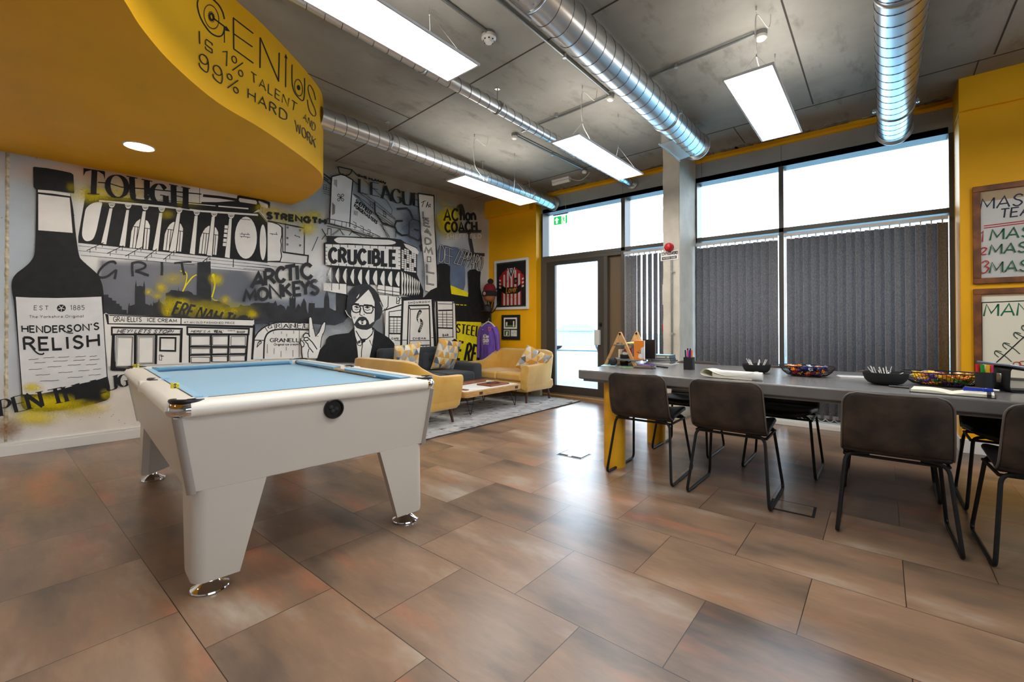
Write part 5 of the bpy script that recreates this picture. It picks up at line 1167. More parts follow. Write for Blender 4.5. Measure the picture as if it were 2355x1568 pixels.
# exit sign hanging in the window
ex = PY(1289, 506, 5.55)
es = thing('exit_sign', 'green hanging exit sign with arrow and running figure', 'sign', (ex.x, ex.y, ex.z))
M['sign_green'] = mat('green exit sign', srgb(30, 190, 92), 0.4, emis=srgb(30, 200, 96), estr=0.5)
M['sign_white'] = mat('white exit symbol', (0.9, 0.9, 0.9), 0.4, emis=(1, 1, 1), estr=0.6)
hw, hh = 0.118, 0.062
MB().box((-hw, -0.004, -hh), (hw, 0.004, hh)).obj('sign_plate', M['sign_green'], es, bev=0.001)
MB().box((-hw-0.012, -0.012, hh+0.018), (hw+0.018, 0.012, hh+0.032)).obj('top_rail', M['frame_metal'], es, bev=0.002)
sy = MB()
def flatpoly(mb, P, y=-0.0048): 
    tr = tessellate_polygon([[Vector((a, b, 0)) for a, b in P]]); mb.add([(a, y, b) for a, b in P], [tuple(q) for q in tr])
flatpoly(sy, [(-0.063, 0.048), (-0.022, 0.005), (-0.045, 0.005), (-0.045, -0.045), (-0.081, -0.045), (-0.081, 0.005), (-0.104, 0.005)])
flatpoly(sy, [(0.020, -0.055), (0.095, -0.055), (0.095, 0.055), (0.020, 0.055)])
sy.obj('pictogram', M['sign_white'], es, smooth=False)
s2 = MB(); flatpoly(s2, [(0.05+0.009*math.cos(i*PI/6), 0.036+0.010*math.sin(i*PI/6)) for i in range(12)], -0.0056)
for P in ([(0.045, 0.024), (0.065, 0.022), (0.07, -0.005), (0.055, -0.012)], [(0.045, 0.022), (0.028, 0.010), (0.024, 0.0), (0.030, -0.002), (0.036, 0.006), (0.050, 0.014)], [(0.062, 0.02), (0.08, 0.012), (0.086, 0.022), (0.08, 0.026), (0.066, 0.026)], [(0.055, -0.008), (0.045, -0.026), (0.030, -0.044), (0.036, -0.05), (0.054, -0.03), (0.064, -0.01)], [(0.062, -0.006), (0.078, -0.022), (0.09, -0.02), (0.09, -0.03), (0.074, -0.032), (0.058, -0.014)]): flatpoly(s2, P, -0.0056)
s2.obj('running_figure', M['sign_green'], es, smooth=False)
mb = MB()
for x in (-0.085, 0.09): mb.cyl((x, 0, hh+0.03), (x, 0, CEIL-ex.z), 0.0012, n=6); mb.cyl((x, 0, hh+0.03), (x, 0, hh+0.045), 0.004, n=8)
mb.obj('suspension_wire', M['zinc'], es)

# ------------------------------------------------------------------ blinds
def blind(label, x0, x1, n, ang, zb, zt=2.075, y=5.80, start=0.0, angs=None, w=0.1):
    t = thing('vertical_blind', label, 'blind', (x0, y, 0))
    L = x1-x0
    h = MB().box((0, -0.02, zt+0.025), (L, 0.022, zt+0.06))
    for i in range(n):
        x = start + (L-start)*(i+.5)/n; a = angs[i] if angs else ang
        s = MB(); k = 6; rows = []
        for zz in (zb, zt): rows.append([Vector((x, 0, zz)) + Rz(a) @ Vector((w*(j/k-.5), 0.006*math.cos((j/k-.5)*PI), 0)) for j in range(k+1)])
        s.grid(rows); s.obj('slat', M['blind'], t, solid=0.0015); h.box((x-0.006, -0.006, zt-0.012), (x+0.006, 0.006, zt+0.03))
    h.obj('head_rail', M['blind_rail'], t, smooth=False)
    wts = MB(); P = []
    for i in range(n):
        x = start + (L-start)*(i+.5)/n
        wts.box((x-w*.42, -0.004, zb-0.004), (x+w*.42, 0.004, zb+0.03)); P.append((x-0.0, -0.006, zb-0.006))
        if i < n-1: P += [(x+L/n*.25, -0.008, zb-0.026), (x+L/n*.5, -0.008, zb-0.033), (x+L/n*.75, -0.008, zb-0.026)]
    wts.obj('bottom_weight', M['blind'], t, smooth=False)
    if len(P) > 2: MB().tube(catmull(P, 2), 0.0022, 5).obj('bead_chain', M['white_plastic'], t)
    MB().cyl((0.012, -0.01, zt+0.03), (0.012, -0.01, 0.75), 0.0022, n=6).cyl((0.026, -0.01, zt+0.03), (0.026, -0.01, 0.75), 0.0016, n=6).obj('pull_cord', M['white_plastic'], t)
zb_ = PY(1900, 962, 5.80).z
blind('narrow vertical blind with light between turned slats beside the column', MU1+0.015, colx0+0.12, 11, 0, 0.30, angs=[.0, -.1]+[-.62]*9, start=0.02)
blind('charcoal vertical blind on the narrower pane next to the column', RJ0+0.02, M20-0.006, 11, 0.62, zb_, start=0.012)
blind('wide charcoal vertical blind next to the yellow pier', M21+0.012, RJ1-0.012, 17, 0.62, zb_, start=0.03)

# ------------------------------------------------------------------ things on the column
al = PY(1540, 569, coly0)
ab = thing('alarm_sounder', 'red round fire alarm sounder on the concrete column', 'alarm', (al.x, coly0, al.z))
MB().xf(Matrix.Identity(3)).lathe([(0.052, 0), (0.052, 0.03), (0.046, 0.04), (0.046, 0.055), (0.036, 0.07), (0.02, 0.074), (0.002, 0.075)], n=26).xf(Rx(PI/2)).obj('sounder_body', M['red'], ab)
MB().tube([(0.03*math.cos(2*PI*i/20), -0.072, 0.03*math.sin(2*PI*i/20)) for i in range(20)], 0.003, 6, close=True).obj('sounder_ring', M['red'], ab)
sp = PY(1540, 586, coly0)
ps = thing('password_sign', 'small white sign reading password below the red alarm', 'sign', (sp.x, coly0, sp.z))
MB().box((-0.108, -0.006, -0.065), (0.104, -0.001, 0.05)).obj('sign_board', M['paper'], ps, bev=0.001)
sg = Paint(lambda x, y, off: Vector((x, -0.006-off, y)), 0.0004, 0.00004); sg.begin()
sg.text('ink', "PASSWORD", (-0.045, 0.0), (0.098, 0.002), (-0.045, 0.034), (0.098, 0.036), 0.007, gap=.24)
sg.poly('ink', [(-0.09, -0.055), (0.085, -0.05), (0.085, -0.018), (-0.09, -0.022)]); sg.text('paint_white', "ACCESS CODE", (-0.08, -0.045), (0.075, -0.042), (-0.08, -0.03), (0.075, -0.027), 0.003)
sg.line('ink', catmull([(-0.1, 0.02), (-0.08, 0.034), (-0.06, 0.03), (-0.058, 0.01), (-0.075, 0.0), (-0.095, 0.008)], 4), 0.006); sg.line('ink', [(-0.09, 0.018), (-0.06, 0.02)], 0.006)
def wend(pa, name, parent):
    o = pa.mb.obj(name, [M[m] for m in pa.mats], parent, smooth=False, fix=False); return o
wend(sg, 'sign_print', ps)
cp = PY(1546, 700, coly0)
cd = thing('conduit_pipe', 'galvanised conduit running down the concrete column', 'conduit', (cp.x, coly0-0.012, 0))
MB().cyl((0, 0, 0.3), (0, 0, sp.z-0.065), 0.0105, n=10).obj('pipe', M['conduit'], cd)
for yy in (626, 767):
    q = PY(1546, yy, coly0); MB().cyl((0, 0.012, q.z), (0, -0.014, q.z), 0.015, n=10).cyl((0.03, 0.012, q.z), (0.03, -0.012, q.z), 0.007, n=8).obj('clip', M['zinc'], cd)
bx = PY(1523, 678, coly0+0.1)
tag(MB().box((colx0-0.035, coly0+0.06, bx.z-0.125), (colx0, coly0+0.14, bx.z+0.125)).obj('call_point_cover', M['white_plastic'], None, bev=0.004, loc=(colx0-0.02, coly0+0.1, bx.z)), 'white plastic access box on the side of the column', 'access box')
rx_ = PY(1521, 753, coly0+0.08)
tag(MB().box((colx0-0.03, coly0+0.04, rx_.z-0.045), (colx0, coly0+0.12, rx_.z+0.045)).obj('fire_call_point', M['red'], None, bev=0.004, loc=(colx0-0.02, coly0+0.08, rx_.z)), 'red fire call point on the edge of the column', 'call point')

# ------------------------------------------------------------------ pool table
PTa = math.radians(5.5)
A0 = PZ(385, 930, 0.80); 
lx = Vector((-math.cos(PTa), math.sin(PTa), 0)); ly = Vector((math.sin(PTa), math.cos(PTa), 0))
Lp, Wp = 2.08, 1.255
PT = thing('pool_table', 'cream pool table with powder blue cloth and chrome feet', 'pool table', (A0.x, A0.y, 0))
def pl(x, y, z): return Vector((x*lx.x + y*ly.x, x*lx.y + y*ly.y, z))     # x runs along the table away from the end panel
def pmb(mb): mb.v = [pl(*p) for p in mb.v]; return mb
zt, ztb, zbo = 0.80, 0.735, 0.43
def rounded_rect(x0, y0, x1, y1, r, k=5):
    o = []
    for cxx, cyy, a0 in ((x1-r, y1-r, 0), (x0+r, y1-r, 90), (x0+r, y0+r, 180), (x1-r, y0+r, 270)):
        for i in range(k+1): a = math.radians(a0+90*i/k); o.append((cxx+r*math.cos(a), cyy+r*math.sin(a)))
    return o
b = MB(); i0, i1 = 0.022, 0.075
b.loft([[(i0, i0, ztb+0.004), (Lp-i0, i0, ztb+0.004), (Lp-i0, Wp-i0, ztb+0.004), (i0, Wp-i0, ztb+0.004)][::-1], [(i1*.5, i1, zbo), (Lp-i1, i1, zbo), (Lp-i1, Wp-i1, zbo), (i1*.5, Wp-i1, zbo)][::-1]])
pmb(b).obj('body', M['cream_lam_shaded'], PT, bev=0.004)
rw = 0.105
def bullnose(mb, a, bq, inn):
    """rail with a rounded outer edge; a to bq is the outer top line, inn points inward"""
    prof = [(rw, zt-0.0), (0.03, zt), (0.012, zt-0.006), (0.002, zt-0.022), (0.0, zt-0.036), (0.004, zt-0.052), (0.016, ztb+0.002), (rw, ztb)]
    loops = []
    for p in (a, bq): loops.append([Vector((p[0]+inn[0]*u, p[1]+inn[1]*u, z)) for u, z in prof])
    mb.loft(loops)
g = 0.075
for nm, a, c, inn in (('e', (0, g), (0, Wp-g), (1, 0)), ('e', (Lp, g), (Lp, Wp-g), (-1, 0)), ('s', (g, 0), (Lp/2-.05, 0), (0, 1)), ('s', (Lp/2+.05, 0), (Lp-g, 0), (0, 1)), ('s', (g, Wp), (Lp/2-.05, Wp), (0, -1)), ('s', (Lp/2+.05, Wp), (Lp-g, Wp), (0, -1))):
    r_ = MB(); bullnose(r_, a, c, inn); pmb(r_).obj('top_rail', M['cream_rail'], PT, ang=50)
fl = MB().box((rw-0.02, rw-0.02, zt-0.05), (Lp-rw+0.02, Wp-rw+0.02, zt-0.034)); pmb(fl).obj('playing_cloth', M['baize'], PT, smooth=False)
fill = MB()
for cx0, cy0 in ((Lp/2-.05, 0.0), (Lp/2-.05, Wp-0.07)): fill.box((cx0, cy0, ztb), (cx0+.1, cy0+0.07, zt-0.001))
pmb(fill).obj('middle_rail_block', M['cream_rail'], PT, bev=0.006)
def cushion(a, c, inn):
    m_ = MB(); prof = [(rw-0.002, zt+0.001), (rw+0.042, zt-0.004), (rw+0.036, zt-0.018), (rw+0.012, zt-0.034), (rw-0.002, zt-0.034)]
    L_ = Vector((c[0]-a[0], c[1]-a[1])); d = L_.normalized(); loops = []
    for p, s in ((a, 1), (c, -1)):
        loops.append([Vector((p[0]+inn[0]*u + d.x*s*(u-rw)*0.9, p[1]+inn[1]*u + d.y*s*(u-rw)*0.9, z)) for u, z in prof])
    m_.loft(loops); pmb(m_).obj('cushion', M['baize'], PT, smooth=False)
    k_ = MB(); k_.loft([[Vector((p[0]+inn[0]*u, p[1]+inn[1]*u, z)) for u, z in ((rw-0.006, zt+0.0006), (rw-0.006, zt+0.0014), (rw, zt+0.0014), (rw, zt+0.0006))] for p in (a, c)]); pmb(k_).obj('rail_line', M['black_plastic'], PT, smooth=False)
e = rw+0.045
cushion((0, e), (0, Wp-e), (1, 0)); cushion((Lp, e), (Lp, Wp-e), (-1, 0))
cushion((e, 0), (Lp/2-.06, 0), (0, 1)); cushion((Lp/2+.06, 0), (Lp-e, 0), (0, 1)); cushion((e, Wp), (Lp/2-.06, Wp), (0, -1)); cushion((Lp/2+.06, Wp), (Lp-e, Wp), (0, -1))
for cx0, cy0, a0 in ((rw*.72, rw*.72, 45), (Lp-rw*.72, rw*.72, 135), (rw*.72, Wp-rw*.72, -45), (Lp-rw*.72, Wp-rw*.72, -135)):
    po = MB(); a0 = math.radians(a0)
    po.tube([(cx0+0.058*math.cos(a0+PI+q), cy0+0.058*math.sin(a0+PI+q), zt+0.001) for q in [(-1.75+3.5*i/20) for i in range(21)]], [0.003+0.007*math.sin(PI*i/20) for i in range(21)], 8)
    po.cyl((cx0, cy0, zt-0.045), (cx0, cy0, zt-0.032), 0.058, n=24)
    po.obj_ = None
    pmb(po).obj('corner_pocket', M['black_plastic'], PT)
for cy0, sg_ in ((rw*.55, 1), (Wp-rw*.55, -1)):
    po = MB(); po.tube([(Lp/2+0.055*math.cos(q), cy0-sg_*0.012*0+sg_*(-0.03)*math.sin(q)*1.2+sg_*0.02, zt+0.001) for q in [PI*i/16 for i in range(17)]], [0.003+0.006*math.sin(PI*i/16) for i in range(17)], 8)
    po.cyl((Lp/2, cy0+sg_*0.035, zt-0.045), (Lp/2, cy0+sg_*0.035, zt-0.032), 0.052, n=24)
    pmb(po).obj('middle_pocket', M['black_plastic'], PT)
for sx, sy_ in ((0, 0), (1, 0), (0, 1), (1, 1)):      # chrome corners
    X0 = 0 if sx == 0 else Lp; Y0 = 0 if sy_ == 0 else Wp; dx = 1 if sx == 0 else -1; dy = 1 if sy_ == 0 else -1
    cc = MB(); R = g+0.002; loops = []
    for u, z in ((0.0, ztb), (0.020, ztb-0.001), (0.036, zt-0.05), (0.040, zt-0.036), (0.038, zt-0.022), (0.028, zt-0.006), (0.012, zt+0.0015), (-0.02, zt+0.002), (-0.02, ztb)):
        loops.append([(X0+dx*(R - (R-0.04+u)*math.cos(q)), Y0+dy*(R - (R-0.04+u)*math.sin(q)), z) for q in [PI/2*i/10 for i in range(11)]])
    rows = list(zip(*loops)); cc.loft([list(r) for r in rows]); pmb(cc).obj('chrome_corner', M['chrome'], PT, ang=50)
    tr_ = MB(); w_ = 0.028; q0 = i0*.9; q1 = i1*.95
    def cpt(ins_x, ins_y, z, e1, e2): return (X0+dx*(ins_x+e1), Y0+dy*(ins_y+e2), z)
    lp = []
    for ins, z in ((q0, ztb+0.002), (q1, zbo-0.006)):
        ix = ins*(.5 if (sx == 0 and ins > .05) else 1)
        lp.append([cpt(ix, ins, z, w_, -0.002), cpt(ix, ins, z, 0.008, -0.003), cpt(ix, ins, z, -0.003, 0.008), cpt(ix, ins, z, -0.002, w_), cpt(ix, ins, z, w_, w_)])
    tr_.loft(lp); pmb(tr_).obj('corner_strip', M['corner_trim'], PT, ang=60)
# feet and legs
for sx, sy_ in ((0, 0), (1, 0), (0, 1), (1, 1)):
    dx = 1 if sx == 0 else -1; dy = 1 if sy_ == 0 else -1; X0 = 0.03 if sx == 0 else Lp-0.045; Y0 = 0.085 if sy_ == 0 else Wp-0.085
    lg = MB(); loops = []
    for z, a_, bb, ox in ((zbo+0.002, 0.26, 0.27, 0.004), (0.26, 0.215, 0.222, 0.002), (0.075, 0.165, 0.172, 0.0), (0.058, 0.162, 0.168, 0.002)):
        rr_ = 0.05
        q = [(ox, bb), (ox, rr_+ox)] + [(ox+rr_-rr_*math.cos(t), ox+rr_-rr_*math.sin(t)) for t in [PI/2*i/8 for i in range(1, 8)]] + [(ox+rr_, ox), (a_, ox), (a_, ox+0.04), (ox+0.04, bb)]
        loops.append([(X0+dx*u, Y0+dy*v, z) for u, v in q])
    lg.loft(loops); leg = pmb(lg).obj('leg', M['cream_lam_shaded'], PT, ang=40)
    ft = MB(); ft.lathe([(0.03, 0.06), (0.03, 0.045), (0.036, 0.03), (0.055, 0.016), (0.07, 0.008), (0.072, 0.003), (0.06, 0.0), (0.002, 0.0)], c=(X0+dx*0.075, Y0+dy*0.075, 0.0), n=32)
    pmb(ft).obj('levelling_foot', M['chrome'], leg)
# ball return window on the end panel
br_ = PX(763, 938, A0.x+0.02); q = Vector((br_.x-A0.x, br_.y-A0.y, 0)); yy = q.dot(ly)
ins = i0 + (i1*.5-i0)*(ztb-br_.z)/(ztb-zbo)
pr = MB(); prof = [(0.048, 0.0), (0.048, 0.012), (0.043, 0.016), (0.038, 0.010), (0.036, 0.004), (0.002, 0.004)]
loops = [[(ins-z, yy+r*math.cos(2*PI*i/32), br_.z+r*math.sin(2*PI*i/32)) for i in range(32)] for r, z in prof]
pr.loft(loops); pmb(pr).obj('ball_return_ring', M['black_plastic'], PT)
bb = MB()
for dy_, dz_ in ((0.012, -0.004), (-0.012, 0.006), (-0.004, -0.014)): bb.ball((ins-0.004, yy+dy_, br_.z+dz_), 0.013, 12, 8, sc=(.6, 1, 1))
pmb(bb).obj('ball_return_grille', M['black_soft'], PT)
# cue resting on the far cushion side
c0, c1 = PZ(668, 829, 0.785), PZ(866, 866, 0.776)
cue = thing('pool_cue', 'wooden pool cue with dark butt lying on the blue cloth', 'pool cue', c0)
def cuep(t): return c0.lerp(c1, t)
for nm, t0, t1, r0, r1, m_ in (('butt', 0, .42, 0.0145, 0.012, 'black_plastic'), ('collar', .42, .432, 0.0122, 0.012, 'white_plastic'), ('shaft', .432, .985, 0.012, 0.0065, 'pine'), ('ferrule', .985, .996, 0.0065, 0.0062, 'white_plastic'), ('tip', .996, 1.0, 0.0062, 0.005, 'baize')):
    MB().cyl(cuep(t0), cuep(t1), r0, r1, n=14).obj(nm, M[m_], cue, world=True)
sp_ = MB()
for k in range(3):
    a = k*2.1; sp_.cyl(cuep(.16)+Vector((0.004*math.cos(a), 0.004*math.sin(a), .006)), cuep(.36)+Vector((0.003*math.cos(a), 0.003*math.sin(a), .006)), 0.008, 0.001, n=6)
sp_.obj('butt_splice', M['pine'], cue, world=True)
# two cubes of chalk
M['chalk_yellow'] = flat('yellow chalk box', (232, 214, 40), 0.5)
def chalk(label, p, rz):
    t = thing('chalk_cube', label, 'chalk', (p.x, p.y, zt+0.0005), rz)
    s = 0.0125; MB().box((-s, -s, 0), (s, s, 0.023)).obj('cube_wrap', M['chalk_yellow'], t, bev=0.001)
    k = Paint(lambda x, y, off: Vector((s+off, x, y)), 0.0003, 0.0001); k.begin(); k.poly('ink', [(-s, 0.001), (-0.001, 0.001), (-0.001, 0.022), (-s, 0.022)]); k.ring('chalk_yellow', (-0.0065, 0.0115), 0.0035, 0.0045, 0.0014); k.line('ink', [(0.003, 0.006), (0.003, 0.017)], 0.001); k.line('ink', [(0.006, 0.006), (0.006, 0.017)], 0.001); k.line('ink', [(0.009, 0.006), (0.009, 0.017)], 0.001); wend(k, 'printed_side', t)
chalk('yellow chalk cube on the rail between the middle and corner pockets', PZ(402, 892, zt), 0.35); chalk('yellow chalk cube on the rail by the mural end of the pool table', PZ(313, 845, zt), 0.5)
# ------------------------------------------------------------------ meeting table and its chairs
TZ, TX0, TX1, TY0, TY1 = 0.75, -1.875, 1.55, 3.06, 4.24
mt = thing('meeting_table', 'long polished concrete table on yellow tube legs', 'table', (TX0, TY0, 0))
MB().prism([(x, y) for x, y in rounded_rect(TX0, TY0, TX1, TY1, 0.03)], TZ-0.072, TZ).obj('table_top', M['slab'], mt, world=True, bev=0.01, seg=3)
MB().box((TX0+0.045, TY0+0.02, TZ-0.088), (TX1-0.05, TY1-0.02, TZ-0.072)).obj('under_frame', M['slab'], mt, world=True, smooth=False)
for x, y in ((-1.63, 3.22), (-1.655, 4.12), (1.25, 3.22), (1.25, 4.12)):
    MB().cyl((x, y, 0), (x, y, TZ-0.088), 0.083, n=36).obj('leg', M['yellow_leg'], mt, world=True)

def make_chair(label):
    """sled base dining chair; y points the way a sitter faces, origin on the floor under the rear of the runners"""
    t = thing('meeting_chair', label, 'chair', (0, 0, 0), 0, 'leather chairs at the meeting table')
    prof = catmull([(0.475, 0.432), (0.455, 0.452), (0.38, 0.456), (0.25, 0.445), (0.14, 0.436), (0.075, 0.444), (0.028, 0.480), (0.000, 0.545), (-0.020, 0.62), (-0.040, 0.70), (-0.052, 0.757)], 4)
    S = [0]
    for a, b in zip(prof[:-1], prof[1:]): S.append(S[-1]+math.hypot(b[0]-a[0], b[1]-a[1]))
    T = S[-1]
    def row(i, n=16):
        y, z = prof[i]; s = S[i]; top = T-s; fr = s
        w = 0.208 + 0.010*math.sin(PI*s/T)
        for d, r in ((top, 0.06), (fr, 0.07)):
            if d < r: w -= r - math.sqrt(max(0, r*r-(r-d)**2))
        a = prof[max(i-1, 0)]; c = prof[min(i+1, len(prof)-1)]; ty, tz = c[0]-a[0], c[1]-a[1]; l = math.hypot(ty, tz); ny, nz = tz/l*-1, ty/l
        if ny*1 + 0 < 0 and nz < 0: pass
        ny, nz = -ny, -nz                         # towards the sitter
        if nz < 0 and i < len(prof)//2: ny, nz = -ny, -nz
        R_ = []
        for j in range(n+1):
            u = j/n*2-1; k = 0.030*abs(u)**2.4
            R_.append(Vector((u*w, y+max(ny, 0)*k if i > 12 else y, z+(k*0.6 if i <= 16 else 0))))
        return R_
    rows = [row(i) for i in range(len(prof))]; cut = 22
    MB().grid(rows[:cut+1]).obj('seat', M['leather_seat'], t, solid=0.03, sub=1)
    MB().grid(rows[cut:]).obj('backrest', M['leather'], t, solid=0.03, sub=1)
    edge = [r[0] for r in rows[cut-4:]] + rows[-1][1:-1] + [r[-1] for r in rows[cut-4:]][::-1]
    MB().tube([p + Vector((0, -0.014, 0.002)) for p in edge], 0.0045, 6).obj('piping', M['piping'], t)
    for s in (-1, 1):
        P = fillet([(s*0.14, 0.36, 0.428), (s*0.195, 0.40, 0.424), (s*0.235, 0.492, 0.0095), (s*0.238, 0.0, 0.0095), (s*0.20, 0.085, 0.418), (s*0.10, 0.09, 0.428)], 0.045)
        MB().tube(P, 0.0092, 10).obj('sled_leg', M['black_steel'], t)
    c = MB(); c.cyl((-0.205, 0.10, 0.408), (0.205, 0.10, 0.408), 0.008, n=8).cyl((-0.205, 0.385, 0.408), (0.205, 0.385, 0.408), 0.008, n=8)
    for s in (-1, 1): c.cyl((s*0.205, 0.10, 0.408), (s*0.205, 0.40, 0.408), 0.008, n=8)
    c.obj('seat_rail', M['black_steel'], t)
    return t
ch = make_chair('dark leather chair tucked at the yellow table leg beside the small shelf')
ch.location = (-1.345, 3.005, 0); ch.rotation_euler = (0, 0, 0.03)
dup(ch, (-0.755, 2.98, 0), 0.0, 'dark leather chair in front of the black bowl, second from the door end')
dup(ch, (0.045, 2.93, 0), 0.03, 'dark leather chair in front of the open notebook')
dup(ch, (0.62, 2.95, 0), 0.05, 'dark leather chair cut off by the picture edge in front of the laptop')
dup(ch, (-1.345, 4.325, 0), PI, 'dark leather chair across the table behind the pen pot')
dup(ch, (-0.605, 4.275, 0), PI, 'dark leather chair across the table behind the basket of blue sweets')
dup(ch, (0.03, 4.25, 0), PI, 'dark leather chair across the table behind the second bowl of white sticks')
dup(ch, (0.61, 4.24, 0), PI, 'dark leather chair across the table beside the yellow pier')

# ------------------------------------------------------------------ lounge corner
RX0, RX1, RY0, RY1 = -5.25, -3.37, 2.55, 5.60
rug = MB(); n_, m_ = 40, 60; rr = random.Random(2)
rows = [[Vector((RX0+(RX1-RX0)*i/n_ + (rr.uniform(-.004, .004) if j in (0, m_) or i in (0, n_) else 0), RY0+(RY1-RY0)*j/m_, 0.012+rr.uniform(0, .006))) for i in range(n_+1)] for j in range(m_+1)]
rug.grid(rows); ro = rug.obj('rug', M['rug'], None, loc=(-4.4, 4.1, 0)); tag(ro, 'large grey pile rug under the lounge sofas', 'rug')
MB().box((RX0+.004, RY0+.004, 0.0005), (RX1-.002, RY1-.004, 0.013)).obj('rug_backing', M['rug_edge'], ro, world=True, smooth=False)

def tub_sofa(label, loc, rz, wd, dp_, group):
    """mustard tub loveseat; local y is the way a sitter faces, x runs along the seat"""
    t = thing('loveseat', label, 'sofa', loc, rz, group)
    hw = wd/2; ZB, ZA, ZK, ZS = 0.155, 0.535, 0.72, 0.40
    # wrap-around shell: arm front - arm - back - arm - arm front, inside and outside skins
    path = [(hw, dp_, ZA-.0), (hw, dp_*.55, ZA+.012), (hw-.005, dp_*.28, ZA+.09), (hw-.03, .09, ZK-.03), (hw-.16, .01, ZK), (hw*.45, 0, ZK+.004), (0, 0, ZK+.005)]
    path = catmull(path, 5); full = path + [(-x, y, z) for x, y, z in path[::-1][1:]]
    th = 0.13; L1 = []
    for i, (x, y, z) in enumerate(full):
        a = full[max(i-1, 0)]; c = full[min(i+1, len(full)-1)]; tx, ty = c[0]-a[0], c[1]-a[1]; l = math.hypot(tx, ty) or 1; nx, ny = ty/l, -tx/l    # outward
        if nx*x + ny*(y-dp_*.5) < 0: nx, ny = -nx, -ny
        tp = 0.075
        L1.append([Vector((x-nx*tp*.9, y-ny*tp, ZB+.03)), Vector((x-nx*tp*.5, y-ny*tp*.5, ZB+.12)), Vector((x, y, z-.05)), Vector((x-nx*.008, y-ny*.008, z-.012)), Vector((x-nx*.035, y-ny*.035, z)), Vector((x-nx*(th-.03), y-ny*(th-.03), z-.004)), Vector((x-nx*th, y-ny*th, z-.03)), Vector((x-nx*(th+.02), y-ny*(th+.02), ZS-.03)), Vector((x-nx*(th+.02), y-ny*(th+.02), ZB+.06))])
    s = MB(); s.loft(L1, close=True); s.obj('tub_shell', M['velvet'], t, bev=0.01, ang=50)
    base = MB(); base.loft([[(-hw+.07, .07, ZB), (hw-.07, .07, ZB), (hw-.07, dp_-.03, ZB), (-hw+.07, dp_-.03, ZB)][::-1], [(-hw+.05, .05, ZB+.05), (hw-.05, .05, ZB+.05), (hw-.04, dp_-.01, ZB+.05), (-hw+.04, dp_-.01, ZB+.05)][::-1], [(-hw+.05, .06, ZS-.10), (hw-.05, .06, ZS-.10), (hw-.05, dp_-.005, ZS-.10), (-hw+.05, dp_-.005, ZS-.10)][::-1]])
    base.obj('base', M['velvet'], t, bev=0.02, seg=3)
    for sgn in (-1, 1):
        x0, x1 = (0.004, hw-.145) if sgn > 0 else (-hw+.145, -0.004)
        c_ = MB().box((x0, .12, ZS-.10), (x1, dp_+.005, ZS+.015)); c_.obj('seat_cushion', M['velvet'], t, bev=0.03, seg=4)
    for x in (-hw+.12, hw-.12):
        for y, k in ((.12, -1), (dp_-.10, 1)):
            MB().cyl((x, y, ZB+.03), (x+(0.02 if x > 0 else -.02), y+k*.03, 0.0), 0.024, 0.014, n=14).obj('leg', M['walnut'], t)
    return t
ls = tub_sofa('mustard velvet loveseat by the glazed door with its front to the coffee table', (-4.345, 5.56, 0.014), PI, 1.22, 0.72, 'mustard velvet loveseats')
dup(ls, (-4.24, 2.78, 0.014), 0.0, 'mustard velvet loveseat behind the pool table with its back to it', 'mustard velvet loveseats')

def box_sofa():
    t = thing('sofa', 'charcoal fabric sofa with tufted back along the mural wall', 'sofa', (-5.36, 4.15, 0.014), math.radians(-90-4))
    hw, dp_ = 0.655, 0.80; ZB, ZK, ZA, ZS = 0.15, 0.77, 0.54, 0.41
    n1, n2 = 18, 8; rows = []
    back = MB().box((-hw+.02, 0, ZB+.1), (hw-.02, .16, ZK)); back.obj('back_frame', M['charcoal'], t, bev=0.05, seg=4)
    P = [(-0.28, .62), (.28, .62)]
    for k in range(-1, 2, 2):
        x0, x1 = (k*0.005, k*(hw-.15)); pts = []
        for j in range(15):
            r = []
            for i in range(19):
                u, v = i/18, j/14; x = x0+(x1-x0)*u; z = ZS-.02+(ZK-.03-ZS)*v; e_ = min(1, min(u, 1-u)*7)*min(1, min(v, 1-v)*5)
                d = 0.075*math.sqrt(e_) - sum(0.045*math.exp(-((u-a)**2*40+(v-b)**2*14)) for a, b in ((.33, .62), (.72, .62)))
                r.append(Vector((x, .145+d-0.03*v, z)))
            pts.append(r)
        MB().grid(pts).obj('back_cushion', M['charcoal'], t)
        bt = MB()
        for a in (.33, .72): bt.ball((x0+(x1-x0)*a, .178, ZS-.02+(ZK-.03-ZS)*.62), 0.013, 10, 6, sc=(1, .5, 1))
        bt.obj('tuft_button', M['charcoal'], t)
        MB().box((min(x0, x1), .14, ZS-.14), (max(x0, x1), dp_+.01, ZS+.02)).obj('seat_cushion', M['charcoal'], t, bev=0.04, seg=4)
        a0, a1 = sorted((k*(hw-.15), k*hw)); MB().box((a0, .0, ZB), (a1, dp_, ZA)).obj('armrest', M['charcoal'], t, bev=0.045, seg=4)
    MB().box((-hw+.05, .03, ZB), (hw-.05, dp_-.02, ZS-.13)).obj('base', M['charcoal'], t, bev=0.01)
    for x in (-hw+.1, hw-.1):
        for y in (.08, dp_-.08): MB().cyl((x, y, ZB+.01), (x, y, 0), .022, .014, n=12).obj('leg', M['walnut'], t)
    return t
box_sofa()
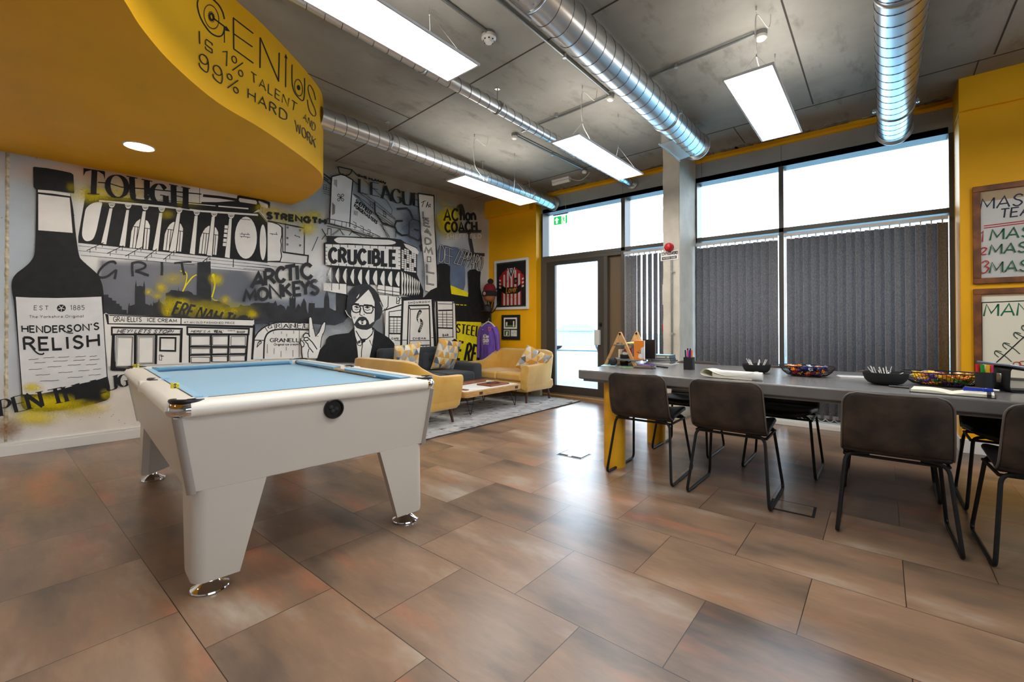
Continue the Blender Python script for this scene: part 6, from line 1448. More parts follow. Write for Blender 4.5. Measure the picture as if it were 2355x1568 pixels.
# patterned cushions
def tri_mat():
    m = bpy.data.materials.new('triangle print cotton'); m.use_nodes = True; nt = m.node_tree; N = nt.nodes; L = nt.links; b = N['Principled BSDF']; b.inputs['Roughness'].default_value = 0.9; b.inputs['Specular IOR Level'].default_value = 0.1
    at = N.new('ShaderNodeAttribute'); at.attribute_name = 'print'; L.new(at.outputs['Color'], b.inputs['Base Color']); return m
M['triangles'] = tri_mat()
def cushion_obj(label, loc, rot, s=0.40, seed=1):
    t = thing('scatter_cushion', label, 'cushion', loc, 0, 'triangle print cushions'); t.rotation_euler = rot
    rr = random.Random(seed); pal = [srgb(232, 226, 208), srgb(226, 170, 82), srgb(110, 114, 122), srgb(178, 182, 186), srgb(238, 206, 140)]
    nc = 5
    V = []; F = []; C = []
    N_ = 64
    def pt_(u, v, sgn):
        e_ = max(0.0, (1-abs(u)**3.0))*max(0.0, (1-abs(v)**3.0)); pin = 1-0.07*(1-(max(abs(u), abs(v))))*0 - 0.06*((1-u*u)*(abs(v)**6)+(1-v*v)*(abs(u)**6))
        return Vector((u*s/2*pin, sgn*0.07*e_**.6, v*s/2*pin))
    def colour(u, v):
        a = (v+1)/2*nc*.95; r = int(a); fy = a-r; bb_ = (u+1)/2*nc*.85 + (0.5 if r % 2 else 0); cidx = int(bb_); fx = bb_-cidx
        upt = 1 if abs(fx-.5)*2 < 1-fy else 0
        k = (r*7+cidx*3+upt*5+(cidx if not upt and fx > .5 else 0)*11+(1 if (not upt and fx > .5) else 0)*3+seed*5); return pal[(k*k+k//3) % 5]
    mb = MB(); 
    for sgn in (1, -1):
        rows = [[pt_(i/N_*2-1, j/N_*2-1, sgn) for i in range(N_+1)] for j in range(N_+1)]
        mb.grid(rows, flip=sgn < 0)
    o = mb.obj('cover', M['triangles'], t, fix=True)
    at = o.data.color_attributes.new('print', 'FLOAT_COLOR', 'CORNER'); buf = []
    for p in o.data.polygons:
        c = p.center; col = colour(max(-.999, min(.999, c.x/(s/2))), max(-.999, min(.999, c.z/(s/2))))
        for _ in p.loop_indices: buf += [*col, 1]
    at.data.foreach_set('color', buf)
    MB().tube([pt_(*q, 1) for q in [(math.copysign(min(1, abs(math.cos(a))*1.42), math.cos(a)), math.copysign(min(1, abs(math.sin(a))*1.42), math.sin(a))) for a in [2*PI*i/64 for i in range(64)]]], 0.005, 6, close=True).obj('piping', M['velvet'], t)
    return t
c1p = onplane(935, 830, 0, -5.02); c2p = onplane(1025, 829, 0, -5.02)
cushion_obj('triangle print cushion leaning at the charcoal sofa arm nearer the pool table', (c1p.x, c1p.y, 0.655), (math.radians(-18), math.radians(6), math.radians(-93)), .42, 1)
cushion_obj('triangle print cushion upright in the middle of the charcoal sofa', (c2p.x+.02, c2p.y, 0.665), (math.radians(-14), math.radians(-8), math.radians(-88)), .46, 2)
cushion_obj('triangle print cushion lying in the arm of the mustard loveseat by the door', (-3.90, 5.16, 0.585), (math.radians(28), math.radians(24), math.radians(50)), .40, 3)

# coffee table
CTZ = 0.315
ct = thing('coffee_table', 'low oak coffee table on black hairpin legs', 'coffee table', (-4.05, 4.2, 0.012))
cx0_, cx1_, cy0_, cy1_ = -4.42, -3.76, 3.66, 4.72
MB().prism(rounded_rect(cx0_, cy0_, cx1_, cy1_, 0.06), CTZ-0.07, CTZ).obj('table_top', M['oak'], ct, world=True, bev=0.004)
MB().prism(rounded_rect(cx0_+.03, cy0_+.03, cx1_-.03, cy1_-.03, 0.04), CTZ, CTZ+.003).obj('top_inlay', M['paper'], ct, world=True, smooth=False)
mb = MB()
for y in (3.92, 4.60): mb.box((cx1_-.004, y-.03, CTZ-.052), (cx1_+.0015, y+.03, CTZ-.018))
mb.obj('slot', M['walnut'], ct, world=True, smooth=False)
for x, y in ((cx1_-.06, 3.80), (cx1_-.06, 4.60), (cx0_+.06, 3.80), (cx0_+.06, 4.60)):
    sx = 1 if x > -4.1 else -1; sy_ = 1 if y > 4.2 else -1
    MB().tube(fillet([(x-.0*sx, y-.07, CTZ-.07), (x+.02*sx, y+.02*sy_, 0.02), (x-.0*sx, y+.07, CTZ-.07)], .03), .005, 8).obj('hairpin_leg', M['black_steel'], ct, world=True)
def slab(name, label, cat, pts, z, h, m, group=None, bev=0.002):
    cx = sum(p[0] for p in pts)/len(pts); cy = sum(p[1] for p in pts)/len(pts)
    return tag(MB().prism(pts, z, z+h).obj(name, m, None, loc=(cx, cy, z), bev=bev), label, cat, group)
def rect(cx, cy, w, h, a=0.0):
    c, s = math.cos(a), math.sin(a); return [(cx+x*c-y*s, cy+x*s+y*c) for x, y in ((-w/2, -h/2), (w/2, -h/2), (w/2, h/2), (-w/2, h/2))]
slab('leather_board', 'red brown strap board along the sofa edge of the coffee table', 'board', rect(-4.30, 4.15, .11, .80, .05), CTZ+.003, .03, M['copper'], bev=.006)
tr_ = thing('round_tray', 'red brown leather tray with round recess on the coffee table', 'tray', (-3.98, 4.38, CTZ+.003))
MB().box((-.13, -.18, 0), (.13, .18, .02)).obj('tray_base', M['copper'], tr_, bev=.005); MB().tube([(.085*math.cos(2*PI*i/28), .085*math.sin(2*PI*i/28), .022) for i in range(28)], .008, 8, close=True).obj('tray_ring', M['walnut'], tr_)
slab('paper_sheet', 'white paper sheet on the coffee table', 'paper', rect(-3.93, 3.98, .22, .30, .3), CTZ+.0035, .002, M['paper'], bev=0)
slab('leather_strip', 'red brown leather strip at the pool table end of the coffee table', 'strip', rect(-4.05, 3.76, .40, .05, .1), CTZ+.003, .012, M['copper'])

# coat stand with hat, football and purple shirt
cs0 = PY(1128, 700, 5.52); CS = Vector((cs0.x, 5.52, 0.0))
cs = thing('coat_stand', 'black coat stand in the corner beside the mural', 'coat stand', CS)
MB().cyl((0, 0, 0.03), (0, 0, 1.72), .016, n=12).obj('pole', M['black_steel'], cs)
MB().lathe([(.13, 0), (.13, .012), (.05, .03), (.016, .04)], n=28).obj('base', M['black_steel'], cs)
for k in range(4):
    a = k*PI/2+.4; MB().tube(catmull([(0, 0, 1.30), (.07*math.cos(a), .07*math.sin(a), 1.36), (.15*math.cos(a), .15*math.sin(a), 1.50)], 5), .009, 8).obj('hook', M['black_steel'], cs)
    MB().tube(catmull([(0, 0, 1.42), (.05*math.cos(a+.7), .05*math.sin(a+.7), 1.6), (.12*math.cos(a+.7), .12*math.sin(a+.7), 1.74)], 5), .007, 8).obj('upper_hook', M['black_steel'], cs)
bp0 = PY(1126, 681, 5.48)
M['ball_leather'] = mat('tan football leather', srgb(158, 96, 58), 0.5, var=0.25, vscale=8)
tag(MB().ball((bp0.x, 5.48, bp0.z), .10, 24, 16).obj('football', M['ball_leather'], None, loc=(bp0.x, 5.48, bp0.z)), 'tan leather ball wearing the bobble hat on the coat stand', 'ball')
hat = thing('bobble_hat', 'red and black bobble hat topping the coat stand', 'hat', (bp0.x, 5.48, bp0.z))
M['wool_red'] = mat('red black knit', srgb(120, 16, 28), .95, var=.5, vscale=60); M['wool_black'] = mat('black knit', srgb(28, 26, 28), .95, var=.4, vscale=80)
MB().lathe([(.122, .0), (.128, .03), (.124, .075), (.112, .085)], n=26).obj('brim', M['wool_black'], hat); MB().lathe([(.112, .08), (.106, .13), (.085, .18), (.05, .21), (.002, .22)], n=26).obj('crown', M['wool_red'], hat); MB().ball((.02, 0, .245), .05, 16, 10).obj('pom_pom', M['wool_black'], hat)
kb = Paint(lambda x, y, off: Vector((x, -.129-off+abs(x)*.1, y)), .001, .0001); kb.begin(); kb.disc('paint_white', (.0, .04), .026, .026); kb.disc('red_ink', (.0, .04), .019, .019) if 'red_ink' in M else None; kb.line('paint_white', [(-.012, .04), (.012, .04)], .004); wend(kb, 'badge', hat)
cap0 = PY(1121, 712, 5.45)
tag(MB().lathe([(.07, 0), (.072, .05), (.055, .10), (.02, .12), (.002, .122)], n=20).obox((0, -.09, .008), (.11, .07, .008), Rx(.15)).obj('peaked_hat', M['black_soft'], None, loc=(0, 0, 0)), 'black peaked hat hanging on a lower coat stand hook', 'hat').location = (cap0.x, 5.45, cap0.z-.03)
# shirt on its hanger
sh = PY(1123, 745, 5.43)
shirt = thing('football_shirt', 'purple long sleeved football shirt on a white hanger', 'shirt', (sh.x, 5.43, sh.z)); shirt.scale = (.86, .9, .94)
def purple():
    m = mat('purple shirt fabric', srgb(112, 78, 182), .6, var=.35, vscale=7, stretch=(3, 3, .6)); return m
M['purple'] = purple()
half = [(-.055, .0), (-.12, -.025), (-.19, -.06), (-.215, -.12), (-.20, -.30), (-.185, -.5), (-.185, -.62)]
def bodyrow(z, w, d, wv=0.0): return [Vector((w*math.cos(a), d*math.sin(a)*(1+wv*math.cos(5*a)), z)) for a in [2*PI*i/28 for i in range(28)]]
tb = MB(); tb.loft([bodyrow(z, w, d, wv) for z, w, d, wv in ((.002, .075, .035, 0), (-.025, .13, .05, 0), (-.06, .185, .06, 0), (-.12, .205, .065, .05), (-.3, .195, .06, .12), (-.5, .19, .055, .2), (-.66, .20, .055, .25))]); tb.obj('shirt_body', M['purple'], shirt)
for s in (-1, 1): MB().tube(catmull([(s*.165, 0, -.07), (s*.225, 0, -.18), (s*.25, .0, -.38), (s*.262, .0, -.60)], 5), [.055-.022*i/15 for i in range(16)], 12).obj('sleeve', M['purple'], shirt)
MB().tube(catmull([(-.17, 0, -.055), (-.1, 0, -.0), (0, 0, .04), (.1, 0, -.0), (.17, 0, -.055)], 5), .012, 8).obj('hanger', M['white_plastic'], shirt); MB().tube([(0, 0, .04), (0, 0, .075), (.02, 0, .10), (.035, 0, .085)], .004, 6).obj('hanger_hook', M['zinc'], shirt)
sl = Paint(lambda x, y, off: Vector((x, -.066*math.sqrt(max(0, 1-(x/.25)**2))-off, y)), .006, .0001); sl.begin()
sl.text('paint_white', "ACtion", (-.072, -.245), (.075, -.24), (-.072, -.185), (.075, -.18), .013, gap=.2); sl.text('paint_white', "COACH", (-.072, -.325), (.075, -.32), (-.072, -.262), (.075, -.257), .013, gap=.24); sl.text('paint_white', "SHEFFIELD", (-.07, -.358), (.075, -.355), (-.07, -.342), (.075, -.339), .004, gap=.5)
sl.poly('paint_white', [(-.105, -.10), (-.06, -.085), (-.075, -.097), (-.065, -.108), (-.085, -.1)]); sl.poly('red_ink', [(.07, -.06), (.12, -.06), (.118, -.1), (.095, -.125), (.074, -.1)]); sl.line('paint_white', [(.07, -.06), (.12, -.06), (.118, -.1), (.095, -.125), (.074, -.1)], .004, True); wend(sl, 'shirt_print', shirt)

# framed red and white striped shirt
def wallpic(y): return lambda a, b, off: Vector((a, y-off, b))
fa, fb = PY(1139.5, 712, YWL), PY(1217, 592, YWL); fz0, fz1 = PY(1178, 711.5, YWL).z, PY(1178, 596.5, YWL).z
fs = thing('framed_shirt', 'red and white striped football shirt in a white frame', 'framed shirt', ((fa.x+fb.x)/2, YWL, (fz0+fz1)/2))
W2, H2 = (fb.x-fa.x)/2, (fz1-fz0)/2; b_ = .042
f_ = MB().box((-W2, -.035, -H2), (W2, -.002, -H2+b_)).box((-W2, -.035, H2-b_), (W2, -.002, H2)).box((-W2, -.035, -H2+b_), (-W2+b_, -.002, H2-b_)).box((W2-b_, -.035, -H2+b_), (W2, -.002, H2-b_))
f_.obj('picture_frame', M['white_metal'], fs, bev=.003); MB().box((-W2+b_, -.012, -H2+b_), (W2-b_, -.004, H2-b_)).obj('backing_board', M['black_soft'], fs, smooth=False)
w3, h3 = W2-b_, H2-b_
jb = Paint(wallpic(-.013), .0006, .0002); jb.begin()
nrm = lambda P: [(x*w3, y*h3) for x, y in P]
jb.poly('red_ink', nrm([(-.26, .72), (-.62, .54), (-.66, .46), (-.82, .36), (-.82, -.12), (-.66, -.16), (-.66, -.92), (.66, -.92), (.66, -.16), (.82, -.12), (.82, .36), (.66, .46), (.62, .54), (.26, .72)]))
for i in range(5):
    x = -.54+i*.25; jb.poly('paint_white', nrm([(x, -.92), (x+.12, -.92), (x+.12, .42 if i in (0, 4) else .6), (x+.06, .48 if i in (0, 4) else .64), (x, .42 if i in (0, 4) else .6)]))
for s in (-1, 1):
    for y in (.24, .08, -.08): jb.poly('paint_white', nrm([(s*.70, y), (s*.83, y+.02), (s*.83, y-.055), (s*.70, y-.075)]))
jb.poly('ink', nrm([(-.66, .02), (-.40, -.12), (.40, -.12), (.66, .02), (.66, -.3), (.4, -.42), (-.4, -.42), (-.66, -.3)]))
jb.poly('paint_white', nrm([(-.26, .74), (-.2, .74), (0, .34), (.2, .74), (.26, .74), (.05, .26), (-.05, .26)])); jb.poly('ink', nrm([(-.2, .74), (-.05, .4), (0, .32), (.05, .4), (.2, .74), (.12, .74), (0, .5), (-.12, .74)])); jb.poly('paint_white', nrm([(-.12, .72), (.12, .72), (0, .46)])); jb.poly('paint_blue', nrm([(-.05, .68), (.05, .68), (.05, .62), (-.05, .62)]))
jb.poly('ink', nrm([(.2, .28), (.42, .28), (.42, .0), (.2, .0)])); jb.ring('paint_white', (.31*w3, .14*h3), .012, .016, .004); jb.line('ink', nrm([(-.36, .14), (-.24, .18), (-.3, .08)]), .008)
jb.text('gold_ink', "Laver", (-.33*w3, -.37*h3), (.36*w3, -.33*h3), (-.33*w3, -.1*h3), (.36*w3, -.06*h3), .014, gap=.16, slant=.15)
jb.line('ink', catmull(nrm([(-.35, -.55), (-.2, -.5), (-.1, -.62), (.05, -.55), (.15, -.66), (.4, -.58)]), 4), .003)
jb.line('conduit', nrm([(-.96, -.96), (.96, -.96), (.96, .96), (-.96, .96)]), .004, True)
wend(jb, 'striped_shirt', fs)
MB().add([(-w3, -.03, -h3), (w3, -.03, -h3), (w3, -.03, h3), (-w3, -.03, h3)], [(0, 1, 2, 3)]).obj('picture_glass', M['picture_glass'], fs, smooth=False, fix=False)
# small black framed photographs
fa, fb = PY(1155, 782, YWL), PY(1197, 724, YWL); fz0, fz1 = PY(1176, 781, YWL).z, PY(1176, 724, YWL).z
fp = thing('framed_photos', 'small black frame with three football photographs', 'framed picture', ((fa.x+fb.x)/2, YWL, (fz0+fz1)/2))
W2, H2 = (fb.x-fa.x)/2, (fz1-fz0)/2
MB().box((-W2, -.022, -H2), (W2, -.002, H2)).obj('picture_frame', M['black_soft'], fp, bev=.003)
jp = Paint(wallpic(-.0222), .0006, .0002); jp.begin(); nn = lambda P: [(x*W2, y*H2) for x, y in P]
jp.poly('paint_white', nn([(-.72, -.12), (.72, -.12), (.72, .78), (-.72, .78)])); jp.poly('ink', nn([(-.58, .0), (.58, .0), (.58, .66), (-.58, .66)])); jp.poly('pitch_green', nn([(-.58, .0), (.58, .0), (.58, .18), (-.58, .18)])); jp.poly('paint_white', nn([(-.45, .1), (-.35, .1), (-.3, .4), (-.4, .45), (-.5, .35)])); jp.poly('paint_white', nn([(.3, .05), (.42, .05), (.44, .5), (.3, .5)])); jp.poly('paint_dark', nn([(-.1, .3), (.2, .3), (.2, .55), (-.1, .55)]))
jp.poly('paint_white', nn([(-.72, -.72), (-.06, -.72), (-.06, -.22), (-.72, -.22)])); jp.poly('pitch_green', nn([(-.66, -.68), (-.12, -.68), (-.12, -.26), (-.66, -.26)])); jp.poly('paint_white', nn([(-.48, -.66), (-.34, -.66), (-.28, -.36), (-.42, -.34)])); jp.poly('paint_pale', nn([(.06, -.72), (.72, -.72), (.72, -.22), (.06, -.22)])); jp.line('paint_dark', catmull(nn([(.14, -.4), (.3, -.5), (.45, -.36), (.62, -.52)]), 4), .004)
wend(jp, 'photograph', fp)

# ------------------------------------------------------------------ framed flip chart sheets on the pier
def board(label, za, zbm, title, body):
    XL, XRr = PY(2236, 500, YPR).x, PY(2236, 500, YPR).x+.92
    t = thing('framed_chart', label, 'framed chart', ((XL+XRr)/2, YPR, (za+zbm)/2))
    W2, H2 = (XRr-XL)/2, (zbm-za)/2; b_ = .048
    f_ = MB().box((-W2, -.028, -H2), (W2, -.002, -H2+b_)).box((-W2, -.028, H2-b_), (W2, -.002, H2)).box((-W2, -.028, -H2+b_), (-W2+b_, -.002, H2-b_)).box((W2-b_, -.028, -H2+b_), (W2, -.002, H2-b_))
    f_.obj('picture_frame', M['frame_wood'], t, bev=.004); MB().box((-W2+b_, -.008, -H2+b_), (W2-b_, -.003, H2-b_)).obj('mount_board', M['mount'], t, smooth=False)
    k = Paint(wallpic(-.0085), .0005, .0002); k.begin()
    x0, y0 = -W2+b_, H2-b_
    return t, k, x0, y0, W2, H2
z_ = lambda y: PY(2236, y, YPR).z
t, k, x0, y0, W2, H2 = board('oak framed handwritten flip chart sheet with numbered green lines', z_(654), z_(432), '', '')
s_ = 1/ (FPX/ (MC @ (Vector((PY(2236, 500, YPR).x, YPR, 1.4))-EYEV)).z)      # metres per measured picture unit on this wall
bx0 = 2236; cxw, czw = t.location.x, t.location.z
def on(xp, yp):
    q = PY(xp, yp, YPR); return (q.x-cxw, q.z-czw)
ext = lambda P: [on(*p) for p in P]
k.poly('paint_white', ext([(2248, 466), (2248, 640)]) + [(W2-.06, on(2248, 640)[1]-.0), (W2-.06, on(2248, 466)[1])])
def htext(kk, t_, xp, yb, yt, m_, w, adv=.62, slant=.1):
    a = on(xp, yb); b = on(xp, yt); h = b[1]-a[1]; n_ = sum(.42 if c == ' ' else FONT[c][0]+.18 for c in t_)-.18; L_ = n_*h*adv
    kk.text(m_, t_, a, (a[0]+L_, a[1]+h*.06), b, (b[0]+L_, b[1]+h*.06), w, gap=.18, slant=slant)
htext(k, "MASTER", 2253, 484, 459, 'navy_ink', .011, .95); htext(k, "TEACHER", 2299, 502, 482, 'navy_ink', .010, .95)
for a in (0, 1): k.line('red_ink', [on(2262, 520+a*5), (W2-.1, on(2262, 512+a*4)[1])], .006)
htext(k, "1", 2254, 558, 534, 'red_ink', .008); htext(k, "MASTERY", 2276, 553, 529, 'green_ink', .011, .95)
htext(k, "2", 2252, 587, 571, 'red_ink', .008, 1.2); htext(k, "MASTER", 2274, 586, 564, 'green_ink', .010, .95); htext(k, "3", 2253, 629, 602, 'red_ink', .008, .9); htext(k, "MASTERS", 2275, 628, 604, 'green_ink', .010, .9)
wend(k, 'handwriting', t)
MB().add([(-W2+.048, -.024, -H2+.048), (W2-.048, -.024, -H2+.048), (W2-.048, -.024, H2-.048), (-W2+.048, -.024, H2-.048)], [(0, 1, 2, 3)]).obj('picture_glass', M['picture_glass'], t, smooth=False, fix=False)
t, k, x0, y0, W2, H2 = board('oak framed flip chart sheet with green heading and branching arrow', z_(905), z_(665), '', '')
cxw, czw = t.location.x, t.location.z
k.poly('cream_paper', [on(2247, 885), (W2-.06, on(2247, 885)[1]), (W2-.06, on(2247, 683)[1]), on(2247, 683)])
k.line('ink', [on(2258, 880), on(2257, 696), (W2-.1, on(2257, 690)[1])], .009)
htext(k, "MANAGE", 2262, 727, 700, 'green_ink', .012, .9)
k.line('ink', ext([(2286, 838), (2332, 795), (2375, 755)]), .008)
for dx, dy in ((0, 0), (19, -18), (44, -42), (62, -58)): k.line('green_dark', catmull(ext([(2297+dx, 805+dy), (2286+dx, 812+dy), (2292+dx, 820+dy)]), 4) if False else catmull(ext([(2303+dx, 809+dy), (2290+dx, 806+dy), (2287+dx, 813+dy), (2296+dx, 821+dy)]), 4), .006); k.line('green_dark', catmull(ext([(2290+dx, 807+dy), (2310+dx, 818+dy), (2326+dx, 832+dy)]), 3), .006)
k.ring('rust_ink', on(2338, 837), .02, .018, .006); k.ring('rust_ink', on(2352, 835), .02, .018, .006)
wend(k, 'handwriting', t)
# ------------------------------------------------------------------ things on the meeting table
def tt(x, y): q = PZ(x, y, TZ); return Vector((q.x, q.y, TZ))
COLS = dict(blue=(30, 50, 170), navy=(34, 34, 80), pink=(226, 60, 110), orange=(240, 140, 40), black=(24, 24, 26), green=(30, 150, 60), yellow=(240, 190, 40), red=(206, 30, 36), purple=(96, 60, 150), brown=(120, 78, 48), teal=(150, 200, 214), grey=(120, 120, 122))
for k_, v_ in COLS.items(): M['p_'+k_] = flat(k_+' plastic', v_, .4)
def pen(label, p, d, L, r, body, cap=None, group=None, tilt=None):
    t = thing('pen', label, 'pen', p, 0, group); d = Vector(d).normalized()
    MB().cyl((0, 0, 0), d*L*.62, r, n=10).obj('barrel', M[body], t); MB().cyl(d*L*.6, d*L, r*1.15, r*.95, n=10).obj('pen_cap', M[cap or body], t)
    return t
def pot(label, p, r, h, sq=True):
    t = thing('pen_pot', label, 'pen pot', p); n = 32
    q = rounded_rect(-r, -r, r, r, r*(.35 if sq else .98)); qi = [(x*.92, y*.92) for x, y in q]
    MB().loft([[(x, y, 0) for x, y in q], [(x, y, h) for x, y in q], [(x, y, h) for x, y in qi], [(x, y, .006) for x, y in qi]]).obj('pot_body', M['black_soft'], t, ang=40)
    return t
pp = tt(1582, 850); pp += Vector((0, .03, 0)); pot('square black pot of coloured pens near the door end of the table', pp, .036, .098)
for i, (c, dx, dy) in enumerate((('navy', -.022, -.01), ('black', -.012, .012), ('pink', -.004, -.016), ('blue', .006, -.012), ('pink', .014, .004), ('orange', .022, -.006), ('black', .004, .016))):
    pen('%s pen standing in the square pot near the door end%s' % (c, '' if c not in ('pink', 'black') else (', lower of the two' if i in (2, 6) else ', taller of the two')), pp+Vector((dx*.8, dy*.8, .02)), (dx*3, dy*1.5, 1), .135 if c != 'black' else .148, .0055, 'p_'+c, group='pens in the square pot')
# A-frame shelf and what stands on it
L0, L1 = tt(1396, 838), tt(1459, 843); apx = PY(1428, 766, (L0.y+L1.y)/2)
af = thing('table_shelf', 'pine A-frame shelf unit standing at the door end of the table', 'shelf', ((L0.x+L1.x)/2, (L0.y+L1.y)/2, TZ))
hwid, hgt, dep = (L1.x-L0.x)/2, apx.z-TZ, .34
for yy in (0, dep):
    for s in (-1, 1):
        MB().obox((s*hwid*.5, yy, hgt*.5), (.026, .020, math.hypot(hwid, hgt)+.01), Ry(-s*math.atan2(hwid, hgt))).obj('leg', M['pine'], af, bev=.002)
    MB().prism([(-.034, hgt-.085), (.034, hgt-.085), (.004, hgt+.012), (-.004, hgt+.012)], -.008, .008).xf(Rx(PI/2)).xf(Matrix.Identity(3)).obj('apex_plate', M['pine'], af).location.y = yy
MB().box((-.055, -.02, hgt*.62), (.055, dep+.02, hgt*.62+.010)).obj('upper_shelf', M['p_grey'], af, bev=.001); MB().box((-.11, -.02, hgt*.16), (.155, dep+.02, hgt*.16+.012)).obj('lower_shelf', M['p_grey'], af, bev=.001)
AF = af.location; zu, zl = hgt*.62+.010, hgt*.16+.012
sb = tt(1411, 840); 
bs = thing('round_speaker', 'black ball shaped speaker in front of the A-frame shelf', 'speaker', (sb.x, sb.y-.01, TZ)); MB().ball((0, 0, .036), .037, 24, 16).obj('speaker_body', M['black_soft'], bs); MB().cyl((0, 0, 0), (0, 0, .008), .022, n=18).obj('foot_ring', M['black_plastic'], bs)
mg = tt(1431, 840)+Vector((-.005, .05, 0))
mug = thing('black_mug', 'black mug with orange lettering beside the ball speaker', 'mug', mg); MB().lathe([(.034, 0), (.036, .004), (.036, .092), (.033, .092), (.032, .008), (.002, .008)], n=28).obj('mug_body', M['black_soft'], mug)
MB().tube(catmull([(.034, 0, .075), (.06, 0, .07), (.062, 0, .035), (.034, 0, .022)], 5), .0045, 8).obj('handle', M['black_soft'], mug)
mk = Paint(lambda x, y, off: Vector(((.0365+off)*math.sin(x/.0365), -(.0365+off)*math.cos(x/.0365), y)), .0003, .0001); mk.begin(); mk.text('gold_ink', "ACTION", (-.022, .044), (.024, .045), (-.022, .056), (.024, .057), .003); mk.text('gold_ink', "COACH", (-.021, .028), (.024, .029), (-.021, .040), (.024, .041), .003); wend(mk, 'printed_name', mug)
ts = MB(); rr = random.Random(9); ts.ball((.008, 0, .1), .024, 14, 9, sc=(1, .8, .7)); ts.v = [v+Vector((rr.uniform(-.003, .003), rr.uniform(-.003, .003), rr.uniform(-.003, .003))) for v in ts.v]; tag(ts.obj('paper_tissue', M['paper'], None, loc=mg), 'crumpled white tissue stuffed into the black mug', 'tissue').location = mg
ts_o = bpy.data.objects['paper_tissue']
for v in ts_o.data.vertices: v.co += mg
M['art_cover'] = mat('black and white sketch cover', srgb(226, 226, 226), .6, col2=srgb(50, 50, 52), vscale=42, stretch=(3, 3, 1), lo=.44, hi=.56)
M['spiky_cover'] = mat('yellow black spiky cover', srgb(236, 228, 60), .6, col2=srgb(30, 30, 20), vscale=40, lo=.46, hi=.52)
def book(label, cx, cy, z, w, d, h, a, cover, name='book', pages='paper', standing=False):
    t = thing(name, label, 'book', (cx, cy, z), a)
    MB().box((-w/2, -d/2, 0), (w/2, d/2, .003)).box((-w/2, -d/2, h-.003), (w/2, d/2, h)).box((w/2-.003, -d/2, 0), (w/2, d/2, h)).obj('cover', M[cover], t, bev=.001)
    MB().box((-w/2+.004, -d/2+.004, .003), (w/2-.003, d/2-.004, h-.003)).obj('page_block', M[pages], t, smooth=False)
    return t
def upright(label, cx, cy, z, w, d, h, a, cover):
    t = thing('book', label, 'book', (cx, cy, z), a)
    MB().box((-w/2, -d/2, 0), (w/2, -d/2+.003, h)).box((-w/2, d/2-.003, 0), (w/2, d/2, h)).box((-w/2, -d/2, 0), (-w/2+.003, d/2, h)).obj('cover', M[cover], t, bev=.001)
    MB().box((-w/2+.003, -d/2+.003, .003), (w/2-.004, d/2-.003, h-.003)).obj('page_block', M['paper'], t, smooth=False); return t
ob = PY(1467, 829, AF.y+.02)
o_ = thing('book', 'bright orange book standing on the A-frame shelf', 'book', (ob.x+.01, AF.y+.03, TZ+zl), .05)
MB().box((-.045, -.012, 0), (.045, .012, .165)).obj('cover', M['p_orange'], o_, bev=.001); MB().box((-.043, -.0105, .001), (.0455, .0105, .1655)).obj('page_block', M['paper'], o_, smooth=False)
ok = Paint(lambda x, y, off: Vector((x, -.012-off, y)), .0004, .0001); ok.begin(); ok.poly('paint_pale', [(.018, .01), (.045, .01), (.045, .115), (.018, .10)]); ok.disc('ink', (.005, .07), .008, .009); ok.disc('paint_white', (.005, .07), .004, .005); ok.line('ink', [(.0, .06), (-.018, .066)], .004); ok.poly('paint_white', catmull([(-.005, .02), (.02, .01), (.024, .04), (.012, .055), (-.002, .045)], 3, True)); ok.line('ink', [(.002, .05), (.02, .055)], .002); wend(ok, 'cover_print', o_)
upright('sketch covered book leaning on the A-frame shelf next to the orange book', AF.x+.115, AF.y+.12, TZ+zl, .075, .016, .15, -.2, 'art_cover')
upright('black backed book behind the orange book on the A-frame shelf', ob.x+.03, AF.y+.2, TZ+zl, .11, .02, .17, 0, 'p_black')
book('yellow and black spiky covered book flat on the upper shelf', AF.x+.02, AF.y+.12, TZ+zu, .12, .16, .012, .2, 'spiky_cover'); book('grey pamphlet lying on the upper shelf', AF.x+.05, AF.y+.25, TZ+zu, .13, .17, .014, .1, 'paper')
rm = thing('red_mug', 'red mug on the lower tier of the A-frame shelf', 'mug', (AF.x+.0, AF.y+.16, TZ+zl)); MB().lathe([(.034, 0), (.037, .004), (.037, .085), (.034, .085), (.033, .006), (.002, .006)], n=24).obj('mug_body', M['red'], rm); MB().tube(catmull([(-.035, 0, .07), (-.06, 0, .065), (-.06, 0, .03), (-.035, 0, .02)], 5), .0045, 8).obj('handle', M['red'], rm)
tag(MB().lathe([(.03, 0), (.034, .004), (.034, .075), (.031, .076), (.03, .006), (.002, .006)], n=22).obj('paper_cup', M['cream_paper'], None, loc=(0, 0, 0)), 'cream paper cup inside the A-frame shelf', 'cup').location = (AF.x-.06, AF.y+.16, TZ+zl)
lf = tt(1395, 841); slab('leaflet', 'pale blue and white leaflet by the foot of the A-frame shelf', 'leaflet', rect(lf.x, lf.y+.05, .12, .16, .3), TZ+.0003, .002, M['p_teal'], bev=0)
lf = tt(1437, 845); slab('leaflet', 'green printed leaflet in front of the black mug', 'leaflet', rect(lf.x, lf.y+.02, .11, .09, .5), TZ+.0003, .002, mat('green photo print', srgb(92, 176, 84), .5, col2=srgb(70, 60, 66), vscale=22), bev=0)
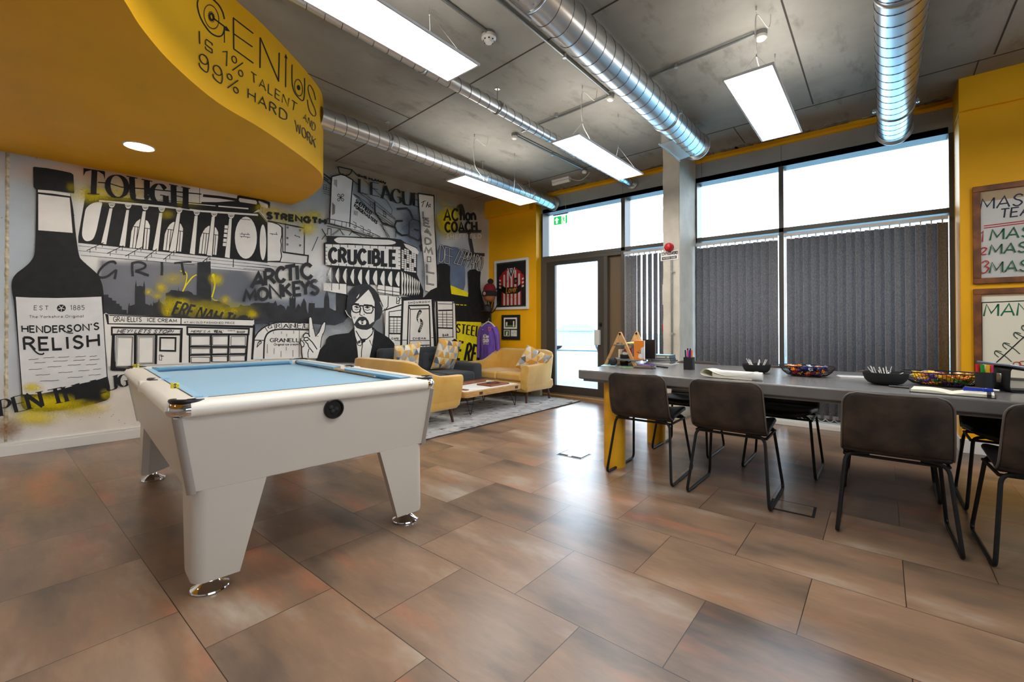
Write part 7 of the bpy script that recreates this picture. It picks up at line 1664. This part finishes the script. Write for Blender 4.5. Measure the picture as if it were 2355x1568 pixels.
# stack of books and notebooks
st = tt(1512, 838); sx_, sy2 = st.x, st.y+.10; z = TZ
for lab, w, d, h, a, c, dx in (('white magazine at the bottom of the book stack', .25, .20, .008, -.05, 'paper', .0), ('grey spined book second from the bottom of the stack', .22, .17, .014, .06, 'p_grey', -.01), ('black covered book under the topmost two of the stack', .22, .16, .014, -.02, 'p_black', .01), ('black book below the pale blue one in the stack', .21, .16, .016, .05, 'p_black', .0)):
    book(lab, sx_+dx, sy2, z, w, d, h, a, c); z += h+.0004
bt_ = book('thick book with pale blue top cover, topmost of the stack', sx_-.01, sy2, z, .22, .155, .030, .02, 'p_black', pages='cream_paper'); MB().box((-.109, -.077, .0302), (.106, .077, .0315)).obj('top_cover', M['p_teal'], bt_, smooth=False)
bk = Paint(lambda x, y, off: Vector((x, -.0775-off, y)), .0004, .0001); bk.begin(); bk.line('paint_white', [(-.01, .015), (.05, .015)], .006); bk.line('pitch_green', [(.07, .015), (.085, .015)], .01); wend(bk, 'spine_print', bt_)
nb = tt(1482, 847); z = TZ
for lab, w, d, h, a, c, dx, dy in (('black phone under the purple notebook', .16, .075, .009, .08, 'p_black', .0, .0), ('brown notebook between the phone and the purple one', .13, .10, .010, .15, 'p_brown', -.01, .03), ('small purple notebook on the brown one', .12, .09, .010, .05, 'p_purple', -.005, .04)):
    book(lab, nb.x+dx, nb.y+dy, z, w, d, h, a, c, name='notebook' if 'notebook' in lab.split(' ')[1:3] or 'notebook' in lab else 'phone'); z += h+.0004
pq = tt(1520, 846); pen('black pen lying at the foot of the book stack', pq+Vector((-.06, .06, .007)), (.9, -.45, 0), .13, .006, 'p_black')
# rolled flip chart paper
r0 = tt(1640, 868); rp = thing('rolled_paper', 'large sheet of flip chart paper loosely rolled on the table', 'paper roll', (r0.x, r0.y, TZ))
def sheet(P, a, b, n=24):
    P = catmull(P, 5); return [[Vector(a) + Vector((0, 0, z)) + Vector(d1)*x for x, z in P] for d1 in ()]
roll = MB(); prof = catmull([(.30, .002), (.18, .003), (.05, .006), (-.01, .02), (-.005, .045), (.03, .055), (.08, .035), (.16, .02), (.26, .035), (.31, .05)], 5)
rows = []
for j in range(9):
    v = j/8; rows.append([Vector((-.06+x*(1-.15*v)+.05*v, -.03+.19*v, .001+z*(1.0-.35*v)+ (0.01*math.sin(v*PI) if z > .01 else 0))) for x, z in prof])
roll.grid(rows); roll.obj('paper_sheet', M['cream_paper'], rp, solid=.0012)
roll2 = MB(); prof = [(.035*math.cos(a)*.6*(1-.2*a/6), .028+.027*math.sin(a)*(1-.1*a/6)) for a in [i*.3 for i in range(26)]]
roll2.grid([[Vector((.0+L, .0+y+L*-.05, z)) for y, z in prof] for L in [.30*i/8-.0 for i in range(9)]]); roll2.obj('outer_roll', M['paper'], rp, solid=.0012)
rk = Paint(lambda x, y, off: Vector((x, y, .058+off)), .0004, .0001)
# bowls of white sticks
def bowl(label, p, R, h):
    t = thing('bowl', label, 'bowl', p); pr = [(.0, .004), (R*.45, .004), (R*.48, .0), (R*.56, .004), (R*.76, h*.17), (R*.90, h*.42), (R*.98, h*.75), (R, h), (R*.965, h), (R*.94, h*.74), (R*.85, h*.42), (R*.62, h*.18), (.002, h*.1)]
    MB().lathe([(max(r, .002), z) for r, z in pr], n=40, cap=False).obj('bowl_body', M['black_soft'], t, ang=50); return t
def bowlful(n, p, R, h, lab, grp, seed, red=False):
    rr = random.Random(seed); first = None
    for i in range(n):
        a = rr.uniform(0, 2*PI); rad = rr.uniform(0, R*.62); q = Vector(p)+Vector((rad*math.cos(a), rad*math.sin(a), h*.42+rr.uniform(0, .012)))
        a2 = a + rr.uniform(-.9, .9); ti = rr.uniform(.25, 1.15); d = Vector((math.cos(a2)*math.sin(ti), math.sin(a2)*math.sin(ti), math.cos(ti)))
        if first is None:
            t = thing('lollipop', lab, 'lollipop', q, 0, grp); first = t
            MB().cyl((0, 0, 0), (0, 0, .072), .0022, n=7).obj('stick', M['paper'], t); MB().ball((0, 0, -.006), .011, 10, 7).obj('sweet_head', M['red' if red else 'p_pink'], t)
        else: t = dup(first, q, 0, lab, grp)
        t.rotation_mode = 'QUATERNION'; t.rotation_quaternion = d.to_track_quat('Z', 'Y')
b1 = tt(1736, 859)+Vector((0, .055, 0)); bowl('black bowl of white sticks next to the rolled paper', b1, .095, .066); bowlful(13, b1, .095, .066, 'white lollipop stick in the black bowl next to the rolled paper', 'lollipops in the bowl by the rolled paper', 4)
b2 = tt(2036, 886)+Vector((0, .05, 0)); bowl('black bowl of white sticks between the notepad and the yellow sweets', b2, .108, .074); bowlful(16, b2, .108, .074, 'white lollipop stick in the black bowl beside the yellow sweets', 'lollipops in the bowl by the yellow sweets', 8, True)
# wire baskets of wrapped sweets
def basket(label, p, rx, ry, h, rz):
    t = thing('wire_basket', label, 'basket', p, rz); w = MB(); n = 64
    prof = [(.50, .003), (.70, h*.13), (.86, h*.42), (.95, h*.75), (1.0, h)]
    for i in range(n):
        a = 2*PI*i/n; w.tube([(rx*r*math.cos(a), ry*r*math.sin(a), z) for r, z in prof], .0013, 5)
    for r, z in ((.70, h*.13), (.86, h*.42)): w.tube([(rx*r*math.cos(2*PI*i/48), ry*r*math.sin(2*PI*i/48), z) for i in range(48)], .0013, 5, close=True)
    w.obj('wire_cage', M['black_steel'], t)
    MB().tube([(rx*math.cos(2*PI*i/56), ry*math.sin(2*PI*i/56), h) for i in range(56)], .0034, 8, close=True).obj('rim', M['black_steel'], t)
    MB().cyl((0, 0, .001), (0, 0, .004), 1, n=40).xf(Matrix.Diagonal((rx*.54, ry*.54, 1))).obj('base_plate', M['black_steel'], t)
    return t
def sweets(n, p, rx, ry, h, rz, cols, what, grp, seed):
    rr = random.Random(seed); firsts = {}
    for i in range(n):
        lay = i/n; zz = h*.14 + lay*h*.80; k = .50+.36*min(1, zz/h); a = rr.uniform(0, 2*PI); r = math.sqrt(rr.uniform(.0, 1))*k*.92
        q = Vector((rx*r*math.cos(a), ry*r*math.sin(a), zz)); q = Vector(p) + Rz(rz) @ q
        c = rr.choice(cols)
        lab = '%s wrapped sweet in the %s' % (c.replace('p_', ''), what)
        if c not in firsts:
            t = thing('wrapped_sweet', lab, 'sweet', q, rr.uniform(0, 6), grp); firsts[c] = t
            s = MB(); s.obox((0, 0, 0), (.030, .020, .013), Rz(0))
            for sg in (-1, 1): s.loft([[(sg*.014, -.003, -.002), (sg*.014, .003, -.002), (sg*.014, .003, .002), (sg*.014, -.003, .002)], [(sg*.026, -.010, -.003), (sg*.026, .010, .002), (sg*.026, .010, .004), (sg*.026, -.010, 0)]])
            s.obj('wrapper', M[c], t, bev=.003, seg=2)
        else: t = dup(firsts[c], q, rr.uniform(0, 6), lab, grp)
        t.rotation_euler = (rr.uniform(-.5, .5), rr.uniform(-.5, .5), rr.uniform(0, 6))
for nm, rgb in (('p_silver', (200, 205, 225)),): M[nm] = flat('silver wrapper', rgb, .25, metal=.6)
for c in ('blue', 'navy', 'red', 'orange', 'yellow', 'purple', 'green'): M['p_'+c].node_tree.nodes['Principled BSDF'].inputs['Roughness'].default_value = .25
k1 = tt(1852, 867)+Vector((0, .075, 0)); basket('black wire basket of blue and red wrapped sweets', k1, .165, .12, .072, .05)
sweets(110, k1, .165, .12, .072, .05, ['p_blue', 'p_navy', 'p_blue', 'p_red', 'p_navy', 'p_silver', 'p_orange'], 'basket beside the white notepad', 'sweets in the blue and red basket', 21)
k2 = tt(2172, 890)+Vector((0, .07, 0)); basket('black wire basket of yellow wrapped sweets', k2, .19, .12, .078, .05)
sweets(120, k2, .19, .12, .078, .05, ['p_yellow', 'p_yellow', 'p_orange', 'p_yellow', 'p_silver', 'p_green', 'p_orange', 'p_yellow', 'p_purple', 'p_yellow'], 'basket behind the open notebook', 'sweets in the yellow basket', 22)
# spiral notepad
n0 = tt(1958, 871); npd = thing('spiral_notepad', 'small white spiral notepad between the blue basket and a bowl', 'notepad', (n0.x, n0.y+.06, TZ), .25)
MB().box((-.075, -.06, 0), (.075, .06, .009)).obj('page_block', M['paper'], npd, bev=.001); MB().box((-.076, -.061, .009), (.076, .061, .0105)).obj('cover', M['white_metal'], npd, smooth=False)
sp2 = MB(); sp2.tube([(-.065+.13*i/160, .060+.006*math.cos(i*.785), .007+.007*math.sin(i*.785)) for i in range(161)], .0012, 5); sp2.obj('spiral_wire', M['zinc'], npd)
# open notebook with pens
q0 = tt(2188, 905); on_ = thing('open_notebook', 'open notebook with cream pages and a black elastic strap', 'notebook', (q0.x+.0, q0.y+.0, TZ), -.12)
MB().box((-.155, -.085, .0), (.155, .085, .004)).obj('cover', M['black_soft'], on_, bev=.001)
pg = MB(); 
def pagehalf(s):
    r = []
    for j in range(2):
        r.append([Vector((s*.15*i/14, (-.08, .08)[j], .006+.016*math.sin(min(1, i/9)*PI*.5)*(1-.35*(i/14)) if i else .006)) for i in range(15)])
    return r
for s in (-1, 1):
    R_ = pagehalf(s); bot = [[Vector((v.x, v.y, .004)) for v in r] for r in R_]; pg.loft([R_[0]+bot[0][::-1], R_[1]+bot[1][::-1]])
pg.obj('pages', M['cream_paper'], on_, ang=40)
MB().box((.125, -.088, .0), (.14, .088, .0035)).box((.125, -.088, .0035), (.14, -.0865, .018)).obj('elastic_strap', M['black_soft'], on_, smooth=False)
MB().box((.125, -.088, .0165), (.14, .03, .0185)).obj('strap_over_pages', M['black_soft'], on_, smooth=False)
mp_ = thing('marker_pen', 'thick blue marker lying across the open notebook', 'marker', (q0.x+.04, q0.y-.03, TZ+.031), 0)
MB().cyl((0, 0, 0), (.075, .01, 0), .0085, n=16).obj('barrel', M['p_blue'], mp_, bev=.002); MB().cyl((.068, .009, 0), (.105, .014, 0), .0092, n=16).obj('pen_cap', M['p_blue'], mp_, bev=.002)
pen('black and silver pen tucked under the strap of the open notebook', Vector((q0.x+.06, q0.y+.11, TZ+.028)), (.75, -.55, 0.0), .14, .005, 'p_black', 'zinc')
pen('black pen poking out beyond the open notebook', Vector((q0.x-.16, q0.y+.085, TZ+.0065)), (-.9, .35, 0), .09, .005, 'p_black')
# highlighters, laptop on its stand
h0 = tt(2262, 900)+Vector((.01, .05, 0)); pot('tapered black pot of highlighters beside the laptop stand', h0, .036, .10, False)
for c, dx, dy in (('red', -.024, -.004), ('green', -.008, -.012), ('yellow', .010, -.014), ('pink', .024, .0)):
    pen('%s highlighter standing in the pot by the laptop' % c, h0+Vector((dx*.7, dy*.7, .015)), (dx*3.5, dy*1.5, 1), .125, .0085, 'p_'+c, group='highlighters in the pot')
ls0 = Vector((.475, 3.53, TZ)); lst = thing('laptop_stand', 'black bent metal stand holding the laptop', 'laptop stand', ls0, .38)
prof = [(.24, .004), (.02, .004), (.004, .012), (.0, .03), (.004, .115), (.014, .130), (.225, .092), (.228, .100)]
w_ = .10; s_ = MB(); s_.grid([[Vector((x, y, z)) for x, z in fillet([Vector((a, 0, b)) for a, b in prof], .012) and [(v.x, v.z) for v in fillet([Vector((a, 0, b)) for a, b in prof], .012)]] for y in (-w_*.85, w_*.85)]); s_.obj('stand_plate', M['black_steel'], lst, solid=.006, off=0)
MB().box((-.0035, -.03, .045), (.004, .005, .095)).obj('cable_slot', M['zinc'], lst, bev=.008)
lap = thing('laptop', 'closed grey laptop tilted on the black stand', 'laptop', ls0+Vector((-.02, .0, .134)), .38)
M['space_grey'] = flat('space grey aluminium', (120, 128, 142), .35, metal=.7)
MB().box((0, -.12, .004), (.34, .13, .018)).xf(Ry(.19)).obj('case', M['space_grey'], lap, bev=.005); MB().box((.31, -.10, .0), (.335, .11, .006)).xf(Ry(.19)).obj('hinge_cover', M['black_plastic'], lap, bev=.002)
def cable(label, P): tag(MB().tube(catmull(P, 8), .0022, 6).obj('cable', M['black_plastic'], None, loc=P[0]), label, 'cable')
cable('black cable trailing behind the pot of highlighters', [(h0.x+.05, h0.y+.12, TZ+.003), (h0.x+.25, h0.y+.16, TZ+.003), (h0.x+.5, h0.y+.14, TZ+.003)])
cable('black cable looping beside the laptop stand base', [(ls0.x+.04, ls0.y+.14, TZ+.003), (ls0.x+.25, ls0.y+.16, TZ+.003), (ls0.x+.5, ls0.y+.10, TZ+.003)])
# ------------------------------------------------------------------ floor boxes
def floorbox(label, pts, bars_=True):
    c = sum((Vector((p[0], p[1], 0)) for p in pts), Vector())/4
    t = thing('floor_box', label, 'floor box', (c.x, c.y, 0), math.radians(2)); w, d = .235, .185
    MB().box((-w/2, -d/2, 0), (w/2, d/2, .0025)).obj('trim_rim', M['zinc' if bars_ else 'black_soft'], t, smooth=False); MB().box((-w/2+.004, -d/2+.004, .0025), (w/2-.004, d/2-.004, .0032)).obj('rim_gap', M['black_soft'], t, smooth=False)
    MB().box((-w/2+.014, -d/2+.014 + (.022 if bars_ else 0), .0032), (w/2-.014, d/2-.014, .0045)).obj('lid', M['lid_tile'], t, smooth=False)
    if bars_:
        MB().box((-.014, -d/2+.01, .0032), (.014, -d/2+.034, .0046)).obj('latch', M['zinc'], t, smooth=False)
    return t
M['lid_tile'] = mat('floor box lid', srgb(126, 106, 88), .3, var=.3, vscale=12)
floorbox('square floor socket box with bright rim in the daylight patch', [PZ(1279, 1043), PZ(1308, 1033), PZ(1363, 1046), PZ(1331, 1058)])
floorbox('dark floor socket box under the runner of a chair', [PZ(1782, 1140), PZ(1882, 1170), PZ(1870, 1200), PZ(1760, 1165)], False)
# ------------------------------------------------------------------ parked car in the street
cp_ = PZ(1330, 806, -.21)
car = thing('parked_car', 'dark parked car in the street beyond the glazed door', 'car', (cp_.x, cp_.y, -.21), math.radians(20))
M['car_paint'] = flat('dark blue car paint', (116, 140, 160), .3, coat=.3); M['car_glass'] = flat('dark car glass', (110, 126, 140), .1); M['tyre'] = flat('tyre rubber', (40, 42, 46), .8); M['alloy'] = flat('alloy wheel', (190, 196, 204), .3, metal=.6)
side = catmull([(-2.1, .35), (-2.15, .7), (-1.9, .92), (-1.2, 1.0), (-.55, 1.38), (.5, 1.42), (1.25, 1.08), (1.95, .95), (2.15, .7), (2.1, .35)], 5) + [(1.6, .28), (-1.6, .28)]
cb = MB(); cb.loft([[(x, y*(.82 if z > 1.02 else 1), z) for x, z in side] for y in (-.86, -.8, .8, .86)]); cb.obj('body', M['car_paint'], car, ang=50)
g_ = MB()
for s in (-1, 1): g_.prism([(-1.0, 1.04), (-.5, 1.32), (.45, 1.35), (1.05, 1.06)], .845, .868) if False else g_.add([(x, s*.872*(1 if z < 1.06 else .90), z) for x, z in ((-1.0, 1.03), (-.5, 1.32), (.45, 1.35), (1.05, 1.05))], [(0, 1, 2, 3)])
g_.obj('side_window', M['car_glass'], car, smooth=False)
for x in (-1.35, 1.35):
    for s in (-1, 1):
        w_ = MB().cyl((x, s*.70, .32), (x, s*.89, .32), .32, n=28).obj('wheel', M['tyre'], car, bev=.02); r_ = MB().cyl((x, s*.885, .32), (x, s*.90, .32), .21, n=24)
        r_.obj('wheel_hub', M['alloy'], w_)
# reflectors, kick plate and socket strip under the door side loveseat stay part of the room
sk = PY(1235, 903, 5.70)
tag(MB().box((sk.x-.09, 5.66, .0), (sk.x+.09, 5.72, .085)).obj('floor_socket', M['white_plastic'], None, bev=.004, loc=(sk.x, 5.69, 0)), 'white socket box on the floor behind the mustard loveseat', 'socket box')
